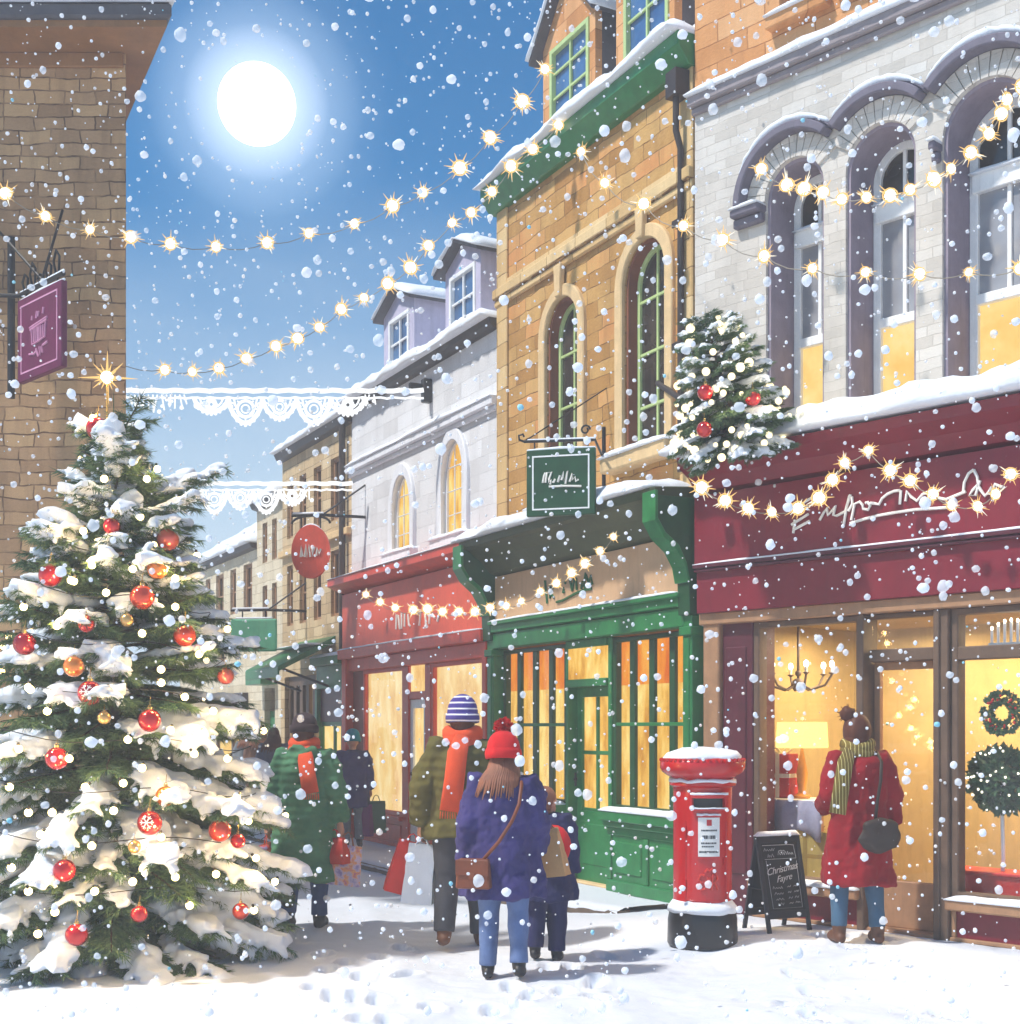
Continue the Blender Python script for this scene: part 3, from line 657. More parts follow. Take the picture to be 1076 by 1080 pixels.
mb=MB(); snow(mb,(0,.1,4.98),(W,.1,4.98),(W,3.2,6.93),(0,3.2,6.93),.16,122,.15); h.part(mb,'roof_snow',M['snow'],smooth=180)

# ================================================================== BROWN BRICK HOUSE ON THE LEFT
LX,LY=(133-CX)/F*12.6,12.6
root=empty('brick_house',(LX,LY,-.1),0,'tall brown brick house with dark overhanging eaves beside the purple hanging sign','building')
dv=Vector((-.462,.887)); Ld=7.4
def BL_(name,mb,mat,**k): return mb.build(name,mat,root,**k)
bx=dv*Ld
mb=MB(); pts=[(0,0),(bx.x,bx.y),(bx.x-7,bx.y),(-7-0,0)]
zt=8.15
vs=[(x,y,0) for x,y in pts]+[(x,y,zt) for x,y in pts]
mb.add(vs,[(0,1,2,3),(7,6,5,4),(0,4,5,1),(1,5,6,2),(2,6,7,3),(3,7,4,0)]); BL_('wall',mb,M['brown'])
eo=.55
def slab(z0,z1,e):
    q=[(e*1.05,-e),(bx.x+e,bx.y),(bx.x-7,bx.y),(-7,-e)]
    m=MB(); v=[(x,y,z0) for x,y in q]+[(x,y,z1) for x,y in q]
    m.add(v,[(0,1,2,3),(7,6,5,4),(0,4,5,1),(1,5,6,2),(2,6,7,3),(3,7,4,0)]); return m
BL_('soffit',slab(8.1,8.16,eo-.06),M['soffit'])
BL_('eaves_board',slab(8.16,8.29,eo),M['slate'],bev=.02)
mb=MB(); mb.box(-7,-.02,-.04,0,7.96,8.1); BL_('frieze',mb,M['soffit'],bev=.01)
mb=MB()
snow(mb,(-7,-eo-.05,8.3),(eo*1.05+.05,-eo-.05,8.3),(bx.x+eo,bx.y,8.8),(bx.x-7,bx.y,8.8),.16,130,.12); BL_('roof_snow',mb,M['snow'],smooth=180)
mb=MB(); q=[(eo,-eo,8.3),(bx.x+eo,bx.y,8.3),(bx.x+eo,bx.y,8.75),]; mb.add([(eo,-eo,8.29),(bx.x+eo,bx.y,8.29),(bx.x+eo,bx.y,8.78),(-7,-eo,8.29),(bx.x-7,bx.y,8.29),(bx.x-7,bx.y,8.78)],[(0,1,2),(3,5,4),(0,2,5,3),(1,4,5,2),(0,3,4,1)]); BL_('roof',mb,M['slate'])
# a dark window partly in view at the far left
xw=(-14-CX)/F*12.6-LX; mb=MB(); mb.ring(rect(xw-.9,xw,4.4,5.7),rect(xw-.84,xw-.06,4.46,5.64),-.03,.02); mb.box(xw-.46,xw-.42,-.02,.015,4.4,5.7); w=BL_('window',mb,M['wood_dark'],bev=.006)
mb=MB(); mb.box(xw-.86,xw-.04,-.012,-.006,4.44,5.66); mb.build('pane',M['glass_dark'],w)
# ================================================================== GREY HOUSE WITH MAROON SHOP
h=House(MF,733,1500,'grey_brick_house','pale grey brick house with three round arched windows above a wide maroon shopfront')
W=h.W; H2=h
def A(px,py,off=0): return h.xz(px,py,off)
arches=[]
for xl,xr in ((808,869),(892,966),(994,1088)):
    arches.append((h.x(xl),h.x(xr)))
sp=arches[2][0]-arches[1][0]
aw=.62
arch_full=[(a,b,3.6,6.05+(b-a)/2) for a,b in arches]
a3=arches[2]; arch_full.append((a3[0]+sp*1.05,a3[1]+sp*1.05,3.6,6.05+(a3[1]-a3[0])/2))
mb=MB(); mb.wall(rect(0,W,2.5,7.1),[arch(*a,20) for a in arch_full],0,.5); h.part(mb,'wall',M['grey'])
top_w=[(h.x(822),h.x(868),7.55,9.0),(h.x(893),h.x(925),7.6,9.0),(h.x(990),h.x(1040),7.6,9.0)]
mb=MB(); mb.wall(rect(0,W,7.1,9.6),[rect(*a) for a in top_w],0,.4); h.part(mb,'upper_wall',M['orange'])
h.shell(0,9.6,M['grey'],6,.1,.5)
mb=MB(); mb.box(-.02,W,-.1,0,7.08,7.17); mb.box(-.01,W,-.05,0,7.02,7.08); h.part(mb,'band_course',M['trim_grey'],bev=.012); h.snowcap(-.02,W,-.13,0,7.17,.08,200)
for a in top_w:
    h.window('rect',*a,.24,M['white_paint'],M['glass_dark'],.05,rail=.5)
    mb=MB(); mb.box(a[0]-.08,a[1]+.08,-.1,.2,a[2]-.1,a[2]+.002); h.part(mb,'window_sill',M['orange'],bev=.01); h.snowcap(a[0]-.08,a[1]+.08,-.12,.1,a[2],.05,201)
for i,a in enumerate(arch_full):
    x0,x1,z0,z1=a; r=(x1-x0)/2
    # reveal lining, mauve darker than the wall: recess shade put into its colour
    mb=MB(); mb.ring(arch(x0-.002,x1+.002,z0,z1+.002,20),arch(x0+.03,x1-.03,z0,z1-.03,20),.03,.48); h.part(mb,'window_reveal',M['reveal_shade_mauve'],smooth=40)
    # voussoir ring and hood moulding
    mb=MB(); n=20; cx=(x0+x1)/2; sz=z1-r
    for k in range(17):
        t0=PI*k/17+.008; t1=PI*(k+1)/17-.008
        mx=cx+(r+.185)*math.cos((t0+t1)/2)
        if (i<3 and mx>(x1+arch_full[i+1][0])/2) or (i>0 and mx<(arch_full[i-1][1]+x0)/2): continue
        ri,ro=r,r+.185
        poly=[(cx+ri*math.cos(t0),sz+ri*math.sin(t0)),(cx+ro*math.cos(t0),sz+ro*math.sin(t0)),(cx+ro*math.cos((t0+t1)/2),sz+ro*math.sin((t0+t1)/2)),(cx+ro*math.cos(t1),sz+ro*math.sin(t1)),(cx+ri*math.cos(t1),sz+ri*math.sin(t1)),(cx+ri*math.cos((t0+t1)/2),sz+ri*math.sin((t0+t1)/2))]
        mb.prism(poly,-.02,.02)
    h.part(mb,'arch_stones',M['grey'],bev=.006)
    ml=(arch_full[i-1][1]+x0)/2 if i>0 else None; mr_=(x1+arch_full[i+1][0])/2 if i<3 else None
    tr=math.acos(min(1,(mr_-cx)/(r+.27))) if mr_ is not None and mr_-cx<r+.27 else 0
    tl=PI-(math.acos(min(1,(cx-ml)/(r+.27))) if ml is not None and cx-ml<r+.27 else 0)
    def semi(rr,m=24): return [(cx+rr*math.cos(tr+(tl-tr)*k/m),sz+rr*math.sin(tr+(tl-tr)*k/m)) for k in range(m+1)]
    mb=MB(); mb.ring(semi(r+.26),semi(r+.19),-.13,0,closed=False); mb.ring(semi(r+.29),semi(r+.262),-.08,0,closed=False)
    hd=h.part(mb,'hood_moulding',M['hood_dark'],bev=.01,smooth=40)
    mb=MB(); m=26
    pts=[(cx+(r+.295)*math.cos(t),-.06,sz+(r+.295)*math.sin(t)) for t in [max(tr+.1,R(30))+(min(tl-.1,R(150))-max(tr+.1,R(30)))*k/m for k in range(m+1)]]
    mb.tube(pts,[.014+.024*math.sin(PI*k/m)+.012*noise.noise(Vector((k*.5,i*3,0))) for k in range(m+1)],8,sq=1.7,round_=True)
    mb.build('snow_cap',M['snow'],hd,smooth=180)
    # impost ledges
    for xa,xb in ((x0-.3,x0),):
        if i==1: continue
        if i>0 and xa<x0 and xb==x0: xa=arch_full[i-1][1]+.341 if arch_full[i-1][1]+.341<x0-.02 else x0-.06
        if xb-xa<.03: continue
        if xb>W: continue
        mb=MB(); mb.box(xa,xb,-.12,.02,5.96,6.03); mb.box(xa,xb,-.07,.0,5.88,5.96); h.part(mb,'impost',M['hood_dark'],bev=.015); h.snowcap(xa,xb,-.14,-.0,6.03,.035,210+i)
    # sash window set deep in the opening
    f0,f1=x0+.03,x1-.03
    mb=MB(); mb.ring(arch(f0,f1,z0,z1-.03,20),arch(f0+.07,f1-.07,z0+.07,z1-.1,20),.36,.44)
    mb.box(f0+.03,f1-.03,.335,.43,5.72,5.86); mb.box(f0+.05,f1-.05,.35,.425,4.86,4.94)
    xm=f0+(f1-f0)*.5; mb.box(xm-.018,xm+.018,.37,.415,4.9,5.75); mb.box(xm-.018,xm+.018,.37,.41,5.86,z1-.1)
    w=h.part(mb,'window',M['white_paint'],bev=.006)
    mb=MB(); mb.prism(rect(f0+.05,f1-.05,z0+.05,4.9),.4,.406); mb.build('pane',M['lit_yellow'],w)
    mb=MB(); mb.prism(rect(f0+.05,f1-.05,4.9,5.8),.392,.398); mb.build('pane',M['glass_grey'],w)
    mb=MB(); mb.prism(arch(f0+.05,f1-.05,5.8,z1-.08,20),.392,.398); mb.build('pane',M['glass_dark'],w)
    h.snowcap(f0+.02,f1-.02,.3,.37,5.86,.03,220+i)
# --- fascia
xl=.13
mb=MB(); mb.prism_x([(-.02,3.62),(-.16,3.66),(-.26,3.76),(-.4,3.84),(-.42,3.92),(0,3.98),(0,3.62)],xl,W); h.part(mb,'cornice',M['maroon'],bev=.012)
h.snowcap(xl-.12,W,-.5,.3,3.95,.19,230)
mb=MB(); mb.prism_x([(-.0,2.6),(-.14,2.6),(-.14,2.98),(-.17,3.0),(-.17,3.62),(0,3.62)],xl,W); sg=h.part(mb,'signboard',M['maroon'],bev=.004)
mb=MB(); mb.box(xl,W,-.2,-.13,2.985,3.02); mb.box(xl,W,-.185,-.14,2.955,2.98); mb.build('moulding',M['maroon_dark'],sg,bev=.006)
h.snowcap(xl,W,-.2,-.165,3.02,.014,231,parent=sg)
SC=4.203
def PL(X,Y):
    x,z=h.xz(820+X/SC,460+Y/SC,.19); return (x,-.182,z)
mb=MB(); strokes([[(75,370),(68,430)],[(60,392),(135,345)],[(68,415),(140,376)],[(100,312),(120,290),(155,270)],
 [(185,372),(205,335),(217,318),(222,350),(240,330),(255,308),(246,350),(262,352),(300,332)],
 [(322,258),(305,310),(290,402)],[(300,330),(318,262),(328,270),(330,300),(312,332)],
 [(325,372),(340,300),(362,290),(376,305),(378,322),(400,326),(409,308),(398,292),(388,296)],
 [(408,296),(428,298),(448,302),(462,275),(485,256),(515,243),(541,240)],[(545,240),(540,302)],[(566,288),(572,243),(590,268),(616,286),(640,258),(660,248),(690,262)],[(690,262),(715,274),(745,280),(790,262),(832,245)],
 [(822,245),(826,205),(845,165),(868,148)],[(868,148),(884,180),(888,212),(862,240),(850,262),(876,262),(896,196)],[(884,214),(900,240),(918,264),(936,245),(944,226),(950,250),(962,212),(1000,228)],
 [(320,386),(380,368),(440,352),(520,338),(610,325),(690,320),(750,316)]],PL,.012,mb); mb.build('lettering',M['letter_white'],sg,smooth=60)
# beam below the fascia
mb=MB(); mb.box(.12,W,-.1,.1,2.5,2.6); h.part(mb,'lintel',M['wood'],bev=.008)
# left piers
mb=MB(); mb.box(.15,h.x(764),-.08,.3,0,2.6); mb.box(.14,h.x(765),-.1,0,0,.25); h.part(mb,'pilaster',M['wood'],bev=.012)
mb=MB(); mb.box(h.x(764),h.x(796),-.03,.3,0,2.6); mb.box(h.x(768),h.x(790),-.045,-.02,.35,2.3); h.part(mb,'side_panel',M['maroon_dark'],bev=.01)
wa,wb=h.x(796),h.x(911); da,db=wb,h.x(992); fa,fb=db,h.x(1004); ra=fb; rb=W-.3
def bigwin(xa,xb,z0,z1,trans=None,mull=()):
    mb=MB(); mb.ring(rect(xa,xb,z0,z1),rect(xa+.06,xb-.06,z0+.05,z1-.05),-.02,.1)
    if trans: mb.box(xa+.06,xb-.06,-.035,.085,trans-.05,trans+.05)
    for m in mull: mb.box(m-.05,m+.05,-.028,.09,z0+.05,z1-.05)
    w=h.part(mb,'shop_window',M['wood_dark'],bev=.008)
    mb=MB(); mb.box(xa+.05,xb-.05,.03,.036,z0+.04,z1-.04); mb.build('pane',M['glass'],w)
bigwin(wa,wb,.32,2.5)
bigwin(ra,rb,.32,2.5,2.16,(ra+1.5,))
for xa,xb in ((wa,wb),(ra,rb)):
    mb=MB(); mb.box(xa,xb,-.12,.1,.24,.32); h.part(mb,'shop_sill',M['wood'],bev=.012); h.snowcap(xa,xb,-.13,-.02,.32,.04,240)
    mb=MB(); mb.box(xa,xb,.0,.1,0,.24); h.part(mb,'stall_riser',M['maroon'],bev=.006)
    mb=MB(); mb.box(xa,xb,-.04,0,0,.03); mb.box(xa,xa+.04,-.02,0,.03,.24); h.part(mb,'skirting',M['wood'],bev=.006)
mb=MB(); mb.box(fa,fb,-.06,.12,0,2.5); mb.box(fa-.02,fa+.03,-.08,.2,0,2.5); mb.box(wb-.03,wb+.03,-.06,.16,0,2.5); mb.box(wb+.05,fa-.02,.0,.12,2.12,2.22); mb.box(wb+.05,fa-.02,-.0,.1,2.46,2.499); h.part(mb,'door_frame',M['wood_dark'],bev=.008)
mb=MB(); mb.box(wb+.05,fa-.02,.05,.056,2.22,2.46); h.part(mb,'fanlight',M['glass'])
yd=.1; a,b=wb+.035,fa-.025
mb=MB(); mb.ring(rect(a,b,.03,2.12),rect(a+.05,b-.05,.4,2.06),yd,yd+.05); mb.box(a+.05,b-.05,yd+.008,yd+.045,.08,.4)
d=h.part(mb,'door',M['wood'],bev=.006)
mb=MB(); mb.box(a+.04,b-.04,yd+.025,yd+.03,.38,2.07); mb.build('pane',M['glass'],d)
mb=MB(); mb.tube([(a+.09,yd-.05,.95),(a+.09,yd-.05,1.25)],.014,8); mb.build('handle',M['iron'],d,smooth=180)
mb=MB(); mb.box(a-.05,b+.02,-.02,.4,-.02,.03); h.part(mb,'doorstep',M['wood'],bev=.01)
# shop room behind the glass
M['room']=paint('room_ochre',rgb(186,164,112),.9,.2,.2,2); M['room_floor']=paint('room_floor',rgb(150,110,70),.6,.2,.2)
x0r,x1r=.17,W-.2
mb=MB(); mb.box(x0r,x1r,2.3,2.4,0,2.6); mb.box(x0r-.06,x0r,.13,2.4,0,2.6); mb.box(x1r,x1r+.06,.13,2.4,0,2.6); mb.box(x0r,x1r,.5,2.3,2.56,2.62); mb.box(x0r,x1r,.11,.5,2.52,2.6)
h.part(mb,'room_wall',M['room'])
mb=MB(); mb.box(x0r,x1r,.41,2.3,-.02,.02); mb.box(wa,wb-.02,.1,.41,-.02,.3); mb.box(wa,wb-.04,.41,.7,.02,.3); mb.box(ra+.02,rb,.1,.7,.02,.3); h.part(mb,'room_floor',M['room_floor'])
def area(name,hh,x,y,z,size,power,col=(1,.78,.5),sy=None):
    l=bpy.data.lights.new(name,'AREA'); l.energy=power; l.size=size; l.color=col; l.shape='RECTANGLE'; l.size_y=sy or size
    o=bpy.data.objects.new(name,l); COL.objects.link(o); p=hh.w(x,y,z); o.location=p; return o
def plight(name,loc,power,col=(1,.74,.42),r=.06):
    l=bpy.data.lights.new(name,'POINT'); l.energy=power; l.color=col; l.shadow_soft_size=r
    o=bpy.data.objects.new(name,l); COL.objects.link(o); o.location=loc; return o
area('shop_room_fill',h,(wa+wb)/2,1.3,2.5,1.2,42); area('shop_room_fill',h,(da+db)/2+.1,1.4,2.5,.8,52,(1,.68,.3)); area('shop_room_fill',h,ra+.7,1.4,2.5,1.2,42)  # unseen fill lights added under the ceiling to brighten the shop room
# --- things in the window
def inside(px,py,y): 
    x,z=h.xz(px,py,-y); return x,z
def hthing(name,x,y,z,label,cat,group=None): return empty(name,h.w(x,y,z),MF.rz,label,cat,group)
yt=.6
tx0,tz=inside(800,840,yt); tx1,_=inside(872,840,yt)
t=hthing('display_table',(tx0+tx1)/2,yt,0.3,'white display table with a pale blue cloth drape inside the shop window','table'); tw=(tx1-tx0)/2+.12; th=tz-.3
mb=MB(); mb.box(-tw,tw,-.25,.25,th-.04,th); mb.build('table_top',M['white_paint'],t,bev=.01)
for sx in (-1,1):
    for sy in (-1,1):
        mb=MB(); mb.box(sx*(tw-.06)-.025,sx*(tw-.06)+.025,sy*.2-.025,sy*.2+.025,0,th-.04); mb.build('leg',M['wood'],t)
mb=MB(); n=26; vs=[];
for j,zz in enumerate((th-.002,th-.1,th-.2,th-.3)):
    for i in range(n+1):
        x=-tw-.01+(2*tw+.02)*i/n; vs.append((x,-.262-.02*math.sin(i*1.3)*(j>0)-.005*j,zz-(.05*math.sin(i*.55) if j==3 else 0)))
fs=[(j*(n+1)+i,j*(n+1)+i+1,(j+1)*(n+1)+i+1,(j+1)*(n+1)+i) for j in range(3) for i in range(n)]
mb.add(vs,fs); c=mb.build('cloth',cloth('blue_grey_cloth',rgb(150,152,176)),t,smooth=180); c.modifiers.new('thick','SOLIDIFY').thickness=.008
lx,lz=inside(846,838,yt)
t=hthing('table_lamp',lx,yt,tz+.003,'lit yellow drum shade lamp on the display table in the shop window','lamp')
sh=(inside(846,762,yt)[1]-inside(846,789,yt)[1]); sz=inside(846,789,yt)[1]-tz; sr=(inside(869,775,yt)[0]-inside(823,775,yt)[0])/2
mb=MB(); mb.lathe([(.07,0),(.075,.02),(.03,.05),(.045,sz*.35),(.05,sz*.5),(.025,sz*.8),(.012,sz*.95),(.012,sz+.05)],20); mb.build('base',paint('amber_glaze',rgb(222,150,60),.25),t,smooth=40)
mb=MB(); mb.lathe([(sr*.98,sz),(sr,sz+.01),(sr*.95,sz+sh),(sr*.93,sz+sh)],32); mb.build('lamp_shade',M['lit_yellow_strong'],t,smooth=40)
M['gift_red']=paint('red_gift_paper',rgb(196,44,40),.35,.15,.1); M['ribbon']=paint('white_ribbon',rgb(236,230,220),.4,.05,.1)
def gift(x,y,z,sx,sy,szz,mat,rib,label,rz=0.1):
    t=hthing('gift_box',x,y,z,label,'gift'); t.rotation_euler.z+=rz
    mb=MB(); mb.box(-sx/2,sx/2,-sy/2,sy/2,0,szz); mb.build('box',mat,t,bev=.006)
    mb=MB(); mb.box(-.02,.02,-sy/2-.004,sy/2+.004,-.001,szz+.004); mb.box(-sx/2-.003,sx/2+.003,-sy/2-.003,sy/2+.003,szz*.5-.018,szz*.5+.018); 
    for s in (-1,1): mb.tube([(0,0,szz),(s*.05,0,szz+.05),(s*.1,0,szz+.04),(s*.06,0,szz+.008),(0,0,szz)],.013,6)
    mb.build('ribbon',rib,t,bev=.002)
gx,_=inside(826,838,yt); gz2=inside(826,795,yt)[1]
gift(gx,yt-.02,tz+.003,.24,.16,gz2-tz,M['gift_red'],M['ribbon'],'red gift box with white ribbon on the display table next to the lamp')
M['olive_paper']=paint('olive_gift_paper',rgb(176,156,84),.5,.2,.2)
bx1,bz1=inside(862,925,.5); gift(bx1-.03,.5,.3,.42,.3,.42,M['olive_paper'],paint('gold_ribbon',rgb(150,128,60),.4),'large olive gold gift box on the window floor under the display table',.05)
M['white_gold']=paint('cream_paper',rgb(224,206,140),.5,.15)
gift(bx1-.48,.52,.3,.3,.26,.36,M['white_gold'],M['olive_paper'],'small cream gift box on the window floor left of the olive one',-.1)
# chandelier
cx_,cz_=inside(842,722,.8); ct=inside(842,652,.8)[1]; ct=2.56
t=hthing('chandelier',cx_,.8,cz_,'grey five armed candle chandelier hanging inside the shop window','chandelier')
M['pewter']=paint('pewter',rgb(120,104,94),.45,.2)
mb=MB(); mb.tube([(0,0,0),(0,0,ct-cz_)],.012,8); mb.ball((0,0,0),.06,12); mb.ball((0,0,.1),.03,10); mb.build('stem',M['pewter'],t,smooth=180)
ar=(inside(872,715,.8)[0]-inside(808,715,.8)[0])/2
for k in range(6):
    a=2*PI*k/6+.2; dx,dy=math.cos(a),math.sin(a)*.8
    mb=MB(); mb.tube([(dx*.03,dy*.03,.0),(dx*ar*.4,dy*ar*.4,-.05),(dx*ar*.8,dy*ar*.8,-.01),(dx*ar,dy*ar,.08)],.011,8); mb.lathe([(.01,0),(.03,.015),(.03,.02)],12,(dx*ar,dy*ar,.08)); arm=mb.build('arm',M['pewter'],t,smooth=60)
    mb=MB(); mb.lathe([(.013,0),(.013,.05)],10,(dx*ar,dy*ar,.1)); mb.build('candle',M['white_paint'],arm)
    mb=MB(); mb.ball((dx*ar,dy*ar,.175),.022,10,sc=(1,1,1.5)); mb.build('bulb',M['bulb'],arm,smooth=180)
# candle arch on the transom of the right window
kx,kz=inside(1066,672,.12)
t=hthing('candle_arch',kx,.13,2.215,'white seven candle arch standing on the transom of the end window','candle arch')
mb=MB(); mb.box(-.17,.17,-.02,.02,0,.02)
mb.build('base',M['white_paint'],t,bev=.003)
for k in range(7):
    x=-.15+.05*k; hh=.1+.07*math.sin(PI*(k+.5)/7)
    mb=MB(); mb.lathe([(.011,.02),(.011,hh)],10,(x,0,0)); c=mb.build('candle',M['white_paint'],t,smooth=60)
    mb=MB(); mb.ball((x,0,hh+.014),.01,8,sc=(1,1,1.6)); mb.build('flame',M['bulb'],c,smooth=180)
# foliage made of many leaves on a ring or ball
def leaves(mb,pts,nrms,size,rnd,mat=0,k=3):
    for p,nm in zip(pts,nrms):
        for _ in range(k):
            d=(Vector(nm)+Vector((rnd.uniform(-1,1),rnd.uniform(-1,1),rnd.uniform(-1,1)))*.9).normalized()
            s_=d.cross(Vector((rnd.uniform(-1,1),rnd.uniform(-1,1),rnd.uniform(-1,1)))).normalized()*size*.32
            q=Vector(p); L=size*rnd.uniform(.7,1.3)
            mb.add([q,q+d*L*.5+s_,q+d*L,q+d*L*.5-s_],[(0,1,2,3)],mat)
rnd=random.Random(5)
M['leaf']=paint('wreath_leaf',rgb(74,110,70),.6,.4,.2,12); M['berry']=paint('red_berry',rgb(200,40,30),.25,.1,.1); M['leaf_gold']=paint('gilded_leaf',rgb(190,180,90),.5,.3,.2)
wx_,wz_=inside(1057,752,.14); wr=.115
t=hthing('wreath',wx_,.14,wz_,'green wreath with red berries hanging inside the end window','wreath')
mb=MB(); P=[];Q=[]
for i in range(420):
    a=rnd.uniform(0,2*PI); b=rnd.uniform(0,2*PI); c=Vector((math.cos(a)*wr,0,math.sin(a)*wr)); nn=Vector((math.cos(a)*math.cos(b),math.sin(b),math.sin(a)*math.cos(b))); P.append(c+nn*.025);Q.append(nn)
leaves(mb,P,Q,.04,rnd); mb.build('leaves',M['leaf'],t)
mb=MB()
for i in range(26): 
    a=rnd.uniform(0,2*PI); mb.ball((math.cos(a)*wr+rnd.uniform(-.02,.02),-.04,math.sin(a)*wr+rnd.uniform(-.02,.02)),.011,8)
o=mb.build('berries',M['berry'],t,smooth=180)
tx_,tz_=inside(1057,822,.45); br=.24
pz=inside(1057,945,.45)[1]
t=hthing('topiary_tree',tx_,.45,.3,'ball shaped topiary tree with fairy lights in a red trough in the end window','plant')
mb=MB(); P=[];Q=[]
for i in range(1500):
    d=Vector((rnd.gauss(0,1),rnd.gauss(0,1),rnd.gauss(0,1))).normalized(); P.append(Vector((0,0,tz_-.3))+d*br*rnd.uniform(.6,1.0)); Q.append(d)
leaves(mb,P,Q,.06,rnd,0,2); mb.build('crown',M['leaf'],t)
mb=MB(); mb.tube([(0,0,.1),(.01,0,.3),(-.005,0,tz_-.3)],.016,8); mb.build('trunk',M['white_paint'],t,smooth=180)
mb=MB()
for i in range(44):
    d=Vector((rnd.gauss(0,1),rnd.gauss(0,1)-.5,rnd.gauss(0,1))).normalized(); mb.ball(Vector((0,0,tz_-.3))+d*br*1.08,.010,6)
o=mb.build('fairy_light',M['bulb_soft'],t,smooth=180)
zr=.18
mb=MB(); mb.add([(-.3,-.12,0),(.3,-.12,0),(.3,.12,0),(-.3,.12,0),(-.36,-.15,zr),(.36,-.15,zr),(.36,.15,zr),(-.36,.15,zr)],[(0,3,2,1),(4,5,6,7),(0,1,5,4),(1,2,6,5),(2,3,7,6),(3,0,4,7)]); mb.box(-.38,.38,-.17,.17,zr,zr+.025); mb.build('pot',M['gift_red'],t,bev=.006)

# ================================================================== WALL MOUNTED SIGNS
def flat_sign(name,label,cat,loc,rz,w,hh,th,body_m,edge_m,let_m,paths,border=True,rad=.006,group=None):
    t=empty(name,loc,rz,label,cat,group)
    mb=MB(); mb.box(-w/2,w/2,-th/2,th/2,-hh,0); b=mb.build('board',body_m,t,bev=.008)
    if border:
        m=min(w,hh)*.09
        for y in (-th/2-.004,th/2):
            mb=MB(); mb.ring(rect(-w/2+m,w/2-m,-hh+m,-m),rect(-w/2+m+.014,w/2-m-.014,-hh+m+.014,-m-.014),y,y+.004); mb.build('border_line',edge_m,b)
    mb=MB()
    for y in (-1,1):
        for st in paths: mb.tube([(p[0]*w*.5*(-y if False else 1),y*(th/2+.003),-hh/2+p[1]*hh*.5) for p in st],rad,6)
    mb.build('lettering',let_m,b,smooth=60)
    return t
# green hanging sign in front of the sandstone house
GY=12.3
c=at_depth(592,474,GY); hw=72/F*GY; hh=70/F*GY
t=flat_sign('hanging_sign','square dark green hanging sign with white border on a scrolled iron bracket','sign',c,R(-14),hw*1.03,hh,.05,M['green_dark'],M['white_paint'],M['letter_white'],
 [[(-.52,-.0),(-.48,.22),(-.44,.3)],[(-.44,0),(-.4,.3),(-.26,.32),(-.34,.1),(-.36,0),(-.28,.08),(-.3,-.06)],[(-.24,.02),(-.2,.0),(-.16,.1)],[(-.08,0),(-.02,.2)],[(.02,.06),(.08,.3),(.1,.02),(.2,.32),(.14,-.06)],[(.26,0),(.34,.24),(.34,.04),(.42,.14),(.44,0),(.52,.06)],[(-.34,-.12),(.1,-.12),(.6,-.15)]],rad=.010)
Mw=GF.u(636); wp=GF.w(Mw,0,0)
# bracket runs from the wall (pixel 636) out to the sign
bl=t.matrix_basis.inverted()
z0=c.z
def L(px,py,Y): return bl@at_depth(px,py,Y)
wallY=GF._hit(637,0)[1]
WP=at_depth(637,467,wallY-.02); 
ang=R(-14); e=Vector((math.cos(ang),math.sin(ang),0))
mb=MB(); p0=Vector((-hw*.56,0,.09)); p1=Vector((hw*.5,0,.075)); pw=bl@WP; pw.z=.09
mb.tube([p0,p1,pw],.014,8); mb.tube([p0,p0+Vector((-.045,0,.02)),p0+Vector((-.05,0,.06)),p0+Vector((-.01,0,.07)),p0+Vector((0,0,.045))],.011,8)
q=Vector((hw*.36,0,.17)); mb.tube([q+Vector((.045*math.cos(a)*(1-a/14),0,.045*math.sin(a)*(1-a/14))) for a in [i*.5 for i in range(15)]],.009,6)
mb.tube([pw+Vector((0,0,.32)),pw+Vector((0,0,-.35))],.02,8)
mb.tube([p0,(bl@at_depth(642,408,wallY-.02))],.007,6)
for x in (-hw*.4,hw*.4): mb.tube([(x,0,.09),(x,0,-.01)],.007,6)
mb.build('bracket',M['iron'],t,smooth=60)
mb=MB(); mb.tube([p0+Vector((.04,0,.014)),p1+Vector((0,0,.014))],[.008,.012],8,sq=.6,round_=True); mb.tube([(-hw*.5,0,.004),(0,0,.012),(hw*.5,0,.004)],[.012,.018,.012],8,round_=True); mb.build('snow_cap',M['snow'],t,smooth=180)
# purple sign on the brick house
A0=at_depth(22,318,12.2); B0=at_depth(68,292,11.6); dvec=(B0-A0); dvec.z=0; wl_=dvec.length; rz=math.atan2(dvec.y,dvec.x)
mid=(A0+B0)/2; mid.z=5.52
t=flat_sign('hanging_sign','plum purple hanging sign with pale emblem on a wrought iron bracket by the brick wall','sign',mid,rz,wl_,.76,.06,paint('plum_paint',rgb(106,26,70),.45,.25),paint('pink_line',rgb(214,150,180),.5),paint('pink_emblem',rgb(206,140,172),.5),
 [[(-.3,.36),(-.28,.46)],[(-.1,.36),(-.06,.52)],[(.0,.38),(.02,.5)],[(.2,.4),(.24,.54)],[(-.4,.2),(.0,.24),(.4,.28)],[(-.38,.14),(.38,.22)],[(-.3,.12),(-.28,-.22),(.0,-.2),(.3,-.16),(.34,.2)]]+[[(x,.14),(x+.01,-.18)] for x in (-.2,-.12,-.03,.06,.14,.23)]+[[(-.42,-.42),(-.2,-.46),(-.05,-.4)],[(-.1,-.36),(.0,-.56)],[(.06,-.34),(.08,-.54),(.16,-.36),(.2,-.52)],[(.2,-.34),(.42,-.3)]],rad=.011)
bl=t.matrix_basis.inverted()
wy=12.55
mb=MB(); P0=bl@at_depth(12,250,wy-.12); P1=bl@at_depth(12,420,wy-.12); mb.tube([P0,P1],.035,10)
mb.tube([bl@at_depth(-22,311,wy),bl@at_depth(22,312,12.25)],.02,8)
T0=Vector((-wl_*.5,0,.06)); T1=Vector((wl_*.48,0,.06)); mb.tube([T0,T1],.022,8)
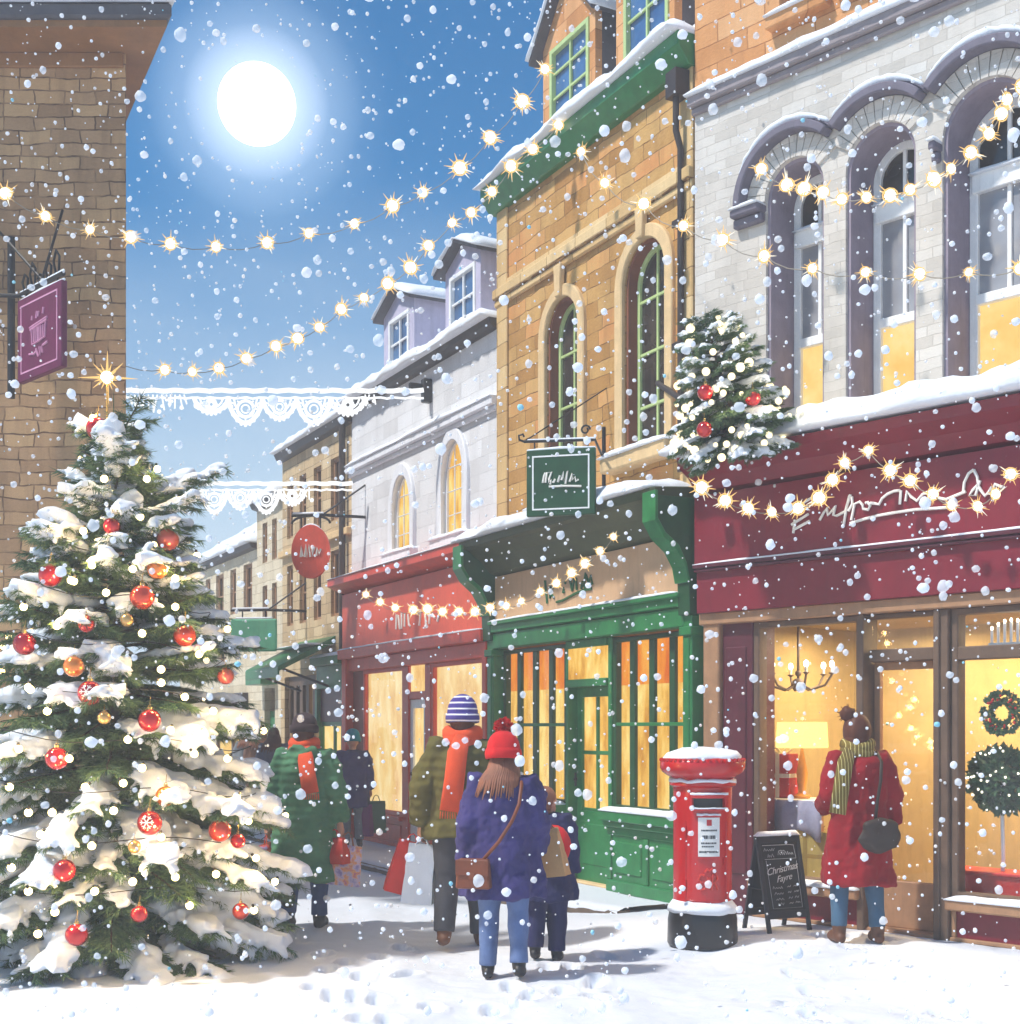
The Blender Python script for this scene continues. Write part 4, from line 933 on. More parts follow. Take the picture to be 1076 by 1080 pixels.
for x in (-wl_*.35,wl_*.35): mb.tube([(x,0,.06),(x,0,-.01)],.01,6)
for i in range(5):
    x=-wl_*.4+wl_*.18*i; hgt=.16+.08*math.sin(i*2.1)
    mb.tube([(x,0,.07),(x-.05,0,.07+hgt*.6),(x+.0,0,.07+hgt),(x+.06,0,.07+hgt*.7),(x+.05,0,.07)],.011,6)
k=Vector((0,0,.1)); mb.tube([k,bl@at_depth(0,245,wy)],.014,6); mb.tube([k,bl@at_depth(66,222,wy)],.014,6)
mb.build('bracket',M['iron'],t,smooth=60)
mb=MB(); mb.tube([T0+Vector((0,0,.02)),T1+Vector((0,0,.02))],[.015,.02],8,sq=.6,round_=True); mb.tube([(-wl_*.5,0,.004),(0,0,.01),(wl_*.5,0,.004)],[.012,.02,.012],8,round_=True); mb.build('snow_cap',M['snow'],t,smooth=180)
# round red sign and green far sign
def bracketed(name,label,px,py,off,w,hgt,mat,shape,let):
    u,z=GF.xz(px,py,off); p=GF.w(u,off,z); t=empty(name,p,R(-8),label,'sign')
    mb=MB()
    if shape=='round':
        pl=[(w/2*math.cos(2*PI*i/40),hgt/2*math.sin(2*PI*i/40)) for i in range(40)]; mb.prism(pl,-.03,.03)
    else: mb.box(-w/2,w/2,-.03,.03,-hgt/2,hgt/2)
    b=mb.build('board',mat,t,bev=.012 if shape=='round' else .03,seg=3)
    if let:
        mb=MB()
        for st in let: mb.tube([(x*w/2,-.034,z_*hgt/2) for x,z_ in st],.016,6)
        mb.build('lettering',M['letter_white'],b,smooth=60)
    loc=t.matrix_basis.inverted()@GF.w(u+off*.25,0,z+hgt/2+.2)
    mb=MB(); mb.tube([(-w*.5,0,hgt/2+.14),(w*.3,0,hgt/2+.14),(loc.x,loc.y,hgt/2+.14)],.022,8); mb.tube([(w*.3,0,hgt/2+.14),(loc.x,loc.y,hgt/2+.6)],.014,6)
    for x in (-w*.25,w*.25): mb.tube([(x,0,hgt/2+.14),(x,0,hgt*.44)],.012,6)
    if shape=='round': mb.tube([(w*.5*math.cos(a),0,hgt/2+.02+w*.2*math.sin(a)) for a in [PI*i/10 for i in range(11)]],.018,6)
    mb.build('bracket',M['iron'],t,smooth=60)
    mb=MB(); mb.tube([(-w*.45,0,hgt/2+.165),(w*.3,0,hgt/2+.165)],.02,8,sq=.6,round_=True)
    mb.tube([((w*.42)*math.cos(a) if shape=='round' else w*.5*math.cos(a),0,(hgt*.5+.005)*math.sin(a) if shape=='round' else hgt/2+.01) for a in [R(40+100*i/8) for i in range(9)]],.02,8,round_=True); mb.build('snow_cap',M['snow'],t,smooth=180)
M['sign_red']=paint('red_sign_paint',rgb(226,84,62),.5,.15); M['sign_teal']=paint('teal_sign_paint',rgb(96,176,140),.5,.15)
bracketed('hanging_sign','round red hanging sign with white scribble above the far pavement',328,582,.75,.56,.76,M['sign_red'],'round',[[(-.5,-.2),(-.46,.2),(-.4,-.18)],[(-.28,-.2),(-.22,.26),(-.16,-.2),(-.06,.24),(0,-.2)],[(.1,.2),(.12,-.18),(.22,.18)],[(.32,-.16),(.36,.14),(.48,-.12),(.55,.1)]])
bracketed('hanging_sign','blank rounded green hanging sign at the far end of the street',268,670,.8,.76,.52,M['sign_teal'],'box',None)
# ================================================================== GROUND, KERB, PAVEMENT
def sstep(a,b,x): t=max(0,min(1,(x-a)/(b-a))); return t*t*(3-2*t)
def mdist(x,y):
    p=Vector((x,y))-MF.O; return p.dot(MF.N),p.dot(MF.D)
FOOT=[(344,1023,.2),(365,1015,.1),(381,1030,.15),(352,1050,.3),(371,1050,-.1),(399,1053,.2),(379,1072,0),(411,1077,.2),(341,1006,.1),(429,1028,-.4),(606,1021,.2),(580,1020,.1),(628,1036,-.1),(632,1053,.3),(541,1039,.2),(560,1050,0),(596,1044,.1),(857,1000,.8),(890,1000,.9),(843,1032,.4),(863,1046,.5),(836,1060,.4),(865,1073,.5),(1001,1068,.4),(520,1062,.1),(398,1010,.3),(426,1000,.2),(330,1040,.1),(455,1060,.2),(905,1012,.6),(930,1004,.8),(640,1008,.3)]
FP=[]
for px,py,a in FOOT:
    Y=(CAMZ+.09)*F/(py-HZ); FP.append(((px-CX)/F*Y,Y,a))
PATHS=[((.2,4.5),(-.25,8.8),(-.9,12.5),(-2.4,17)),((1.9,5),(1.0,8.2),(1.6,9.6),(2.6,9.9)),((-3,6.2),(-1.5,8.0),(.4,8.6),(2.2,8.3),(4.2,6.6))]
def seg_d(x,y,a,b):
    ax,ay=a;bx,by=b; dx,dy=bx-ax,by-ay; t=max(0,min(1,((x-ax)*dx+(y-ay)*dy)/(dx*dx+dy*dy))); return math.hypot(x-ax-t*dx,y-ay-t*dy)
def ground_z(x,y,fine=True):
    d,u=mdist(x,y)
    k=(1-sstep(.75,2.1,d))*sstep(-1.2,.2,u)
    z=-.1+.1*k
    near=1-sstep(13,22,y)
    z+=near*(.018*noise.noise(Vector((x*.9,y*.9,3)))+.010*noise.noise(Vector((x*2.6,y*2.6,1))))
    if fine:
        z+=.004*noise.noise(Vector((x*9,y*9,5)))+.0025*noise.noise(Vector((x*22,y*22,5)))
        if 4<y<18:
            m=9
            for pth in PATHS:
                for a,b in zip(pth[:-1],pth[1:]): m=min(m,seg_d(x,y,a,b))
            w=math.exp(-(m/.28)**2); z-=.022*w*(.7+.8*abs(noise.noise(Vector((x*5,y*5,9)))))
            z+=.012*math.exp(-((m-.42)/.12)**2)
        for fx,fy,a in FP:
            dx,dy=x-fx,y-fy
            if abs(dx)<.3 and abs(dy)<.3:
                c_,s_=math.cos(a),math.sin(a); lx=dx*c_+dy*s_; ly=-dx*s_+dy*c_
                r=math.sqrt((lx/.062)**2+(ly/.15)**2)
                z-=.07*(1-sstep(.7,1.2,r)); z+=.018*math.exp(-((r-1.35)/.25)**2)
    return z
def axis(pts):
    out=[]
    for a,b,st in pts:
        n=max(1,int(round((b-a)/st))); out+= [a+(b-a)*i/n for i in range(n)]
    out.append(pts[-1][1]); return out
xs=axis([(-70,-10,6),(-10,-4.2,.3),(-4.2,4.8,.03),(4.8,8,.2),(8,60,6)])
ys=axis([(-4,4,.8),(4,6.2,.12),(6.2,11,.03),(11,14,.06),(14,26,.25),(26,120,8)])
vs=[(x,y,ground_z(x,y)) for y in ys for x in xs]; W_=len(xs)
fs=[(j*W_+i,j*W_+i+1,(j+1)*W_+i+1,(j+1)*W_+i) for j in range(len(ys)-1) for i in range(W_-1)]
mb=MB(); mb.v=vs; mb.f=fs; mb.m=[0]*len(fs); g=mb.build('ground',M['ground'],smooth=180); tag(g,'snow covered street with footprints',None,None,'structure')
# pavement with stone kerb along the straight house fronts
u0=GF.u(120); uE=GF.u(716)
def offw(u): 
    k=u-GF.u(606); return 1.12-.0*u if k<0 else 1.12-.5*sstep(0,2.2,k)
mb=MB(); pv=[];N=90; 
for i in range(N+1):
    u=u0+(uE-u0)*i/N; o=offw(u)
    for off,z in ((o+.005,-.2),(o+.004,-.022),(o-.13,-.02),(o-.131,-.2)):
        p=GF.w(u,off,z); pv.append(p)
fs=[]
for i in range(N):
    a=i*4; b=a+4
    for k in range(4): fs.append((a+k,a+(k+1)%4,b+(k+1)%4,b+k))
fs+=[(0,1,2,3),(N*4,N*4+3,N*4+2,N*4+1)]
mb.add(pv,fs); kb=mb.build('kerb',paint('kerb_stone',rgb(104,88,74),.8,.35,.6,9)); tag(kb,None,None,None,'structure')
mb=MB(); pv=[];m=8; N=220
for i in range(N+1):
    u=u0+(uE-u0)*i/N; o=offw(u)
    for j in range(m+1):
        off=(o+.012)*j/m+(.01*noise.noise(Vector((u*6,1,1))) if j==m else 0); 
        z=.005+.012*noise.noise(Vector((u*1.5,off*2,7)))+.004*noise.noise(Vector((u*8,off*8,7)))
        if j==m: z-=.03
        pv.append(GF.w(u,off,z))
    pv.append(GF.w(u,o+.002,-.055+.012*noise.noise(Vector((u*7,2,2)))))
fs=[(i*(m+2)+j,(i+1)*(m+2)+j,(i+1)*(m+2)+j+1,i*(m+2)+j+1) for i in range(N) for j in range(m+1)]
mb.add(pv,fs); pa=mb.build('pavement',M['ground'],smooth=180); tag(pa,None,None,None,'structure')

# ================================================================== POST BOX
PX,PY=at_depth(741,0,10.1).x,10.1
gz=ground_z(PX,PY,False)
M['post_red']=paint('post_box_red',rgb(196,24,28),.22,.12,.12,4,.6); M['black_gloss']=paint('black_gloss',rgb(28,28,32),.3,.3,.2,6,.5)
t=empty('post_box',(PX,PY,gz-.01),R(1),'tall red pillar post box with snow on its cap and a black base','post box')
ht=1.47; rb=.222
mb=MB(); mb.lathe([(rb+.035,0),(rb+.045,.02),(rb+.04,.2),(rb+.03,.25),(rb+.012,.29),(rb,.3)],48); mb.build('base',M['black_gloss'],t,smooth=40)
mb=MB(); mb.lathe([(rb,.3),(rb+.008,.31),(rb,.32),(rb,1.17),(rb+.004,1.2),(rb+.03,1.215),(rb+.03,1.235),(rb+.012,1.25),(rb+.012,1.27)],48); b=mb.build('body',M['post_red'],t,smooth=30)
mb=MB(); mb.lathe([(rb+.01,1.265),(rb+.05,1.29),(rb+.085,1.315),(rb+.1,1.345),(rb+.1,1.385),(rb+.085,1.41),(rb+.03,1.44),(.1,1.465),(0.001,1.47)],48)
for k in range(44):
    a=2*PI*k/44; mb.ball(((rb+.09)*math.cos(a),(rb+.09)*math.sin(a),1.405),.016,6)
mb.build('cap',M['post_red'],t,smooth=40)
mb=MB(); mb.lathe([(rb+.07,1.405),(rb+.075,1.425),(rb+.05,1.46),(.15,1.497),(0.001,1.505)],40)
for i,v in enumerate(mb.v):
    q=Vector(v); r_=math.hypot(q.x,q.y)
    f=1+.10*noise.noise(q*7); mb.v[i]=(q.x*f,q.y*f,q.z+.02*noise.noise(q*6))
mb.build('snow_cap',M['snow'],t,smooth=180)
for pr in ([(rb+.002,1.232),(rb+.034,1.236),(rb+.032,1.257),(rb+.01,1.264)],[(rb+.001,.298),(rb+.046,.258),(rb+.04,.30),(rb+.003,.345)]):
    mb=MB(); mb.lathe(pr,40)
    for i,v in enumerate(mb.v): q=Vector(v); mb.v[i]=(q.x,q.y,q.z+.016*noise.noise(q*11))
    mb.build('snow_rim',M['snow'],t,smooth=180)
def onb(a,z,r=rb): return Vector((r*math.sin(a),-r*math.cos(a),z))     # a = angle round from the front
def patch(mb,a0,a1,z0,z1,r0,r1,n=10,mat=0):
    vs=[]; 
    for r in (r0,r1):
        for z in (z0,z1):
            for i in range(n+1): vs.append(onb(a0+(a1-a0)*i/n,z,r))
    k=n+1; fs=[]
    for i in range(n): fs+=[(2*k+i,2*k+i+1,3*k+i+1,3*k+i),(i,k+i,k+i+1,i+1),(i,i+1,2*k+i+1,2*k+i),(k+i,3*k+i,3*k+i+1,k+i+1)]
    fs+=[(0,2*k,3*k,k),(n,k+n,3*k+n,2*k+n)]
    mb.add(vs,fs,mat)
mb=MB(); patch(mb,-.52,.62,1.125,1.15,rb-.01,rb+.055); patch(mb,-.52,.62,1.03,1.045,rb-.01,rb+.05); patch(mb,-.52,-.46,1.03,1.13,rb-.01,rb+.035,2); patch(mb,.56,.62,1.03,1.13,rb-.01,rb+.035,2)
s=mb.build('posting_slot',M['post_red'],t,bev=.004)
mb=MB(); patch(mb,-.46,.56,1.045,1.125,rb-.01,rb+.003); mb.build('aperture',M['black_gloss'],s)
mb=MB(); patch(mb,-.5,.6,1.15,1.165,rb+.0,rb+.055); patch(mb,-.5,.6,1.045,1.055,rb+.03,rb+.052); patch(mb,-.34,.44,.995,1.01,rb,rb+.02)
for i,v in enumerate(mb.v): q=Vector(v); mb.v[i]=(q.x,q.y,q.z+.006*noise.noise(q*30))
mb.build('snow_line',M['snow'],s,smooth=180)
mb=MB(); patch(mb,-.34,.44,.67,.995,rb,rb+.012); s=mb.build('notice_frame',M['post_red'],t,bev=.003)
mb=MB(); patch(mb,-.3,.4,.69,.98,rb+.012,rb+.015); s=mb.build('notice_plate',paint('notice_white',rgb(232,230,224),.4,.05),t)
mb=MB(); patch(mb,-.03,.13,.92,.965,rb+.015,rb+.0165,4); mb.build('emblem',M['post_red'],s)
rn=random.Random(3); mb=MB()
for z,hh,a0,a1 in ((.885,.012,-.2,.3),(.835,.026,-.16,.02),(.835,.026,.06,.26),(.79,.012,-.2,.28),(.765,.010,-.18,.22),(.725,.014,-.26,.36)):
    a=a0
    while a<a1-.01:
        w=rn.uniform(.02,.05); patch(mb,a,min(a+w,a1),z-hh/2,z+hh/2,rb+.015,rb+.0163,2); a+=w+.014
mb.build('notice_lettering',M['iron'],s)
# door seam, lock and raised cypher
mb=MB()
mb.tube([onb(a,.36,rb+.001) for a in [-.75+1.5*i/14 for i in range(15)]],.004,6); mb.tube([onb(-.75,z,rb+.001) for z in (.36,.95)],.004,6); mb.tube([onb(.75,z,rb+.001) for z in (.36,.95)],.004,6)
for z in (.45,.85): patch(mb,-.82,-.72,z,z+.06,rb,rb+.014,3)
patch(mb,.6,.68,.62,.68,rb,rb+.01,3)
mb.build('door_edge',M['post_red'],t,smooth=60)
mb=MB(); E=[[(-.09,.06),(-.17,.07),(-.21,.02),(-.15,0),(-.21,-.03),(-.17,-.075),(-.08,-.06)],[(.06,-.075),(.08,.07),(.16,.075),(.19,.03),(.13,-.005),(.08,-.01)],[(.12,-.01),(.2,-.075)],[(-.08,.09),(-.03,.12),(.02,.1),(.06,.125),(.1,.09)],[(-.02,.045),(-.02,-.045)],[(.02,.045),(.02,-.045)]]
for st in E: mb.tube([onb(.05+p[0]*1.6,.5+p[1]*.8,rb+.004) for p in st],.009,6)
mb.build('royal_cypher',paint('cypher_red',rgb(216,60,50),.3,.1),t,smooth=60)

# ================================================================== CHALK BOARD
p=at_depth(0,0,10.32); x0=(810-CX)/F*10.32
ang=R(25); e=Vector((math.cos(ang),math.sin(ang),0)); nv=Vector((math.sin(ang),-math.cos(ang),0))
bw=.42; c=Vector((x0,10.32,0))+e*bw/2-nv*.17
gz=ground_z(c.x,c.y,False)
t=empty('chalkboard_sign',(c.x,c.y,gz-.012),ang,'black A-frame chalkboard with white chalk writing and snow on its top edge','chalkboard')
Hh=.76; sp=.17; sl=math.atan2(sp,Hh)
def panel(sgn,name):
    # hinge at the top, foot at y=-sgn*sp
    rot=Matrix.Rotation(-sgn*sl if True else 0,3,'X')
    def T(x,y,z): q=rot@Vector((x,y,z-Hh)); return q+Vector((0,0,Hh))
    L_=Hh/math.cos(sl)
    def bx(mb,x0,x1,y0,y1,z0,z1):
        k=len(mb.v); mb.box(x0,x1,y0,y1,z0,z1)
        for i in range(k,len(mb.v)): mb.v[i]=tuple(T(*mb.v[i]))
    zb=Hh-L_
    mb=MB(); bx(mb,-bw/2,-bw/2+.035,-.012,.012,zb,Hh); bx(mb,bw/2-.035,bw/2,-.012,.012,zb,Hh); bx(mb,-bw/2+.035,bw/2-.035,-.012,.012,Hh-.06,Hh); bx(mb,-bw/2+.035,bw/2-.035,-.012,.012,zb+.12,zb+.18)
    f=mb.build(name,M['black_frame'],t,bev=.003)
    mb=MB(); bx(mb,-bw/2+.03,bw/2-.03,-.004,.004,zb+.17,Hh-.05); mb.build('slate',M['slate_board'],f)
    return f,T,zb
M['black_frame']=paint('black_frame',rgb(34,38,46),.5,.25); M['slate_board']=paint('slate_board',rgb(36,38,40),.85,.3,.2,8)
f,T,zb=panel(1,'front_panel'); panel(-1,'rear_panel')
mb=MB()
def C_(st,r=.0022): mb.tube([T(x,-.0065,z) for x,z in st],r,5)
zt_=Hh-.08; rn=random.Random(11)
C_([(-.16,zt_),(.1,zt_),(.14,zt_-.005)]); C_([(-.15,zt_-.11),(.15,zt_-.11),(.14,zt_)],.0015)
C_([(-.14,zt_-.12),(-.13,zb+.2),(.15,zb+.2),(.15,zt_-.13)],.0014)
def scrib(x0,x1,z,hh,dens=.011):
    st=[];x=x0;k=0
    while x<x1: st.append((x,z+(hh if k%2 else 0)*rn.uniform(.6,1.1))); x+=dens*rn.uniform(.6,1.4); k+=1
    if len(st)>1: C_(st,.0017)
scrib(-.15,-.04,zt_-.045,.022); scrib(-.12,-.05,zt_-.095,.03); scrib(-.02,.14,zt_-.08,.026); scrib(-.01,.05,zt_-.05,.01)
def word(txt,x,z,size,shear=.35):
    cu=bpy.data.curves.new('w','FONT'); cu.body=txt; cu.size=size; cu.shear=shear; cu.extrude=.0008; cu.align_x='CENTER'; cu.space_character=.95
    o=bpy.data.objects.new('w',cu); COL.objects.link(o); bpy.context.view_layer.update()
    me=bpy.data.meshes.new_from_object(o); vs=[T(x+v.co.x,-.0065-v.co.z,z+v.co.y+.16*v.co.x) for v in me.vertices]
    mb.add(vs,[tuple(p.vertices) for p in me.polygons]); bpy.data.objects.remove(o); bpy.data.meshes.remove(me); bpy.data.curves.remove(cu)
word('Christmas',-.0,zt_-.215,.078); word('Fayre',.01,zt_-.285,.072)
for i,zz in enumerate((zt_-.345,zt_-.39,zt_-.435,zt_-.475)):
    scrib(-.11+.01*i,-.01,zz,.018); scrib(.03,.07,zz+.008,.014); scrib(.09,.14,zz+.012,.014)
mb.build('chalk_writing',M['chalk'],f)
mb=MB(); snow(mb,(-bw/2,-.022,Hh),(bw/2,-.022,Hh),(bw/2,.022,Hh),(-bw/2,.022,Hh),.035,300,.03); mb.build('snow_cap',M['snow'],t,smooth=180)
mb=MB()
for sx in (-1,1): mb.tube([(sx*(bw/2-.02),-sp*.5,Hh*.45),(sx*(bw/2-.02),sp*.5,Hh*.45)],.004,6)
mb.build('stay',M['iron'],t)
# ================================================================== FIR TREES
t=NT('fir_needles'); v=t.coord(); n=t.noise(v,2.5,4); n2=t.noise(v,40,2)
c=t.ramp(n,[(.3,rgb(34,62,42)),(.5,rgb(66,100,66)),(.7,rgb(128,156,112))]); c=t.mix(.35,c,t.ramp(n2,[(.3,rgb(28,50,34)),(.7,rgb(130,150,100))]))
p=t.bsdf(c,.6,None,Specular_IOR_Level=.3); M['needle']=t.mat
M['bark']=paint('bark',rgb(72,54,40),.9,.35,.8,14)
def tris_obj(name,V,mat,parent,k=3):
    V=np.asarray(V,dtype=np.float32).reshape(-1,3); n=len(V)//k
    me=bpy.data.meshes.new(name); me.vertices.add(len(V)); me.vertices.foreach_set('co',V.ravel())
    me.loops.add(n*k); me.loops.foreach_set('vertex_index',np.arange(n*k,dtype=np.int32))
    me.polygons.add(n); me.polygons.foreach_set('loop_start',np.arange(0,n*k,k,dtype=np.int32)); me.update(calc_edges=True); me.validate()
    me.materials.append(mat); o=bpy.data.objects.new(name,me); COL.objects.link(o); o.parent=parent; return o
def needles_along(p0,p1,r,per_m,ln,wd,flat=.55):
    """needle triangles along segments; p0,p1 arrays (n,3)"""
    out=[]
    for a,b in zip(p0,p1):
        d=b-a; L=np.linalg.norm(d)
        if L<1e-4: continue
        n=max(2,int(L*per_m)); d=d/L
        up=np.array([0,0,1.]); s=np.cross(d,up); s/=max(1e-6,np.linalg.norm(s)); u=np.cross(s,d)
        tt=r.random(n)*L; an=r.random(n)*2*np.pi
        base=a+d*tt[:,None]
        side=s*np.cos(an)[:,None]+u*(np.sin(an)*flat)[:,None]-up*.30
        dr=side+d*(.75+.4*r.random(n))[:,None]; dr/=np.linalg.norm(dr,axis=1)[:,None]
        l=ln*(.7+.5*r.random(n))
        w=np.cross(dr,r.normal(size=(n,3))); w/=np.linalg.norm(w,axis=1)[:,None]
        tri=np.stack([base-w*wd/2,base+w*wd/2,base+dr*l[:,None]],axis=1)
        out.append(tri.reshape(-1,3))
    return np.concatenate(out) if out else np.zeros((0,3))
def fir(name,label,loc,H,prof,seed,nbr,per_m,ln,wd,tw_len,rem,snow_k=1.0,trunk_r=.06,lean=None,group=None,cat='tree',z_lo=.22):
    rn=random.Random(seed); r=np.random.default_rng(seed)
    t=empty(name,loc,0,label,cat,group)
    if lean: t.rotation_euler=lean
    mb=MB(); mb.tube([(0,0,-.02),(0.01,0,H*.35),(-.01,.01,H*.7),(0,0,H*.97)],[trunk_r,trunk_r*.75,trunk_r*.4,trunk_r*.1],10)
    S0=[];S1=[];sn=MB(); ns=0
    for i in range(nbr):
        f=(i+.5)/nbr; z=z_lo+(H*.93-z_lo)*(f**1.04 if nbr>90 else f)
        az=i*2.39996+rn.uniform(-.3,.3)
        Rr=prof(z)*rn.uniform(.82,1.12)
        if nbr>90 and z/H>.74: Rr*=rn.choice([.45,.6,1.0,1.65])
        k=z/H; el=R(-8+62*k**1.6+rn.uniform(-13,9)); droop=.30*(1-k)*(1-.5*max(0,1-z/.5))*Rr
        dr=Vector((math.cos(az),math.sin(az),0))
        hz=Rr; pts=[]
        m=7
        for j in range(m+1):
            s=j/m; q=dr*(hz*s)+Vector((0,0,z+math.tan(el)*hz*s*(.6+.0*s)-droop*(s**1.5)+.10*Rr*max(0,s-.6)))
            q+=Vector((noise.noise(Vector((i,s*2,1))),noise.noise(Vector((i,s*2,2))),noise.noise(Vector((i,s*2,3)))*.6))*.06*Rr
            pts.append(q)
        mb.tube(pts,[trunk_r*.28*(1-.8*j/m)*(1-.5*k) for j in range(m+1)],5,cap=False)
        side=dr.cross(Vector((0,0,1)))
        for j in range(m): 
            if j>=1: S0.append(np.array(pts[j]));S1.append(np.array(pts[j+1]))
        ends=[]
        step=.085*(H/4)
        nt=max(3,int(Rr/step))
        for q in range(nt):
            s=.22+.78*(q+.5)/nt; a=s*m; j=min(m-1,int(a)); b=pts[j].lerp(pts[j+1],a-j); d=(pts[j+1]-pts[j]).normalized()
            for sg in (-1,1):
                l=tw_len*(.35+.65*(1-s)**.7)*rn.uniform(.75,1.2)*(1-.35*k)
                dd=(d*.75+side*sg*.8+Vector((0,0,rn.uniform(-.3,.12)))).normalized()
                e=b+dd*l+Vector((0,0,-.18*l))
                mid=b.lerp(e,.5)+Vector((0,0,.04*l))
                S0+= [np.array(b),np.array(mid)]; S1+=[np.array(mid),np.array(e)]
                if l>.16*H/4:
                    for w in (.35,.6,.82):
                        c0=b.lerp(e,w); 
                        for s2 in (-1,1):
                            e2=c0+(dd*.7+dd.cross(Vector((0,0,1)))*s2*.8+Vector((0,0,rn.uniform(-.35,.05)))).normalized()*l*.38*(1.1-w)
                            S0.append(np.array(c0)); S1.append(np.array(e2))
                ends.append((b,e,s))
        # snow lying on this bough
        if rn.random()<.80 and k<.97:
            cov=rn.uniform(.5,1.0)*snow_k
            s=rn.uniform(.28,.5); w0=(.075+.035*(1-k))*H/4*cov
            while s<1.0:
                a=s*m; j=min(m-1,int(a)); b=pts[j].lerp(pts[j+1],a-j); d=(pts[j+1]-pts[j])
                rr=w0*(.75+.5*rn.random())*(1.05-.35*abs(s-.6)); 
                rot=d.to_track_quat('X','Z').to_matrix()
                sn.ball(b+Vector((0,0,rr*.30))+side*rn.uniform(-.4,.4)*rr,rr,8,sc=(1.4,1.1,.62),rot=rot,nz=.75,seed=ns); ns+=1
                s+=rr*1.3/Rr
            for b,e,s_ in ends:
                if s_>.4 and rn.random()<.66*cov:
                    d=e-b; rot=d.to_track_quat('X','Z').to_matrix(); rr=w0*.62*rn.uniform(.7,1.2)
                    sn.ball(b.lerp(e,.35)+Vector((0,0,rr*.3)),rr,8,sc=(1.7,.9,.48),rot=rot,nz=.5,seed=ns)
                    if rn.random()<.75: sn.ball(b.lerp(e,.72)+Vector((0,0,rr*.25)),rr*.8,8,sc=(1.7,.85,.5),rot=rot,nz=.5,seed=ns+9)
                    if rn.random()<.35: sn.ball(b.lerp(e,.9)+Vector((0,0,-rr*.25)),rr*.55,8,sc=(.8,.8,1.2),nz=.4,seed=ns+5)
                    ns+=1
    # leader shoots
    for (a,b) in (((0,0,H*.8),(0,0,H)),):
        S0.append(np.array(a,float));S1.append(np.array(b,float))
    mb.build('trunk',M['bark'],t,smooth=60)
    V=needles_along(S0,S1,r,per_m,ln,wd)
    cr=tris_obj('crown',V,M['needle'],t)
    s=sn.build('snow_cover',M['snow'],t,smooth=180,rem=rem)
    return t
TX,TY=(120-CX)/F*9.9,9.9
def profA(z):
    tb=[(0,1.18),(.25,1.30),(.9,1.27),(1.5,1.14),(2.1,.96),(2.8,.68),(3.3,.44),(3.7,.30),(4.05,.12),(4.3,.05)]
    for (a,b),(c_,d) in zip(tb[:-1],tb[1:]):
        if z<=c_: return b+(d-b)*(z-a)/(c_-a)
    return .05
TG=ground_z(TX,TY,False)
TREE=fir('christmas_tree','tall snow laden Christmas tree with red baubles and fairy lights in the street',(TX,TY,TG),4.15,profA,3,235,290,.080,.0080,.34,.014,1.12,.075)
# ---- baubles
def bauble(name,loc,r,mat,label,group,pat=None):
    t=empty(name,loc,0,label,'bauble',group)
    mb=MB(); mb.ball((0,0,0),r,28); b=mb.build('ball',mat,t,smooth=180)
    mb=MB(); mb.lathe([(r*.2,r*.95),(r*.2,r*1.14),(r*.14,r*1.17)],14); mb.tube([(r*.12*math.cos(a),0,r*1.25+r*.12*math.sin(a)) for a in [2*PI*i/10 for i in range(11)]],r*.03,5); mb.build('cap',M['gold'],t,smooth=40)
    mb=MB(); mb.tube([(0,0,r*1.3),(0,r*.3,r*2.1)],r*.03,4); mb.build('hanger',M['gold'],t)
    if pat:
        mb=MB()
        for k in range(6):
            a=PI*k/6*2
            P_=lambda x,z:Vector((x,-math.sqrt(max(0,(r*1.012)**2-x*x-z*z)),z))
            L=[(r*.55*s*math.cos(a),r*.1+r*.55*s*math.sin(a)) for s in (0,.5,1)]
            mb.tube([P_(*q) for q in L],r*.045,5)
            for sg in (-1,1): mb.tube([P_(r*.34*math.cos(a),r*.1+r*.34*math.sin(a)),P_(r*.5*math.cos(a+sg*.38),r*.1+r*.5*math.sin(a+sg*.38))],r*.035,5)
        mb.build('snowflake',M['letter_white'],b)
    return t
def shiny(name,c,rough=.12): 
    t=NT(name); v=t.coord(); n=t.noise(v,20,2); t.bsdf(c,rough,t.bump(n,.03,.002),Metallic=.55,Specular_IOR_Level=.7,Coat_Weight=.8,Coat_Roughness=.05); return t.mat
M['gold']=shiny('gold_cap',rgb(206,168,90),.25)
BM={'red':shiny('bauble_red',rgb(200,26,24)),'deep':shiny('bauble_crimson',rgb(168,16,26)),'redorange':shiny('bauble_vermilion',rgb(226,72,36)),'orange':shiny('bauble_orange',rgb(244,140,52)),'gold':shiny('bauble_gold',rgb(206,162,92),.2),'pale':shiny('bauble_coral',rgb(220,96,76),.25)}
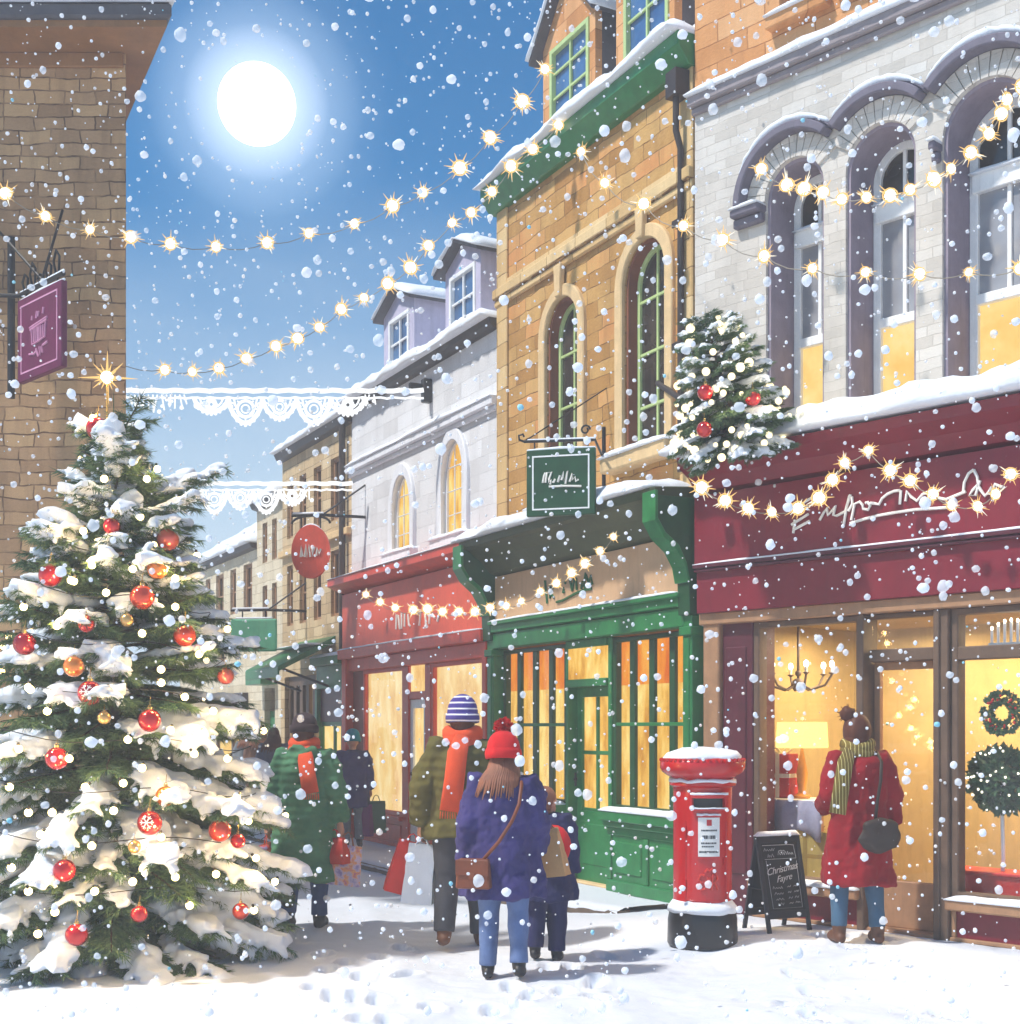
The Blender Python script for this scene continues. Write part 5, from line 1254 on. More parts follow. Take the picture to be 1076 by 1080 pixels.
BL=[(103,452,12,'red','red bauble just below the glowing star at the tree top'),
(118,555,9,'red','small red bauble under the upper fork of snowy branches'),
(177,569,12,'pale','large coral red bauble near the upper edge facing the far street'),
(53,607,12,'red','bright red bauble beside the brick wall on an upper bough'),
(166,600,11,'orange','orange bauble hanging below the coral red one near the top'),
(150,630,13,'redorange','large vermilion bauble with a glowing middle on the upper tree'),
(91,658,9,'red','small red bauble on the dark gap of the upper middle'),
(134,654,7,'gold','tiny gold bauble beside the large vermilion bauble'),
(26,679,12,'deep','deep crimson bauble on the tree edge against the brick wall'),
(195,670,12,'redorange','vermilion bauble above the bough that points to the green far sign'),
(78,703,11,'orange','orange bauble hanging above the upper snowflake bauble'),
(95,731,13,'red','red bauble with white snowflake, the upper one of two'),
(238,713,9,'pale','small coral bauble at the tip of a bough towards the far street'),
(110,757,7,'gold','tiny gold bauble below the upper snowflake bauble'),
(158,760,12,'red','large red bauble in the dark middle of the tree'),
(60,800,12,'red','red bauble in the middle near the wall side of the tree'),
(175,840,11,'orange','orange bauble above the lower snowflake bauble'),
(158,868,13,'red','red bauble with white snowflake, the lower one of two'),
(142,893,7,'gold','tiny gold bauble below the lower snowflake bauble'),
(232,876,12,'redorange','large vermilion bauble low on the side of the green coat shopper'),
(251,887,8,'red','small red bauble touching the large vermilion one low on the tree'),
(68,918,12,'red','red bauble low on the wall side above the bottom one'),
(147,964,9,'red','small red bauble near the bottom middle of the tree'),
(254,961,9,'redorange','small vermilion bauble near the bottom edge by the green coat shopper'),
(81,986,12,'red','red bauble hanging lowest of all just above the ground snow')]
def on_cone(px,py,cx,cy,prof,z0,extra):
    best=None
    Y=cy-2.0
    while Y<cy:
        p=at_depth(px,py,Y); rr=math.hypot(p.x-cx,p.y-cy)
        if rr<=prof(max(0,p.z-z0))+extra: return p
        if best is None or rr<best[0]: best=(rr,p)
        Y+=.02
    return at_depth(px,py,cy)
for i,(px,py,r_,k,lab) in enumerate(BL):
    p=on_cone(px,py,TX,TY,profA,TG,-.02); bauble('bauble',p,r_*p.y/F,BM[k],lab,'baubles on the big tree','snow' if 'snowflake' in lab and 'with' in lab else None)
# ---- fairy lights of the big tree
M['bulb_gold']=emit('golden_bulb',(1,.80,.36,1),6)
t=empty('fairy_lights',(TX,TY,TG),0,'string of glowing warm fairy lights wound round the big Christmas tree','fairy lights')
glow=[(98,441),(148,545),(162,575),(78,613),(32,727),(112,625),(97,596),(150,668),(170,706),(30,725),(75,612),(118,727),(170,720),(55,857),(43,880),(97,892),(20,790),(130,826),(195,735),(215,773),(12,915),(58,962),(170,883),(262,866),(268,960),(185,925),(228,922),(250,840),(120,855),(73,800),(30,857),(205,795),(150,810),(240,800),(270,905),(100,940),(200,955),(30,940),(60,660),(185,640),(210,690),(140,600),(110,505),(155,505),(88,560),(185,610),(25,640),(50,750),(135,780),(90,830),(225,750),(10,830),(180,770),(40,985),(140,930),(290,930)]
rn=random.Random(9); lastp=None; B0=None
order=sorted(glow,key=lambda g:g[1])
pts=[]
for i,(px,py) in enumerate(order):
    p=on_cone(px,py,TX,TY,profA,TG,.03)-Vector((TX,TY,TG)); pts.append(p)
    if B0 is None:
        mb=MB(); mb.ball((0,0,0),.027,10); mb.tube([(0,0,.012),(0,0,.045)],.01,6,mat=1); B0=mb.build('bulb',[M['bulb_gold'],M['iron']],t,smooth=180); o=B0
    else: o=B0.copy(); COL.objects.link(o)
    o.location=p; o.rotation_euler=(rn.uniform(-.8,.8),rn.uniform(-.8,.8),0)
for k in range(34):
    a=PI*(.15+.7*rn.random())*1.0; z=.25+3.5*rn.random(); a=rn.uniform(.1,PI-.1); rr=profA(z)+.02
    o=B0.copy(); COL.objects.link(o); o.location=(rr*math.cos(a),rr*math.sin(a),z)
mb=MB(); q=[]
for z,a in [(3.9-3.6*i/420,i*.16) for i in range(421)]:
    rr=profA(z)*.86+.03*math.sin(i*.7+a*3); q.append((rr*math.cos(a),rr*math.sin(a),z+.03*math.sin(a*5)))
mb.tube(q,.0035,4); mb.build('cable',M['iron'],t)
for i,p in enumerate(pts):
    if i%2==0: 
        q=Vector((TX,TY,TG))+p; o_=(q-Vector((TX,TY,q.z))).normalized()*.06; plight('fairy_glow',q+o_+Vector((0,0,.03)),3.0,(1,.64,.22),.03)
# ---- star
sp_=at_depth(113,398,TY); mb=MB()
t=empty('tree_star',sp_,0,'glowing golden star with long rays on the top of the big tree','star')
mb.ball((0,0,0),.045,14); mb.build('core',M['bulb'],t,smooth=180)
mb=MB(); rn=random.Random(2)
for k in range(16):
    a=2*PI*k/16; l=(.20 if k%4==0 else .15 if k%2==0 else .10)*rn.uniform(.85,1.1); mb.tube([(0,0,0),(l*math.cos(a),rn.uniform(-.05,.05),l*math.sin(a))],[.014,.0012],5)
mb.build('rays',M['ray'],t); mb=MB(); mb.tube([(0,0,-.02),(0,0,-.36)],.008,6); mb.build('stem',M['gold'],t)
plight('star_glow',sp_+Vector((0,-.1,.0)),2,(1,.72,.36),.04)
# ================================================================== SMALL TREE ON THE HOUSE FRONT
def profB(z): return .36*(1-z/1.12)**.8+.02 if z<1.1 else .02
bx,by=GF._hit(745,.55); base=at_depth(782,478,by-.15); 
M['bulb_pale']=emit('pale_gold_bulb',(1,.86,.52,1),1.5)
def profC(z):
    return .57*(1-(z/1.2))**.72*min(1,.55+z*2.2)+.02 if z<1.19 else .02
fir('christmas_tree','small bushy lit Christmas tree leaning out on a pole above the maroon fascia',base,1.12,profC,21,80,420,.038,.0048,.20,.009,1.7,.025,lean=(R(8),R(-16),0),z_lo=.04)
small=bpy.context.scene.objects['christmas_tree.001']; bpy.context.view_layer.update()
pole=MB(); inv=small.matrix_world.inverted(); wp_=GF.w(GF.u(694),0,at_depth(694,404,GF._hit(694,0)[1]).z)
pole.tube([inv@wp_,Vector((0,0,.12))],.028,8); pole.build('pole',M['gutter_dark'],small,smooth=60)
for px,py,r_,lab in ((744,414,8.5,'red bauble on the small wall tree, on the side of the arched window'),(794,420,8.5,'red bauble on the small wall tree nearest the yellow lit window'),(743,453,8.5,'red bauble lowest on the small wall tree')):
    p=at_depth(px,py,base.y-.42); bauble('bauble',p,r_*p.y/F,BM['red'],lab,'baubles on the small wall tree')
t=empty('fairy_lights',base,0,'cluster of round warm fairy lights on the small wall tree','fairy lights')
rn=random.Random(4); mw=small.matrix_world; B1=None
for k in range(95):
    z=1.1*rn.random()**1.25; a=rn.uniform(PI,2*PI) if k<56 else rn.uniform(0,PI); rr=profC(z)*rn.uniform(.85,1.05)
    p=mw@Vector((rr*math.cos(a),rr*math.sin(a),z))-base
    if B1 is None: mb=MB(); mb.ball((0,0,0),.03,10); B1=mb.build('bulb',M['bulb_pale'],t,smooth=180); o=B1
    else: o=B1.copy(); COL.objects.link(o)
    o.location=p; s=rn.uniform(.6,1.25); o.scale=(s,s,s)
for dx,dz in ((-.2,.3),(.2,.3),(0,.7)): plight('wall_tree_glow',base+Vector((dx,-.55,dz)),2.0,(1,.8,.45),.05)

# ================================================================== GARLANDS OF STAR LIGHTS
def starbulb(r,seed):
    rn=random.Random(seed); mb=MB(); mb.ball((0,0,0),r,10,mat=0)
    for k in range(15):
        d=Vector((rn.gauss(0,1),rn.gauss(0,.55),rn.gauss(0,1))).normalized(); l=r*rn.uniform(1.7,2.9)
        mb.tube([d*r*.7,d*l],[r*.16,r*.03],4,mat=1 if k%3 else 2)
    for k in range(10):
        a=2*PI*k/10; b=2*PI*(k+1)/10; mb.tube([(r*1.25*math.cos(a),0,r*1.25*math.sin(a)),(r*1.25*math.cos(b),0,r*1.25*math.sin(b))],r*.13,4,mat=1)
    return mb
proto={}
def garland(label,P,rpx,ext=()):
    """P: list of world points"""
    o0=P[len(P)//2]; t=empty('star_light_garland',o0,0,label,'string lights','star shaped light garlands')
    key=None
    rn=random.Random(len(P)*7+int(rpx*10)); base=None
    for i,p in enumerate(P):
        r=rpx*.82*p.y/F*rn.uniform(.82,1.2)
        if base is None:
            base=starbulb(r,int(rpx*10)).build('star_bulb',[M['bulb_soft'],M['ray'],M['ray_white']],t,smooth=180); o=base; r0=r
        else: o=base.copy(); COL.objects.link(o); s=r/r0; o.scale=(s,s,s)
        o.location=p-o0; o.rotation_euler=(rn.uniform(-.3,.3),rn.uniform(0,6.28),rn.uniform(-.4,.4))
    line=[]
    A_=list(ext[:1])+list(P)+list(ext[1:])
    for a,b in zip(A_[:-1],A_[1:]):
        L=(b-a).length
        for s in (0,.25,.5,.75): line.append(a.lerp(b,s)-Vector((0,0,L*.1*4*s*(1-s)))-o0)
    line.append(A_[-1]-o0)
    mb=MB(); mb.tube(line,.004,5); mb.build('cable',M['cable'],t)
    return t
def lerpY(L,y0,y1): 
    x0,x1=L[0][0],L[-1][0]; return [at_depth(px,py,y0+(y1-y0)*(px-x0)/(x1-x0)) for px,py in L]
GA=[(6,204),(48,228),(95,242),(138,250),(180,257),(228,260),(282,256),(326,246),(374,236),(414,217),(446,203),(485,177),(517,145),(551,107),(575,73)]
garland('highest star light garland sagging from the brick wall across the sky to the dormer',lerpY(GA,12.1,13.6),6.5,())
GB=[(174,390),(203,392),(231,388),(260,378),(291,365),(314,357),(337,345),(360,326),(384,314),(409,299),(433,282),(452,259),(477,235),(497,224),(519,202),(539,175),(562,157),(589,132)]
garland('star light garland rising from above the lace lights to the green gutter',lerpY(GB,13.4,13.5),6,(at_depth(120,380,13.2),))
def onf(fac,L,off): return [fac.w(*(lambda uz:(uz[0],off,uz[1]))(fac.xz(px,py,off))) for px,py in L]
GC=onf(GF,[(613,160),(638,193),(679,215),(721,238)],.45)+onf(MF,[(762,253),(806,270),(857,283),(913,287),(970,289),(1022,287),(1076,283)],.5)
garland('star light garland draped across the sandstone gable and on over the three arched windows',GC,6)
garland('dense star light garland looping in front of the tops of the arched windows',onf(MF,[(803,178),(830,195),(848,199),(868,203),(888,210),(914,208),(939,206),(960,200),(985,189),(1003,178),(1024,161),(1043,141),(1056,120),(1062,105),(1078,92)],.45),7.5)
garland('star light garland swagged along the maroon fascia above the white shop name',onf(MF,[(740,514),(765,528),(789,536),(814,540),(842,536),(864,525),(878,506),(891,488),(916,475),(939,496),(960,507),(984,521),(1004,533),(1031,534),(1050,521),(1066,500)],.42),6.5)
garland('small star light garland hung from the red shop sign up to the green shop sign',onf(GF,[(386,627),(401,635),(417,641),(436,643),(451,642),(467,645),(484,645),(501,645),(517,641),(534,639),(550,634),(570,624),(587,615),(603,604),(617,594),(633,581),(647,566)],.42),4.6)

# ================================================================== LACE LIGHT SWAGS ACROSS THE STREET
def lace(label,Y,x0,x1,z,seed,hgt,c0,c1):
    t=empty('lace_lights',((x0+x1)/2,Y,z),0,label,'street lights','lace light swags across the street')
    X=lambda x:x-(x0+x1)/2
    rn=random.Random(seed)
    mb=MB(); n=60
    mb.tube([(X(x0+(x1-x0)*i/n),0,.008*math.sin(i*1.7)) for i in range(n+1)],.03,8)
    mb.tube([(X(x0+(x1-x0)*i/n),.0,-.09+.01*math.sin(i*2.3)) for i in range(n+1)],.014,6); mb.build('light_rope',M['lace'],t,smooth=180)
    # five scallops
    m=5; w=(c1-c0)/m
    for k in range(m):
        a=X(c0+w*k); b=a+w; deep=[.55,1,.8,1,.6][k]*hgt
        mb=MB()
        arc=[(a+w*s,0,-.1-deep*(math.sin(PI*s)**.6)) for s in [i/16 for i in range(17)]]
        mb.tube(arc,.028,8)
        arc2=[(a+w*.16+w*.68*s,0,-.1-deep*.72*(math.sin(PI*s)**.6)) for s in [i/14 for i in range(15)]]; mb.tube(arc2,.012,6)
        cx,cz=a+w/2,-.1-deep*.42; rr=min(w*.24,deep*.34)
        mb.tube([(cx+rr*math.cos(2*PI*i/20),0,cz+rr*math.sin(2*PI*i/20)) for i in range(21)],.019,6)
        mb.tube([(cx+rr*.5*math.cos(2*PI*i/14),0,cz+rr*.5*math.sin(2*PI*i/14)) for i in range(15)],.010,6)
        for q in range(8):
            an=2*PI*q/8; mb.tube([(cx+rr*math.cos(an),0,cz+rr*math.sin(an)),(cx+rr*1.4*math.cos(an),0,cz+rr*1.4*math.sin(an))],.010,5)
        for q in range(1,8):
            s=q/8; mb.ball((a+w*s,0,-.13-deep*(math.sin(PI*s)**.6)),.02,6)
        for sx in (.08,.92): mb.tube([(a+w*sx+.05*math.cos(q*.6)*(1-q/16),0,-.19+.05*math.sin(q*.6)*(1-q/16)) for q in range(14)],.010,5)
        mb.build('scallop',M['lace'],t,smooth=180)
    for xx0,xx1 in ((x0+.25,c0),(c1,x1-.5)):
        mb=MB(); x=xx0; k=0
        while x<xx1-.1:
            d=rn.uniform(.05,.2); mb.tube([(X(x),0,-.05),(X(x)+rn.uniform(-.05,.05),0,-.08-d)],.010,5); mb.ball((X(x)+rn.uniform(-.04,.04),0,-.1-d*rn.random()),rn.uniform(.015,.03),6)
            x+=.055
        if mb.v: mb.build('drops',M['lace'],t,smooth=180)
    return t
Y1=GF._hit(447,.3)[1]; zA=CAMZ+(HZ-412)/F*Y1
lace('upper white lace light swag strung from the brick house to the white house',Y1,-5.6,(447-CX)/F*Y1,zA,1,.30,(205-CX)/F*Y1,(385-CX)/F*Y1)
Y2=GF._hit(374,.2)[1]; zB=CAMZ+(HZ-510)/F*Y2
lace('lower white lace light swag strung further down the street above the round red sign',Y2,-6.7,(372-CX)/F*Y2,zB,2,.30,(185-CX)/F*Y2,(322-CX)/F*Y2)
# ================================================================== PEOPLE  (local: +Y is the way the person faces, feet on z=0, 1.7 m model scaled)
def V3(x,y,z): return Vector((x,y,z))
def hand(mb,w,dirv,side,curl=.9,s=1.0):
    """palm, four fingers and a thumb, hanging from the wrist w along dirv"""
    d=dirv.normalized(); out=Vector((side,0,0)); out=(out-d*out.dot(d)).normalized(); fw=d.cross(out)*side    # fw: towards the front
    if fw.y<0: fw=-fw
    pc=w+d*.045*s
    mb.tube([w-d*.01,w+d*.02*s,w+d*.055*s,w+d*.085*s],[.024*s,.03*s,.034*s,.03*s],10,sq=.55,round_=True)
    ln=[.062,.072,.068,.052]
    for i in range(4):
        b=w+d*.082*s+fw*(.026-.0175*i)*s
        a1=b+d*ln[i]*.42*s; dd=(d*math.cos(curl*.7)-out*math.sin(curl*.7)); a2=a1+dd*ln[i]*.34*s; dd=(d*math.cos(curl*1.5)-out*math.sin(curl*1.5)); a3=a2+dd*ln[i]*.3*s
        mb.tube([b-d*.01,a1,a2,a3],[.0088*s,.0085*s,.0078*s,.0066*s],8,round_=True)
    b=w+d*.028*s+fw*.026*s; a1=b+(d*.6+fw*.7-out*.25).normalized()*.034*s; a2=a1+(d*.85+fw*.25-out*.5).normalized()*.03*s
    mb.tube([b,a1,a2],[.0115*s,.0105*s,.0085*s],8,round_=True)
def head(mb,c,yaw=0,s=1.0):
    rz=Matrix.Rotation(yaw,3,'Z')
    def T(x,y,z): return c+rz@Vector((x,y,z))*s
    mb.ball(T(0,-.008,.02),.1*s,20,sc=(.80,.96,1.06),rot=rz)
    mb.ball(T(0,.022,-.045),.075*s,16,sc=(.82,.86,.95),rot=rz)         # jaw and face
    mb.tube([T(0,.078,.022),T(0,.1,-.008),T(0,.093,-.022)],[.009*s,.014*s,.01*s],8,round_=True)    # nose
    for sx in (-1,1):
        mb.ball(T(sx*.08,-.002,-.005),.026*s,10,sc=(.35,.75,1.15),rot=rz)      # ears
        mb.ball(T(sx*.033,.072,.03),.017*s,8,sc=(1.3,.6,.6),rot=rz)            # brows
    mb.tube([T(-.024,.078,-.056),T(0,.086,-.058),T(.024,.078,-.056)],.0065*s,8,round_=True)   # lips
def face_parts(t,c,yaw=0,s=1.0):
    rz=Matrix.Rotation(yaw,3,'Z'); T=lambda x,y,z:c+rz@Vector((x,y,z))*s
    mb=MB()
    for sx in (-1,1): mb.ball(T(sx*.032,.072,.012),.0115*s,10,mat=0); mb.ball(T(sx*.032,.0805,.012),.0055*s,8,mat=1)
    mb.build('eyes',[M['white_paint'],M['iron']],t,smooth=180)
def body(t,J,skin,yaw=0,hs=1.0):
    mb=MB()
    hp,sh=J['hip'],J['sh']
    mb.tube([J['pelvis']-V3(0,0,.06),J['pelvis'],J['waist'],J['chest'],J['chest']+V3(0,0,.16),J['neck']-V3(0,0,.03)],[.13,.15,.125,.15,.14,.055],16,sq=.7,round_=True)
    mb.tube([J['neck']-V3(0,0,.08),J['neck'],J['head']-V3(0,0,.03)],[.06,.052,.05],12,round_=True)
    head(mb,J['head'],yaw,hs)
    for sd,k in ((-1,'l'),(1,'r')):
        a,b,c=J['sh_'+k],J['el_'+k],J['wr_'+k]
        mb.tube([J['chest']+V3(sd*.06,0,.13),a,a.lerp(b,.5),b,b.lerp(c,.4),c],[.07,.058,.048,.04,.038,.025],10,round_=True)
        hand(mb,c,(c-b),sd,1.0 if J.get('grip',True) else .4)
        a,b,c=J['hip_'+k],J['kn_'+k],J['an_'+k]
        mb.tube([J['pelvis']+V3(sd*.05,0,0),a,a.lerp(b,.5),b,b.lerp(c,.35),c],[.1,.092,.078,.058,.056,.038],12,round_=True)
        f=J['toe_'+k]; mb.tube([c,c-V3(0,.02,.03),c.lerp(f,.5)-V3(0,0,.015),f],[.04,.042,.04,.03],10,sq=.8,round_=True)
    o=mb.build('body',skin,t,rem=.0075); return o
def joints(stride=.12,lead=1,arm=.1,spread=.0,lean=0.0,w=1.0,elb=None):
    J={}
    J['pelvis']=V3(0,0,.90); J['waist']=V3(0,.0+lean*.3,1.06); J['chest']=V3(0,lean*.6,1.24); J['neck']=V3(0,lean,1.46); J['head']=V3(0,.015+lean*1.25,1.585)
    J['hip']=None;J['sh']=None
    for sd,k in ((-1,'l'),(1,'r')):
        ph=lead*sd
        J['hip_'+k]=V3(sd*.09,0,.88); st=stride*ph
        J['kn_'+k]=V3(sd*(.10+spread*.5),st*.55+.03+.02*(ph>0),.485+(.02 if st<0 else 0)); J['an_'+k]=V3(sd*(.10+spread),st-.02 if st>0 else st,.085+(.05 if st<-.05 else 0))
        J['toe_'+k]=J['an_'+k]+V3(sd*.012,.15,-.055-(.03 if st<-.05 else 0))
        J['sh_'+k]=V3(sd*.175*w,lean*.9,1.39); J['el_'+k]=V3(sd*(.235*w),lean*.6-.02-arm*ph*.5,1.12); J['wr_'+k]=V3(sd*.255*w,lean*.3+.04-arm*ph,.875)
    return J
def trousers(t,J,mat,fat=1.0,hem=.10,name='trousers',tears=False):
    mb=MB()
    for sd,k in ((-1,'l'),(1,'r')):
        a,b,c=J['hip_'+k],J['kn_'+k],J['an_'+k]; e=c+V3(0,0,hem-.085)
        P=[a+V3(-sd*.03,0,.08),a,a.lerp(b,.35),a.lerp(b,.7),b,b.lerp(e,.3),b.lerp(e,.65),e]
        rr=[.115,.118,.108,.092,.08,.078,.07,.068]
        rr=[r*fat*(1+.05*math.sin(i*2.7+sd)) for i,r in enumerate(rr)]
        mb.tube(P,rr,16,round_=False)
    mb.tube([J['pelvis']-V3(0,0,.04),J['pelvis'],J['waist']],[.14*fat,.165*fat,.15*fat],18,sq=.74,round_=True)
    for i,v in enumerate(mb.v):
        q=Vector(v); n=noise.noise(Vector((q.x*9,q.y*9,q.z*16))); n2=noise.noise(Vector((q.x*20,q.y*20,q.z*34))); mb.v[i]=tuple(q+Vector((q.x-(.1 if q.x>0 else -.1),q.y,0)).normalized()*(.007*n+.004*n2))
    return mb.build(name,mat,t,rem=.012)
def boots(t,J,mat,h=.10,s=1.0):
    for sd,k in ((-1,'l'),(1,'r')):
        c=J['an_'+k]; f=J['toe_'+k]; heel=c+V3(0,-.045,-.055+(f.z-c.z+.055)*-.3); d=(f-c)
        mb=MB(); mb.tube([c+V3(0,0,h),c+V3(0,0,.01),c+V3(0,-.005,-.03)],[.054*s,.05*s,.046*s],12,round_=True)
        mb.tube([c+V3(0,-.035,-.045),c.lerp(f,.4)-V3(0,0,.018),c.lerp(f,.8)-V3(0,0,.004),f],[.042*s,.046*s,.044*s,.034*s],12,sq=.95,round_=True)
        b=mb.build('boot',mat,t,rem=.009)
def coat(t,J,mat,hem,bulk=1.0,flare=1.0,sleeve=1.0,name='coat',sh_w=1.0,hood=False,cuff=None,fold=1.0,seed=0,long_sleeve=.0,rem=.012):
    mb=MB(); n=40
    prof=[(hem,.235*flare,.18*flare),(hem+.05,.235*flare,.178*flare),((hem+.9)/2+.02,.225*(flare+1)/2,.172*(flare+1)/2),(.93,.205,.158),(1.06,.196,.15),(1.2,.21,.158),(1.31,.215,.155),(1.385,.19*sh_w,.135),(1.435,.115,.10),(1.475,.075,.078)]
    prof=[p for i,p in enumerate(prof) if i in (0,1) or p[0]>hem+.08]
    vs=[]
    lean=J['neck'].y
    for z,rx,ry in prof:
        k=max(0,min(1,(z-.9)/.56)); cy=lean*k
        for i in range(n):
            a=2*PI*i/n; w=max(0,1-(z-hem)/(1.25-hem)) if z<1.25 else 0
            f=1+fold*(.045*w*math.sin(6*a+seed*1.3)+.02*w*math.sin(11*a+seed)+.03*noise.noise(Vector((math.cos(a)*1.5,math.sin(a)*1.5,z*4+seed))))
            vs.append((rx*bulk*f*math.cos(a),cy+ry*bulk*f*math.sin(a),z+.008*math.sin(3*a+seed)*(z<hem+.02)))
    m=len(prof); fs=[(r*n+i,r*n+(i+1)%n,(r+1)*n+(i+1)%n,(r+1)*n+i) for r in range(m-1) for i in range(n)]
    fs+=[tuple(range(n-1,-1,-1)),tuple((m-1)*n+i for i in range(n))]
    mb.add(vs,fs)
    for sd,k in ((-1,'l'),(1,'r')):
        a,b,c=J['sh_'+k],J['el_'+k],J['wr_'+k]; e=b.lerp(c,.93+long_sleeve)
        P=[J['chest']+V3(sd*.09,0,.13),a+V3(0,0,-.005),a.lerp(b,.33),a.lerp(b,.66),b,b.lerp(c,.3),b.lerp(c,.62),e]
        rr=[.085,.085,.084,.078,.074,.071,.066,.06]
        mb.tube(P,[r*bulk*sleeve*(1+.05*math.sin(i*2.2+seed)) for i,r in enumerate(rr)],16,round_=False)
    if hood:
        mb.ball(V3(0,lean-.10,1.40),.13,16,sc=(1.15,.62,.85),nz=.4,seed=seed)
    for i,v in enumerate(mb.v):
        q=Vector(v); mb.v[i]=tuple(q+Vector((q.x,q.y,0)).normalized()*(.010*noise.noise(Vector((q.x*7+seed,q.y*7,q.z*9)))+.006*noise.noise(Vector((q.x*17,q.y*17+seed,q.z*13)))))
    o=mb.build(name,mat,t,rem=rem)
    for sc,st,ty in ((.16,.045,'CLOUDS'),(.05,.014,'CLOUDS')):
        tx=bpy.data.textures.get('cloth_folds_%d'%int(sc*100)) or bpy.data.textures.new('cloth_folds_%d'%int(sc*100),ty); tx.noise_scale=sc
        m=o.modifiers.new('folds','DISPLACE'); m.texture=tx; m.strength=st*fold; m.mid_level=.5; m.texture_coords='LOCAL'
    return o
def scarf(t,J,mat,tails=(),name='scarf',r=.05,big=1.0,fringe=False):
    mb=MB(); c=J['neck']+V3(0,-.0,.015)
    for k in range(2):
        pts=[]
        for i in range(29):
            a=2*PI*i/28; pts.append(c+V3(.092*big*math.cos(a),.01+.095*big*math.sin(a),-.02+.05*k+.018*math.sin(a*2+k*2)))
        mb.tube(pts,r*(1-.1*k),10,sq=.8,cap=False)
    for pts,w in tails:      # tail hanging over the back: list of points
        P=[Vector(p) for p in pts]; n=len(P)
        mb.tube(P,[w*.75]+[w]*(n-2)+[w*1.05],12,sq=.26)
        if fringe:
            e=P[-1]
            for i in range(9): mb.tube([e+V3((i-4)*w*.23,0,0),e+V3((i-4)*w*.26,-.005,-.05)],.004,4)
    for i,v in enumerate(mb.v):
        q=Vector(v); mb.v[i]=tuple(q+Vector((q.x,q.y-c.y,0)).normalized()*.006*noise.noise(q*22))
    return mb.build(name,mat,t,smooth=180)
def hat(t,c,mat,yaw=0,tilt=0,s=1.0,pom=None,cuff=True,h=1.0,pom_mat=None,ear=None):
    rz=Matrix.Rotation(yaw,3,'Z')@Matrix.Rotation(tilt,3,'X')
    mb=MB(); n=36; vs=[]
    prof=[(.096,-.012),(.103,.0),(.106,.02),(.104,.05),(.097,.08),(.082,.108),(.058,.13),(.028,.142),(.004,.146)]
    for r,z in prof:
        for i in range(n):
            a=2*PI*i/n; f=1+.022*math.sin(18*a)*(z>.0)
            p=rz@Vector((r*f*math.cos(a)*.93,r*f*math.sin(a)*1.05-.008,z*h)); vs.append(c+V3(0,-.0,.03)+p*s)
    m=len(prof); fs=[(r*n+i,r*n+(i+1)%n,(r+1)*n+(i+1)%n,(r+1)*n+i) for r in range(m-1) for i in range(n)]+[tuple((m-1)*n+i for i in range(n)),tuple(range(n-1,-1,-1))]
    mb.add(vs,fs)
    if cuff:
        vs=[];prof=[(.1,-.022),(.113,-.018),(.117,.01),(.113,.036),(.1,.04)]
        for r,z in prof:
            for i in range(n):
                a=2*PI*i/n; f=1+.014*math.sin(18*a)
                p=rz@Vector((r*f*math.cos(a)*.93,r*f*math.sin(a)*1.05-.008,z)); vs.append(c+V3(0,0,.03)+p*s)
        m=len(prof); mb.add(vs,[(r*n+i,r*n+(i+1)%n,(r+1)*n+(i+1)%n,(r+1)*n+i) for r in range(m-1) for i in range(n)])
    hobj=mb.build('hat',mat,t,smooth=180)
    if pom:
        rn=random.Random(1); mb=MB(); q=c+V3(0,0,.03)+rz@Vector((0,0,.165*h))*s
        P=[];Q=[]
        for i in range(420):
            d=Vector((rn.gauss(0,1),rn.gauss(0,1),rn.gauss(0,1))).normalized(); P.append(q+d*pom*.55);Q.append(d)
        leaves(mb,P,Q,pom*.62,rn,0,2); mb.ball(q,pom*.72,12,nz=.3); mb.build('pompom',pom_mat or mat,hobj)
    return hobj
def dusting(t,J,seed,hatted=True,w=.17):
    rn=random.Random(seed); mb=MB()
    for k in range(26):
        sd=rn.choice((-1,1)); x=sd*rn.uniform(.09,w+.03); mb.ball((x,J['neck'].y-.03+rn.uniform(-.07,.04),1.475-abs(x)*.22+rn.uniform(-.012,.004)),rn.uniform(.008,.02),6,sc=(1.3,1.1,.5),nz=.5,seed=k)
    if hatted:
        for k in range(12):
            a=rn.uniform(0,6.28); r=rn.uniform(0,.07); mb.ball(J['head']+V3(r*math.cos(a),r*math.sin(a)-.01,.175-r*.45),rn.uniform(.006,.015),6,sc=(1.3,1.2,.5),nz=.5,seed=k)
    mb.build('settled_snow',M['snow'],t,smooth=180)
def strap(mb,pts,r=.010): mb.tube(pts,r,8,sq=.5)
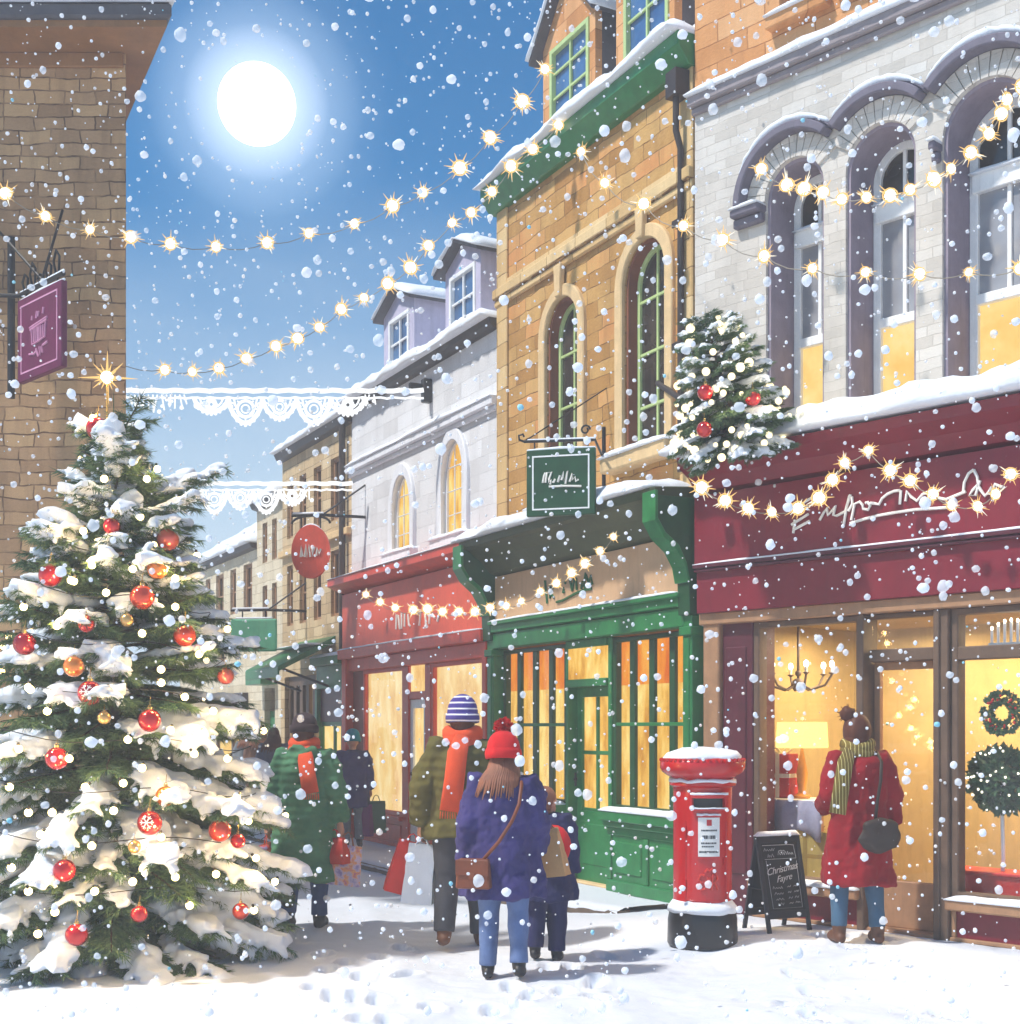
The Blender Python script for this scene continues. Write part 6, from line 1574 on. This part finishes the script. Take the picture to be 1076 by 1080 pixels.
def hair(t,J,mat,kind,yaw=0,s=1.0):
    c=J['head']; mb=MB(); rz=Matrix.Rotation(yaw,3,'Z'); T=lambda x,y,z:c+rz@Vector((x,y,z))*s
    mb.ball(T(0,-.016,.03),.104*s,20,sc=(.86,.93,1.03),rot=rz,nz=.06)
    mb.ball(T(0,-.035,-.03),.085*s,16,sc=(.9,.8,1.0),rot=rz,nz=.1)
    rn=random.Random(3)
    if kind=='long':
        for k in range(26):
            a=R(-200+220*k/25-80*0); x=.075*math.cos(R(180+180*k/25)); y=-.03+.07*math.sin(R(180+180*k/25))
            mb.tube([T(x,y,.02),T(x*1.35,y*1.15-.01,-.07),T(x*1.8-.02,y*1.2-.07,-.14),T(x*2.1-.04,y*1.2-.095,-.22-rn.uniform(0,.07))],[.017,.017,.014,.003],6)
    if kind=='bun':
        mb.ball(T(-.055,-.04,.135),.046*s,14,nz=.3,seed=2)
        for k in range(14):
            a=rn.uniform(0,6.28); mb.tube([T(-.055+.03*math.cos(a),-.04,.135+.03*math.sin(a)),T(-.055+.065*math.cos(a),-.05,.135+.065*math.sin(a))],[.006,.0015],5)
        for k in range(16):
            a=rn.uniform(-1.2,1.2); mb.tube([T(.07*math.sin(a),-.07*math.cos(a),-.06),T(.08*math.sin(a),-.075*math.cos(a),-.11)],[.012,.002],5)
    if kind=='pony':
        mb.tube([T(0,-.1,.05),T(-.0,-.15,.04),T(-.01,-.165,-.03),T(-.0,-.15,-.12)],[.022,.034,.036,.01],10,round_=True)
    for i,v in enumerate(mb.v): q=Vector(v); mb.v[i]=tuple(q+Vector((q.x-c.x,q.y-c.y,0)).normalized()*.008*noise.noise(Vector((q.x*70,q.y*70,q.z*9))))
    return mb.build('hair',mat,t,smooth=180)
def person(X,Y,H,rz,label,hh=None):
    z=ground_z(X,Y,False); 
    d=(Vector((X,Y))-GF.O).dot(GF.N)
    if d<1.1 and Y>12.2: z=.005
    t=empty('person',(X,Y,z-.008),rz,label,'person'); s=H/1.7; t.scale=(s,s,s); return t
def bag(t,loc,label,mat,w,h,d,rz,hmat,tape=.95,handle=.12,name='shopping_bag',loc_local=True,group=None,swing=0,pattern=None):
    """a carrier bag whose handle loop is at loc (world)"""
    b=empty(name,loc,rz,label,'bag',group); b.rotation_euler.y=swing
    mb=MB(); hw=w/2;hd=d/2; z1=-handle; z0=-handle-h
    n=8; vs=[]
    for j in range(n+1):
        s=j/n; z=z1+(z0-z1)*s; wx=hw*(tape+(1-tape)*s); wy=hd*(.35+.65*min(1,s*1.8))
        ring=[(-wx,-wy),(-wx*.33,-wy*1.06),(wx*.33,-wy*1.06),(wx,-wy),(wx*.94,0),(wx,wy),(wx*.33,wy*1.06),(-wx*.33,wy*1.06),(-wx,wy),(-wx*.94,0)]
        for i,(x,y) in enumerate(ring):
            k=.008*noise.noise(Vector((x*14+h*9,y*20,z*14))); vs.append((x+k,y+k*1.3,z))
    m=10; fs=[(j*m+i,j*m+(i+1)%m,(j+1)*m+(i+1)%m,(j+1)*m+i) for j in range(n) for i in range(m)]; fs.append(tuple(n*m+i for i in range(m)))
    mb.add(vs,fs); o=mb.build('bag_body',mat,b,smooth=32); o.modifiers.new('thick','SOLIDIFY').thickness=.003
    for y in (-hd*.3,hd*.3):
        mb=MB(); mb.tube([(-w*.2,y,z1-.03),(-w*.19,y,z1),(-w*.1,y*.5,z1+handle*.8),(0,0,z1+handle),(w*.1,y*.5,z1+handle*.8),(w*.19,y,z1),(w*.2,y,z1-.03)],.005,6); mb.build('handle',hmat,b,smooth=180)
    return b
def W_(t,p): bpy.context.view_layer.update(); return t.matrix_world@Vector(p)
C={}
def cl(k,*a,**kw): C[k]=cloth(k,*a,**kw); return C[k]
cl('green_coat',rgb(78,126,92),quilt=5,var=.28); cl('orange_scarf',rgb(222,84,48),var=.15); cl('dark_knit',rgb(62,48,52)); cl('jeans_blue',rgb(60,84,130)); cl('olive_coat',rgb(92,86,44),quilt=4.5,var=.3)
cl('grey_trousers',rgb(70,70,76)); cl('navy_coat',rgb(60,54,104),var=.35); cl('jeans_light',rgb(98,118,160),var=.3); cl('red_knit',rgb(206,34,38),var=.2); cl('navy_dark',rgb(42,44,84)); cl('red_coat',rgb(138,20,30),var=.25)
cl('jeans_grey',rgb(70,100,124)); cl('teal_knit',rgb(38,138,154)); cl('grey_pale',rgb(116,122,128)); cl('brown_coat',rgb(112,82,66)); cl('slate_coat',rgb(92,100,124))
cl('stripe_hat',rgb(74,64,140),stripe=(rgb(236,234,240),'Z',7.5,.82,.6)); cl('mustard_scarf',rgb(116,98,44),stripe=(rgb(222,206,140),'X',12,.92))
C['hair_brown']=cloth('hair_brown',rgb(142,92,70),var=.4,rough=.5); C['hair_dark']=cloth('hair_dark',rgb(88,50,36),var=.4,rough=.5)
C['boot_black']=paint('boot_black',rgb(34,32,36),.5); C['boot_brown']=paint('boot_brown',rgb(104,66,44),.6); C['leather']=paint('tan_leather',rgb(122,62,36),.5,.3); C['leather_dark']=paint('dark_leather',rgb(52,38,30),.55,.3)
C['paper_tan']=paint('kraft_paper',rgb(200,156,106),.8,.12,.3,8); C['paper_white']=paint('white_carrier',rgb(216,224,236),.6,.06,.2); C['paper_red']=paint('red_carrier',rgb(204,48,36),.5,.15,.2); C['paper_green']=paint('green_carrier',rgb(52,92,58),.5,.15,.2); C['paper_purple']=paint('purple_carrier',rgb(120,46,110),.5,.15,.2)
t_=NT('lilac_print'); v=t_.coord(); n=t_.noise(v,14,3); t_.bsdf(t_.ramp(n,[(.35,rgb(150,132,186)),(.48,rgb(210,190,214)),(.56,rgb(236,170,110)),(.66,rgb(200,110,150))]),.6); C['paper_lilac']=t_.mat
t_=NT('red_lilac_print'); v=t_.coord(); n=t_.noise(v,9,2); t_.bsdf(t_.ramp(n,[(.42,rgb(176,160,206)),(.5,rgb(210,50,50)),(.6,rgb(220,110,70))]),.6); C['paper_mix']=t_.mat
# --- 1 green coat shopper
p=person((321-CX)/F*11.3,11.3,1.78,R(-4),'person seen from behind in long green padded coat and orange scarf beside the tree')
J=joints(.13,1,.03); J['wr_l']=V3(-.30,.02,.86); J['el_l']=V3(-.275,-.02,1.12); J['wr_r']=V3(.29,.02,.86); J['el_r']=V3(.275,-.03,1.12)
body(p,J,M['skin']); face_parts(p,J['head']); trousers(p,J,C['jeans_blue'],.98); boots(p,J,C['boot_black'],.16,1.12)
coat(p,J,C['green_coat'],.40,1.12,1.1,1.12,hood=True,seed=1,fold=1.3)
hair(p,J,C['hair_dark'],'none'); hat(p,J['head'],C['dark_knit'],0,R(-8),1.08,h=.95)
scarf(p,J,C['orange_scarf'],[([(.03,-.13,1.48),(.06,-.215,1.39),(.085,-.255,1.27),(.11,-.262,1.12)],.066)],r=.048,big=1.05,fringe=True)
mb=MB(); 
for sx in (-1,1): mb.ball(J['head']+V3(sx*.098,0,.0),.036,12,sc=(.55,1,1))
mb.build('earmuffs',cloth('fawn_fluff',rgb(190,160,120)),p,smooth=180)
wl=W_(p,(-.30,.03,.79)); bag(p,wl,'red and lilac printed carrier bag in the left hand of the green coat shopper',C['paper_mix'],.30,.34,.13,R(40),C['orange_scarf'],.8,.09,swing=R(-14))
wr=W_(p,(.30,.03,.79)); bag(p,wr+Vector((.06,0,0)),'lilac and orange printed carrier bag in the right hand of the green coat shopper',C['paper_lilac'],.30,.34,.14,R(15),C['hair_brown'],.85,.11,swing=R(8)); bag(p,wr-Vector((.05,.06,-.03)),'small red carrier bag held against the long green coat',C['paper_red'],.24,.22,.12,R(-25),C['paper_red'],.8,.07)
dusting(p,J,1)
# --- 2 teal hat shopper
X_,Y_=(372-CX)/F*17.6,17.6
p=person(X_,Y_,1.52,R(6),'person seen from behind in teal beanie and dark blue coat beside the red shopfront')
J=joints(.08,-1,.05); body(p,J,M['skin']); face_parts(p,J['head']); trousers(p,J,C['grey_pale']); boots(p,J,C['boot_black'])
coat(p,J,C['navy_coat'],.62,1.12,1.02,1.08,seed=4); hat(p,J['head'],C['teal_knit'],0,R(-6),1.15,h=1.05)
w=W_(p,(.27,.03,.80)); bag(p,w+Vector((.07,0,0)),'dark green carrier bag of the shopper in the teal beanie',C['paper_green'],.26,.42,.12,R(10),C['boot_black'],.9,.08); bag(p,w-Vector((.04,.1,0)),'slim purple carrier bag of the shopper in the teal beanie',C['paper_purple'],.14,.42,.1,R(-20),C['boot_black'],.9,.12)
# --- 3 man with striped hat
p=person((488-CX)/F*10.35,10.35,1.87,R(3),'person seen from behind in olive padded jacket, striped bobble hat and long orange scarf')
J=joints(.14,1,.05,spread=.03); J['wr_l']=V3(-.29,.03,.87); J['el_l']=V3(-.285,-.03,1.12)
J['wr_r']=V3(.22,.16,1.02); body(p,J,M['skin'],R(12)); face_parts(p,J['head'],R(12)); trousers(p,J,C['grey_trousers'],1.12,.085); boots(p,J,C['boot_brown'],.08,1.12)
coat(p,J,C['olive_coat'],.78,1.22,1.0,1.18,seed=7,fold=1.2,name='jacket'); hair(p,J,C['hair_dark'],'none'); hat(p,J['head'],C['stripe_hat'],0,R(-4),1.12,h=1.12)
scarf(p,J,C['orange_scarf'],[([(-.0,-.13,1.5),(-.04,-.215,1.38),(-.06,-.245,1.2),(-.09,-.24,.98)],.07)],r=.06,big=1.12,fringe=True)
w=W_(p,(-.295,.04,.80)); bag(p,w-Vector((.06,-.04,0)),'tall plain red carrier bag swinging in the hand of the olive jacket shopper',C['paper_red'],.22,.42,.12,R(12),C['paper_red'],.9,.06,swing=R(16)); bag(p,w+Vector((.02,-.06,-.02)),'tall plain white carrier bag in the hand of the olive jacket shopper',C['paper_white'],.24,.46,.13,R(-6),C['paper_white'],.88,.05,swing=R(5))
dusting(p,J,2)
# --- 4 woman with red bobble hat
p=person((531-CX)/F*9.0,9.0,1.60,R(-2),'person seen from behind in baggy dark blue coat, light jeans and red bobble hat')
J=joints(.10,-1,.02,spread=.015); J['wr_l']=V3(-.26,.06,.84); J['wr_r']=V3(.24,.12,.92)
body(p,J,M['skin'],R(-10)); face_parts(p,J['head'],R(-10)); trousers(p,J,C['jeans_light'],.98,.09,'jeans'); boots(p,J,C['boot_black'],.03,1.05)
coat(p,J,C['navy_coat'],.60,1.22,1.06,1.2,seed=11,fold=1.5)
hair(p,J,C['hair_brown'],'long',R(0)); hat(p,J['head'],C['red_knit'],0,R(-6),1.24,pom=.062,h=1.02)
o=empty('crossbody_bag',W_(p,(-.20,-.22,.80)),R(-14),'brown leather crossbody bag hanging behind the baggy dark blue coat','bag')
mb=MB(); mb.add([(-.12,-.04,-.11),(.12,-.04,-.11),(.12,.04,-.11),(-.12,.04,-.11),(-.105,-.035,.09),(.105,-.035,.09),(.105,.035,.09),(-.105,.035,.09)],[(0,3,2,1),(4,5,6,7),(0,1,5,4),(1,2,6,5),(2,3,7,6),(3,0,4,7)]); mb.build('bag_body',C['leather'],o,bev=.015,seg=2)
mb=MB(); mb.box(-.112,.112,-.05,-.04,-.02,.085); mb.box(-.02,.02,-.056,-.05,-.045,-.0); mb.build('flap',C['leather'],o,bev=.005)
iv=o.matrix_world.inverted() if False else None; bpy.context.view_layer.update(); iv=o.matrix_world.inverted()
mb=MB(); strap(mb,[iv@W_(p,q) for q in ((-.14,-.25,.88),(-.02,-.262,1.02),(.07,-.255,1.16),(.12,-.235,1.28),(.135,-.17,1.41),(.13,-.05,1.465),(.1,.1,1.42),(0,.2,1.2),(-.15,.23,1.0),(-.27,.1,.9),(-.28,-.1,.87))],.012); mb.build('strap',C['leather'],o,smooth=180)
dusting(p,J,3,False)
# --- 5 child
p=person((576-CX)/F*9.75,9.75,1.25,R(-10),'small person in dark navy clothes with a red rucksack next to the taller adults')
J=joints(.07,1,.03); body(p,J,M['skin'],R(-35),1.25); face_parts(p,J['head'],R(-35),1.25); trousers(p,J,C['navy_dark'],1.3,.1); boots(p,J,C['boot_black'],.1,1.2)
coat(p,J,C['navy_dark'],.62,1.3,1.05,1.2,seed=15); J['head']=J['head']; hair(p,J,C['hair_brown'],'pony',R(-35),1.25)
o=empty('rucksack',W_(p,(.04,-.26,1.16)),R(-10),'rounded red rucksack worn by the small dark navy figure','bag')
mb=MB(); mb.ball((0.03,0,0.02),.145,20,sc=(1.05,.62,1.0),nz=.12,seed=3); mb.build('bag_body',C['red_knit'],o,smooth=180)
mb=MB(); mb.ball((0,-.07,-.05),.075,14,sc=(1.1,.45,.7)); mb.build('pocket',C['red_knit'],o,smooth=180)
mb=MB()
for sx in (-1,1): mb.tube([(sx*.06,.03,.12),(sx*.085,.12,.17),(sx*.09,.22,.12),(sx*.09,.26,.0)],.012,6,sq=.5)
mb.build('strap',C['red_knit'],o,smooth=180)
b=bag(None,Vector(at_depth(575,866,9.3)),'large tan paper bag between the baggy dark blue coat and the small navy figure',C['paper_tan'],.25,.34,.13,R(-18),C['leather'],.66,.05,swing=R(-7))
# --- 6 red coat window shopper
p=person((905-CX)/F*9.93,9.93,1.66,R(6),'person with dark hair bun in long red coat looking into the maroon shop window')
J=joints(.03,-1,.0,spread=.045); J['wr_r']=V3(.31,.08,.90); J['el_r']=V3(.275,.0,1.14); J['wr_l']=V3(-.2,.22,1.02)
body(p,J,M['skin_dark'],R(-25)); face_parts(p,J['head'],R(-25)); trousers(p,J,C['jeans_grey'],.92,.12,'jeans'); boots(p,J,C['boot_brown'],.06,1.05)
coat(p,J,C['red_coat'],.45,1.10,1.12,1.10,seed=19,fold=1.2,rem=.012); hair(p,J,C['hair_dark'],'bun',R(-25),1.22)
scarf(p,J,C['mustard_scarf'],[([(-.10,-.10,1.47),(-.16,-.165,1.38),(-.20,-.19,1.2),(-.235,-.2,1.0)],.066)],r=.05,big=1.08)
o=empty('shoulder_bag',W_(p,(.08,-.25,.83)),R(6),'black slouchy shoulder bag hanging over the back of the long red coat','bag')
mb=MB(); mb.ball((0,0,0),.145,22,sc=(1.1,.36,.85),nz=.25,seed=6); mb.tube([(-.1,0,.08),(0,0,.105),(.1,0,.08)],[.035,.04,.035],10,round_=True); mb.build('bag_body',C['leather_dark'],o,rem=.01)
bpy.context.view_layer.update(); iv=o.matrix_world.inverted()
mb=MB(); strap(mb,[iv@W_(p,q) for q in ((.04,-.245,.93),(.06,-.24,1.1),(.09,-.23,1.25),(.115,-.18,1.39),(.12,-.08,1.46),(.10,.08,1.43),(.14,.2,1.2),(.24,.12,1.0),(.26,-.05,.92))],.013); mb.build('strap',C['leather_dark'],o,smooth=180)
dusting(p,J,4,False)
# --- 7 far passers-by
for px,Y,H,cm,hm,lab in ((289,20.0,1.6,'slate_coat','hair_dark','farthest hazy person in slate blue coat beyond the green coat shopper'),(275,21.5,1.62,'brown_coat','hair_brown','farthest hazy person in brown coat nearest the christmas tree boughs'),(262,23.5,1.6,'grey_pale','hair_brown','faint distant person in pale grey coat half hidden by the tree')):
    p=person((px-CX)/F*Y,Y,H,R(5),lab); J=joints(.1,1,.05); body(p,J,M['skin']); face_parts(p,J['head']); trousers(p,J,C['jeans_blue']); boots(p,J,C['boot_black']); coat(p,J,C[cm],.6,1.1,1.0,1.05,seed=px,rem=.02); hair(p,J,C[hm],'long')
MD=at_depth(271,110,400)-Vector((0,0,CAMZ)); MD=MD.normalized()
# ================================================================== FALLING SNOW
rn=random.Random(77); mb=MB()
M['flake']=NT('snowflake_white'); 
t=M['flake']; d=t.new('ShaderNodeBsdfDiffuse'); d.inputs[0].default_value=(.97,.98,1,1); tr=t.new('ShaderNodeBsdfTranslucent'); tr.inputs[0].default_value=(.97,.98,1,1)
m=t.new('ShaderNodeMixShader'); m.inputs[0].default_value=.5; t.link(d.outputs[0],m.inputs[1]); t.link(tr.outputs[0],m.inputs[2]); t.link(m.outputs[0],t.out.inputs[0]); M['flake']=t.mat
t=NT('snowflake_loose'); d=t.new('ShaderNodeBsdfDiffuse'); d.inputs[0].default_value=(.97,.98,1,1); tr=t.new('ShaderNodeBsdfTransparent'); m=t.new('ShaderNodeMixShader'); m.inputs[0].default_value=.45; t.link(tr.outputs[0],m.inputs[1]); t.link(d.outputs[0],m.inputs[2]); t.link(m.outputs[0],t.out.inputs[0]); M['flake2']=t.mat
t=NT('snowflake_blue'); t.bsdf(rgb(150,210,226),.8); M['flake3']=t.mat
cnt=0
while cnt<7600:
    Y=1.9+10.5*rn.random()**.62
    x=rn.uniform(-1,1)*(.40*Y+.7); zz=CAMZ+rn.uniform(-.22,.57)*Y
    if zz<-.05: continue
    r=rn.lognormvariate(-5.1,.5)
    r=min(r,.019)
    k=rn.random(); mat=1 if k<.32 else (2 if k>.988 else 0)
    if mat==1: r*=1.5
    if r/Y*F>6.5: continue
    if (Vector((x,Y,zz-CAMZ)).normalized()).dot(MD)>math.cos(R(2.1)) and r/Y*F>.8: continue
    mb.ball((x,Y,zz),r,16 if r/Y*F>2.6 else 8,mat=mat,sc=(1,rn.uniform(.8,1),rn.uniform(.85,1.2)),nz=.22,seed=cnt%97); cnt+=1
o=mb.build('falling_snow',[M['flake'],M['flake2'],M['flake3']],smooth=180); tag(o,'snowflakes falling through the air','snow',None,'stuff')

# ================================================================== SKY, MOON, HAZE
SUN_AZ,SUN_EL=R(-110),R(56)       # azimuth from +Y towards +X is positive; the light comes from the left
sd=Vector((math.sin(SUN_AZ)*math.cos(SUN_EL),math.cos(SUN_AZ)*math.cos(SUN_EL),math.sin(SUN_EL)))
l=bpy.data.lights.new('sun','SUN'); l.energy=3.5; l.angle=R(3.0); l.color=(1,.96,.90)
o=bpy.data.objects.new('sun',l); COL.objects.link(o); o.rotation_euler=sd.to_track_quat('Z','Y').to_euler()
MD=at_depth(271,110,400)-Vector((0,0,CAMZ)); MD=MD.normalized()
mb=MB(); mb.ball((0,0,0),10.9,48); mo=mb.build('moon',emit('moon_glow',(1,1,1,1),3.0),smooth=180,loc=MD*420+Vector((0,0,CAMZ)))
tag(mo,'bright white full moon glowing in the blue sky','moon',None,'structure')
w=bpy.data.worlds.new('World'); scene.world=w; w.use_nodes=True; nt=w.node_tree; nt.nodes.clear()
out=nt.nodes.new('ShaderNodeOutputWorld'); bg=nt.nodes.new('ShaderNodeBackground'); sky=nt.nodes.new('ShaderNodeTexSky'); sky.sky_type='NISHITA'; sky.sun_disc=False
sky.sun_elevation=SUN_EL; sky.sun_rotation=SUN_AZ; sky.air_density=1.0; sky.dust_density=.6; sky.ozone_density=1.2
bg.inputs[1].default_value=.10
tc=nt.nodes.new('ShaderNodeTexCoord'); dp=nt.nodes.new('ShaderNodeVectorMath'); dp.operation='DOT_PRODUCT'; dp.inputs[1].default_value=MD; nt.links.new(tc.outputs['Generated'],dp.inputs[0])
# light scattered in the air round the moon
rp=nt.nodes.new('ShaderNodeValToRGB'); e=rp.color_ramp.elements; c0=math.cos(R(5.6)); 
mr=nt.nodes.new('ShaderNodeMapRange'); mr.inputs[1].default_value=math.cos(R(5.6)); mr.inputs[2].default_value=1.0; nt.links.new(dp.outputs['Value'],mr.inputs[0])
e[0].position=0; e[0].color=(0,0,0,1); e[1].position=1; e[1].color=(7,7.5,8,1)
x=e.new(.45); x.color=(.35,.4,.42,1); x=e.new(.75); x.color=(1.7,1.9,2.0,1); x=e.new(.2); x.color=(.1,.11,.12,1); x=e.new(.88); x.color=(4.2,4.5,4.7,1)
nt.links.new(mr.outputs[0],rp.inputs[0])
hs=nt.nodes.new('ShaderNodeHueSaturation'); hs.inputs['Saturation'].default_value=1.75; nt.links.new(sky.outputs[0],hs.inputs['Color'])
ad=nt.nodes.new('ShaderNodeMix'); ad.data_type='RGBA'; ad.blend_type='ADD'; ad.inputs[0].default_value=1; nt.links.new(hs.outputs[0],ad.inputs[6]); nt.links.new(rp.outputs[0],ad.inputs[7])
# whitening of the low sky, mixed into the sky colour by elevation
sx=nt.nodes.new('ShaderNodeSeparateXYZ'); nt.links.new(tc.outputs['Generated'],sx.inputs[0])
m2=nt.nodes.new('ShaderNodeMapRange'); m2.interpolation_type='SMOOTHSTEP'; m2.inputs[1].default_value=.40; m2.inputs[2].default_value=.09; m2.inputs[3].default_value=0; m2.inputs[4].default_value=.92
nz=nt.nodes.new('ShaderNodeTexNoise'); nz.inputs['Scale'].default_value=3.2; nz.inputs['Detail'].default_value=5; mpn=nt.nodes.new('ShaderNodeMapping'); mpn.inputs['Scale'].default_value=(1,1,2.6); nt.links.new(tc.outputs['Generated'],mpn.inputs[0]); nt.links.new(mpn.outputs[0],nz.inputs['Vector'])
md=nt.nodes.new('ShaderNodeMath'); md.operation='MULTIPLY_ADD'; nt.links.new(nz.outputs['Fac'],md.inputs[0]); md.inputs[1].default_value=-.16; nt.links.new(sx.outputs[2],md.inputs[2]); 
md2=nt.nodes.new('ShaderNodeMath'); md2.operation='ADD'; nt.links.new(md.outputs[0],md2.inputs[0]); md2.inputs[1].default_value=.08; nt.links.new(md2.outputs[0],m2.inputs[0])
cm=nt.nodes.new('ShaderNodeMix'); cm.data_type='RGBA'; nt.links.new(m2.outputs[0],cm.inputs[0]); cm.inputs[7].default_value=(4.6,5.6,6.6,1)
tm=nt.nodes.new('ShaderNodeMix'); tm.data_type='RGBA'; tm.blend_type='MULTIPLY'; tm.inputs[0].default_value=1; nt.links.new(hs.outputs[0],tm.inputs[6]); tm.inputs[7].default_value=(.46,1.08,1.0,1)
nt.links.new(tm.outputs[2],cm.inputs[6]); nt.links.new(cm.outputs[2],ad.inputs[6])
nt.links.new(ad.outputs[2],bg.inputs[0]); nt.links.new(bg.outputs[0],out.inputs[0])
HAZE=True
if HAZE:
    mb=MB(); mb.box(-75,65,-6,125,-1.2,12.5); hz=mb.build('haze',[],None); hz.data.materials.clear(); mt=bpy.data.materials.new('haze_air'); mt.use_nodes=True; n=mt.node_tree; n.nodes.clear()
    oo=n.nodes.new('ShaderNodeOutputMaterial'); pv=n.nodes.new('ShaderNodeVolumePrincipled'); pv.inputs['Density'].default_value=.006; pv.inputs['Color'].default_value=(.97,.98,1,1); pv.inputs['Anisotropy'].default_value=.2; n.links.new(pv.outputs[0],oo.inputs['Volume'])
    hz.data.materials.append(mt); tag(hz,'pale winter haze filling the street air',None,None,'stuff')
# ================================================================== CAMERA
cam=bpy.data.cameras.new('camera'); co=bpy.data.objects.new('camera',cam); COL.objects.link(co); co.location=(0,0,CAMZ); co.rotation_euler=(R(90),0,0)
cam.sensor_fit='VERTICAL'; cam.sensor_height=36; cam.sensor_width=36; cam.lens=F/1080*36; cam.shift_y=(HZ-540)/1080; cam.clip_start=.05; cam.clip_end=2000
scene.camera=co
vs_=scene.view_settings; vs_.view_transform='Standard'; vs_.look='None'; vs_.gamma=1; vs_.exposure=.42; vs_.use_curve_mapping=False
cy=scene.cycles
try:
    cy.max_bounces=7; cy.diffuse_bounces=3; cy.glossy_bounces=3; cy.transparent_max_bounces=14; cy.volume_bounces=1; cy.transmission_bounces=4; cy.use_denoising=True; cy.sample_clamp_indirect=4; cy.sample_clamp_direct=0
except Exception as ex: print(ex)
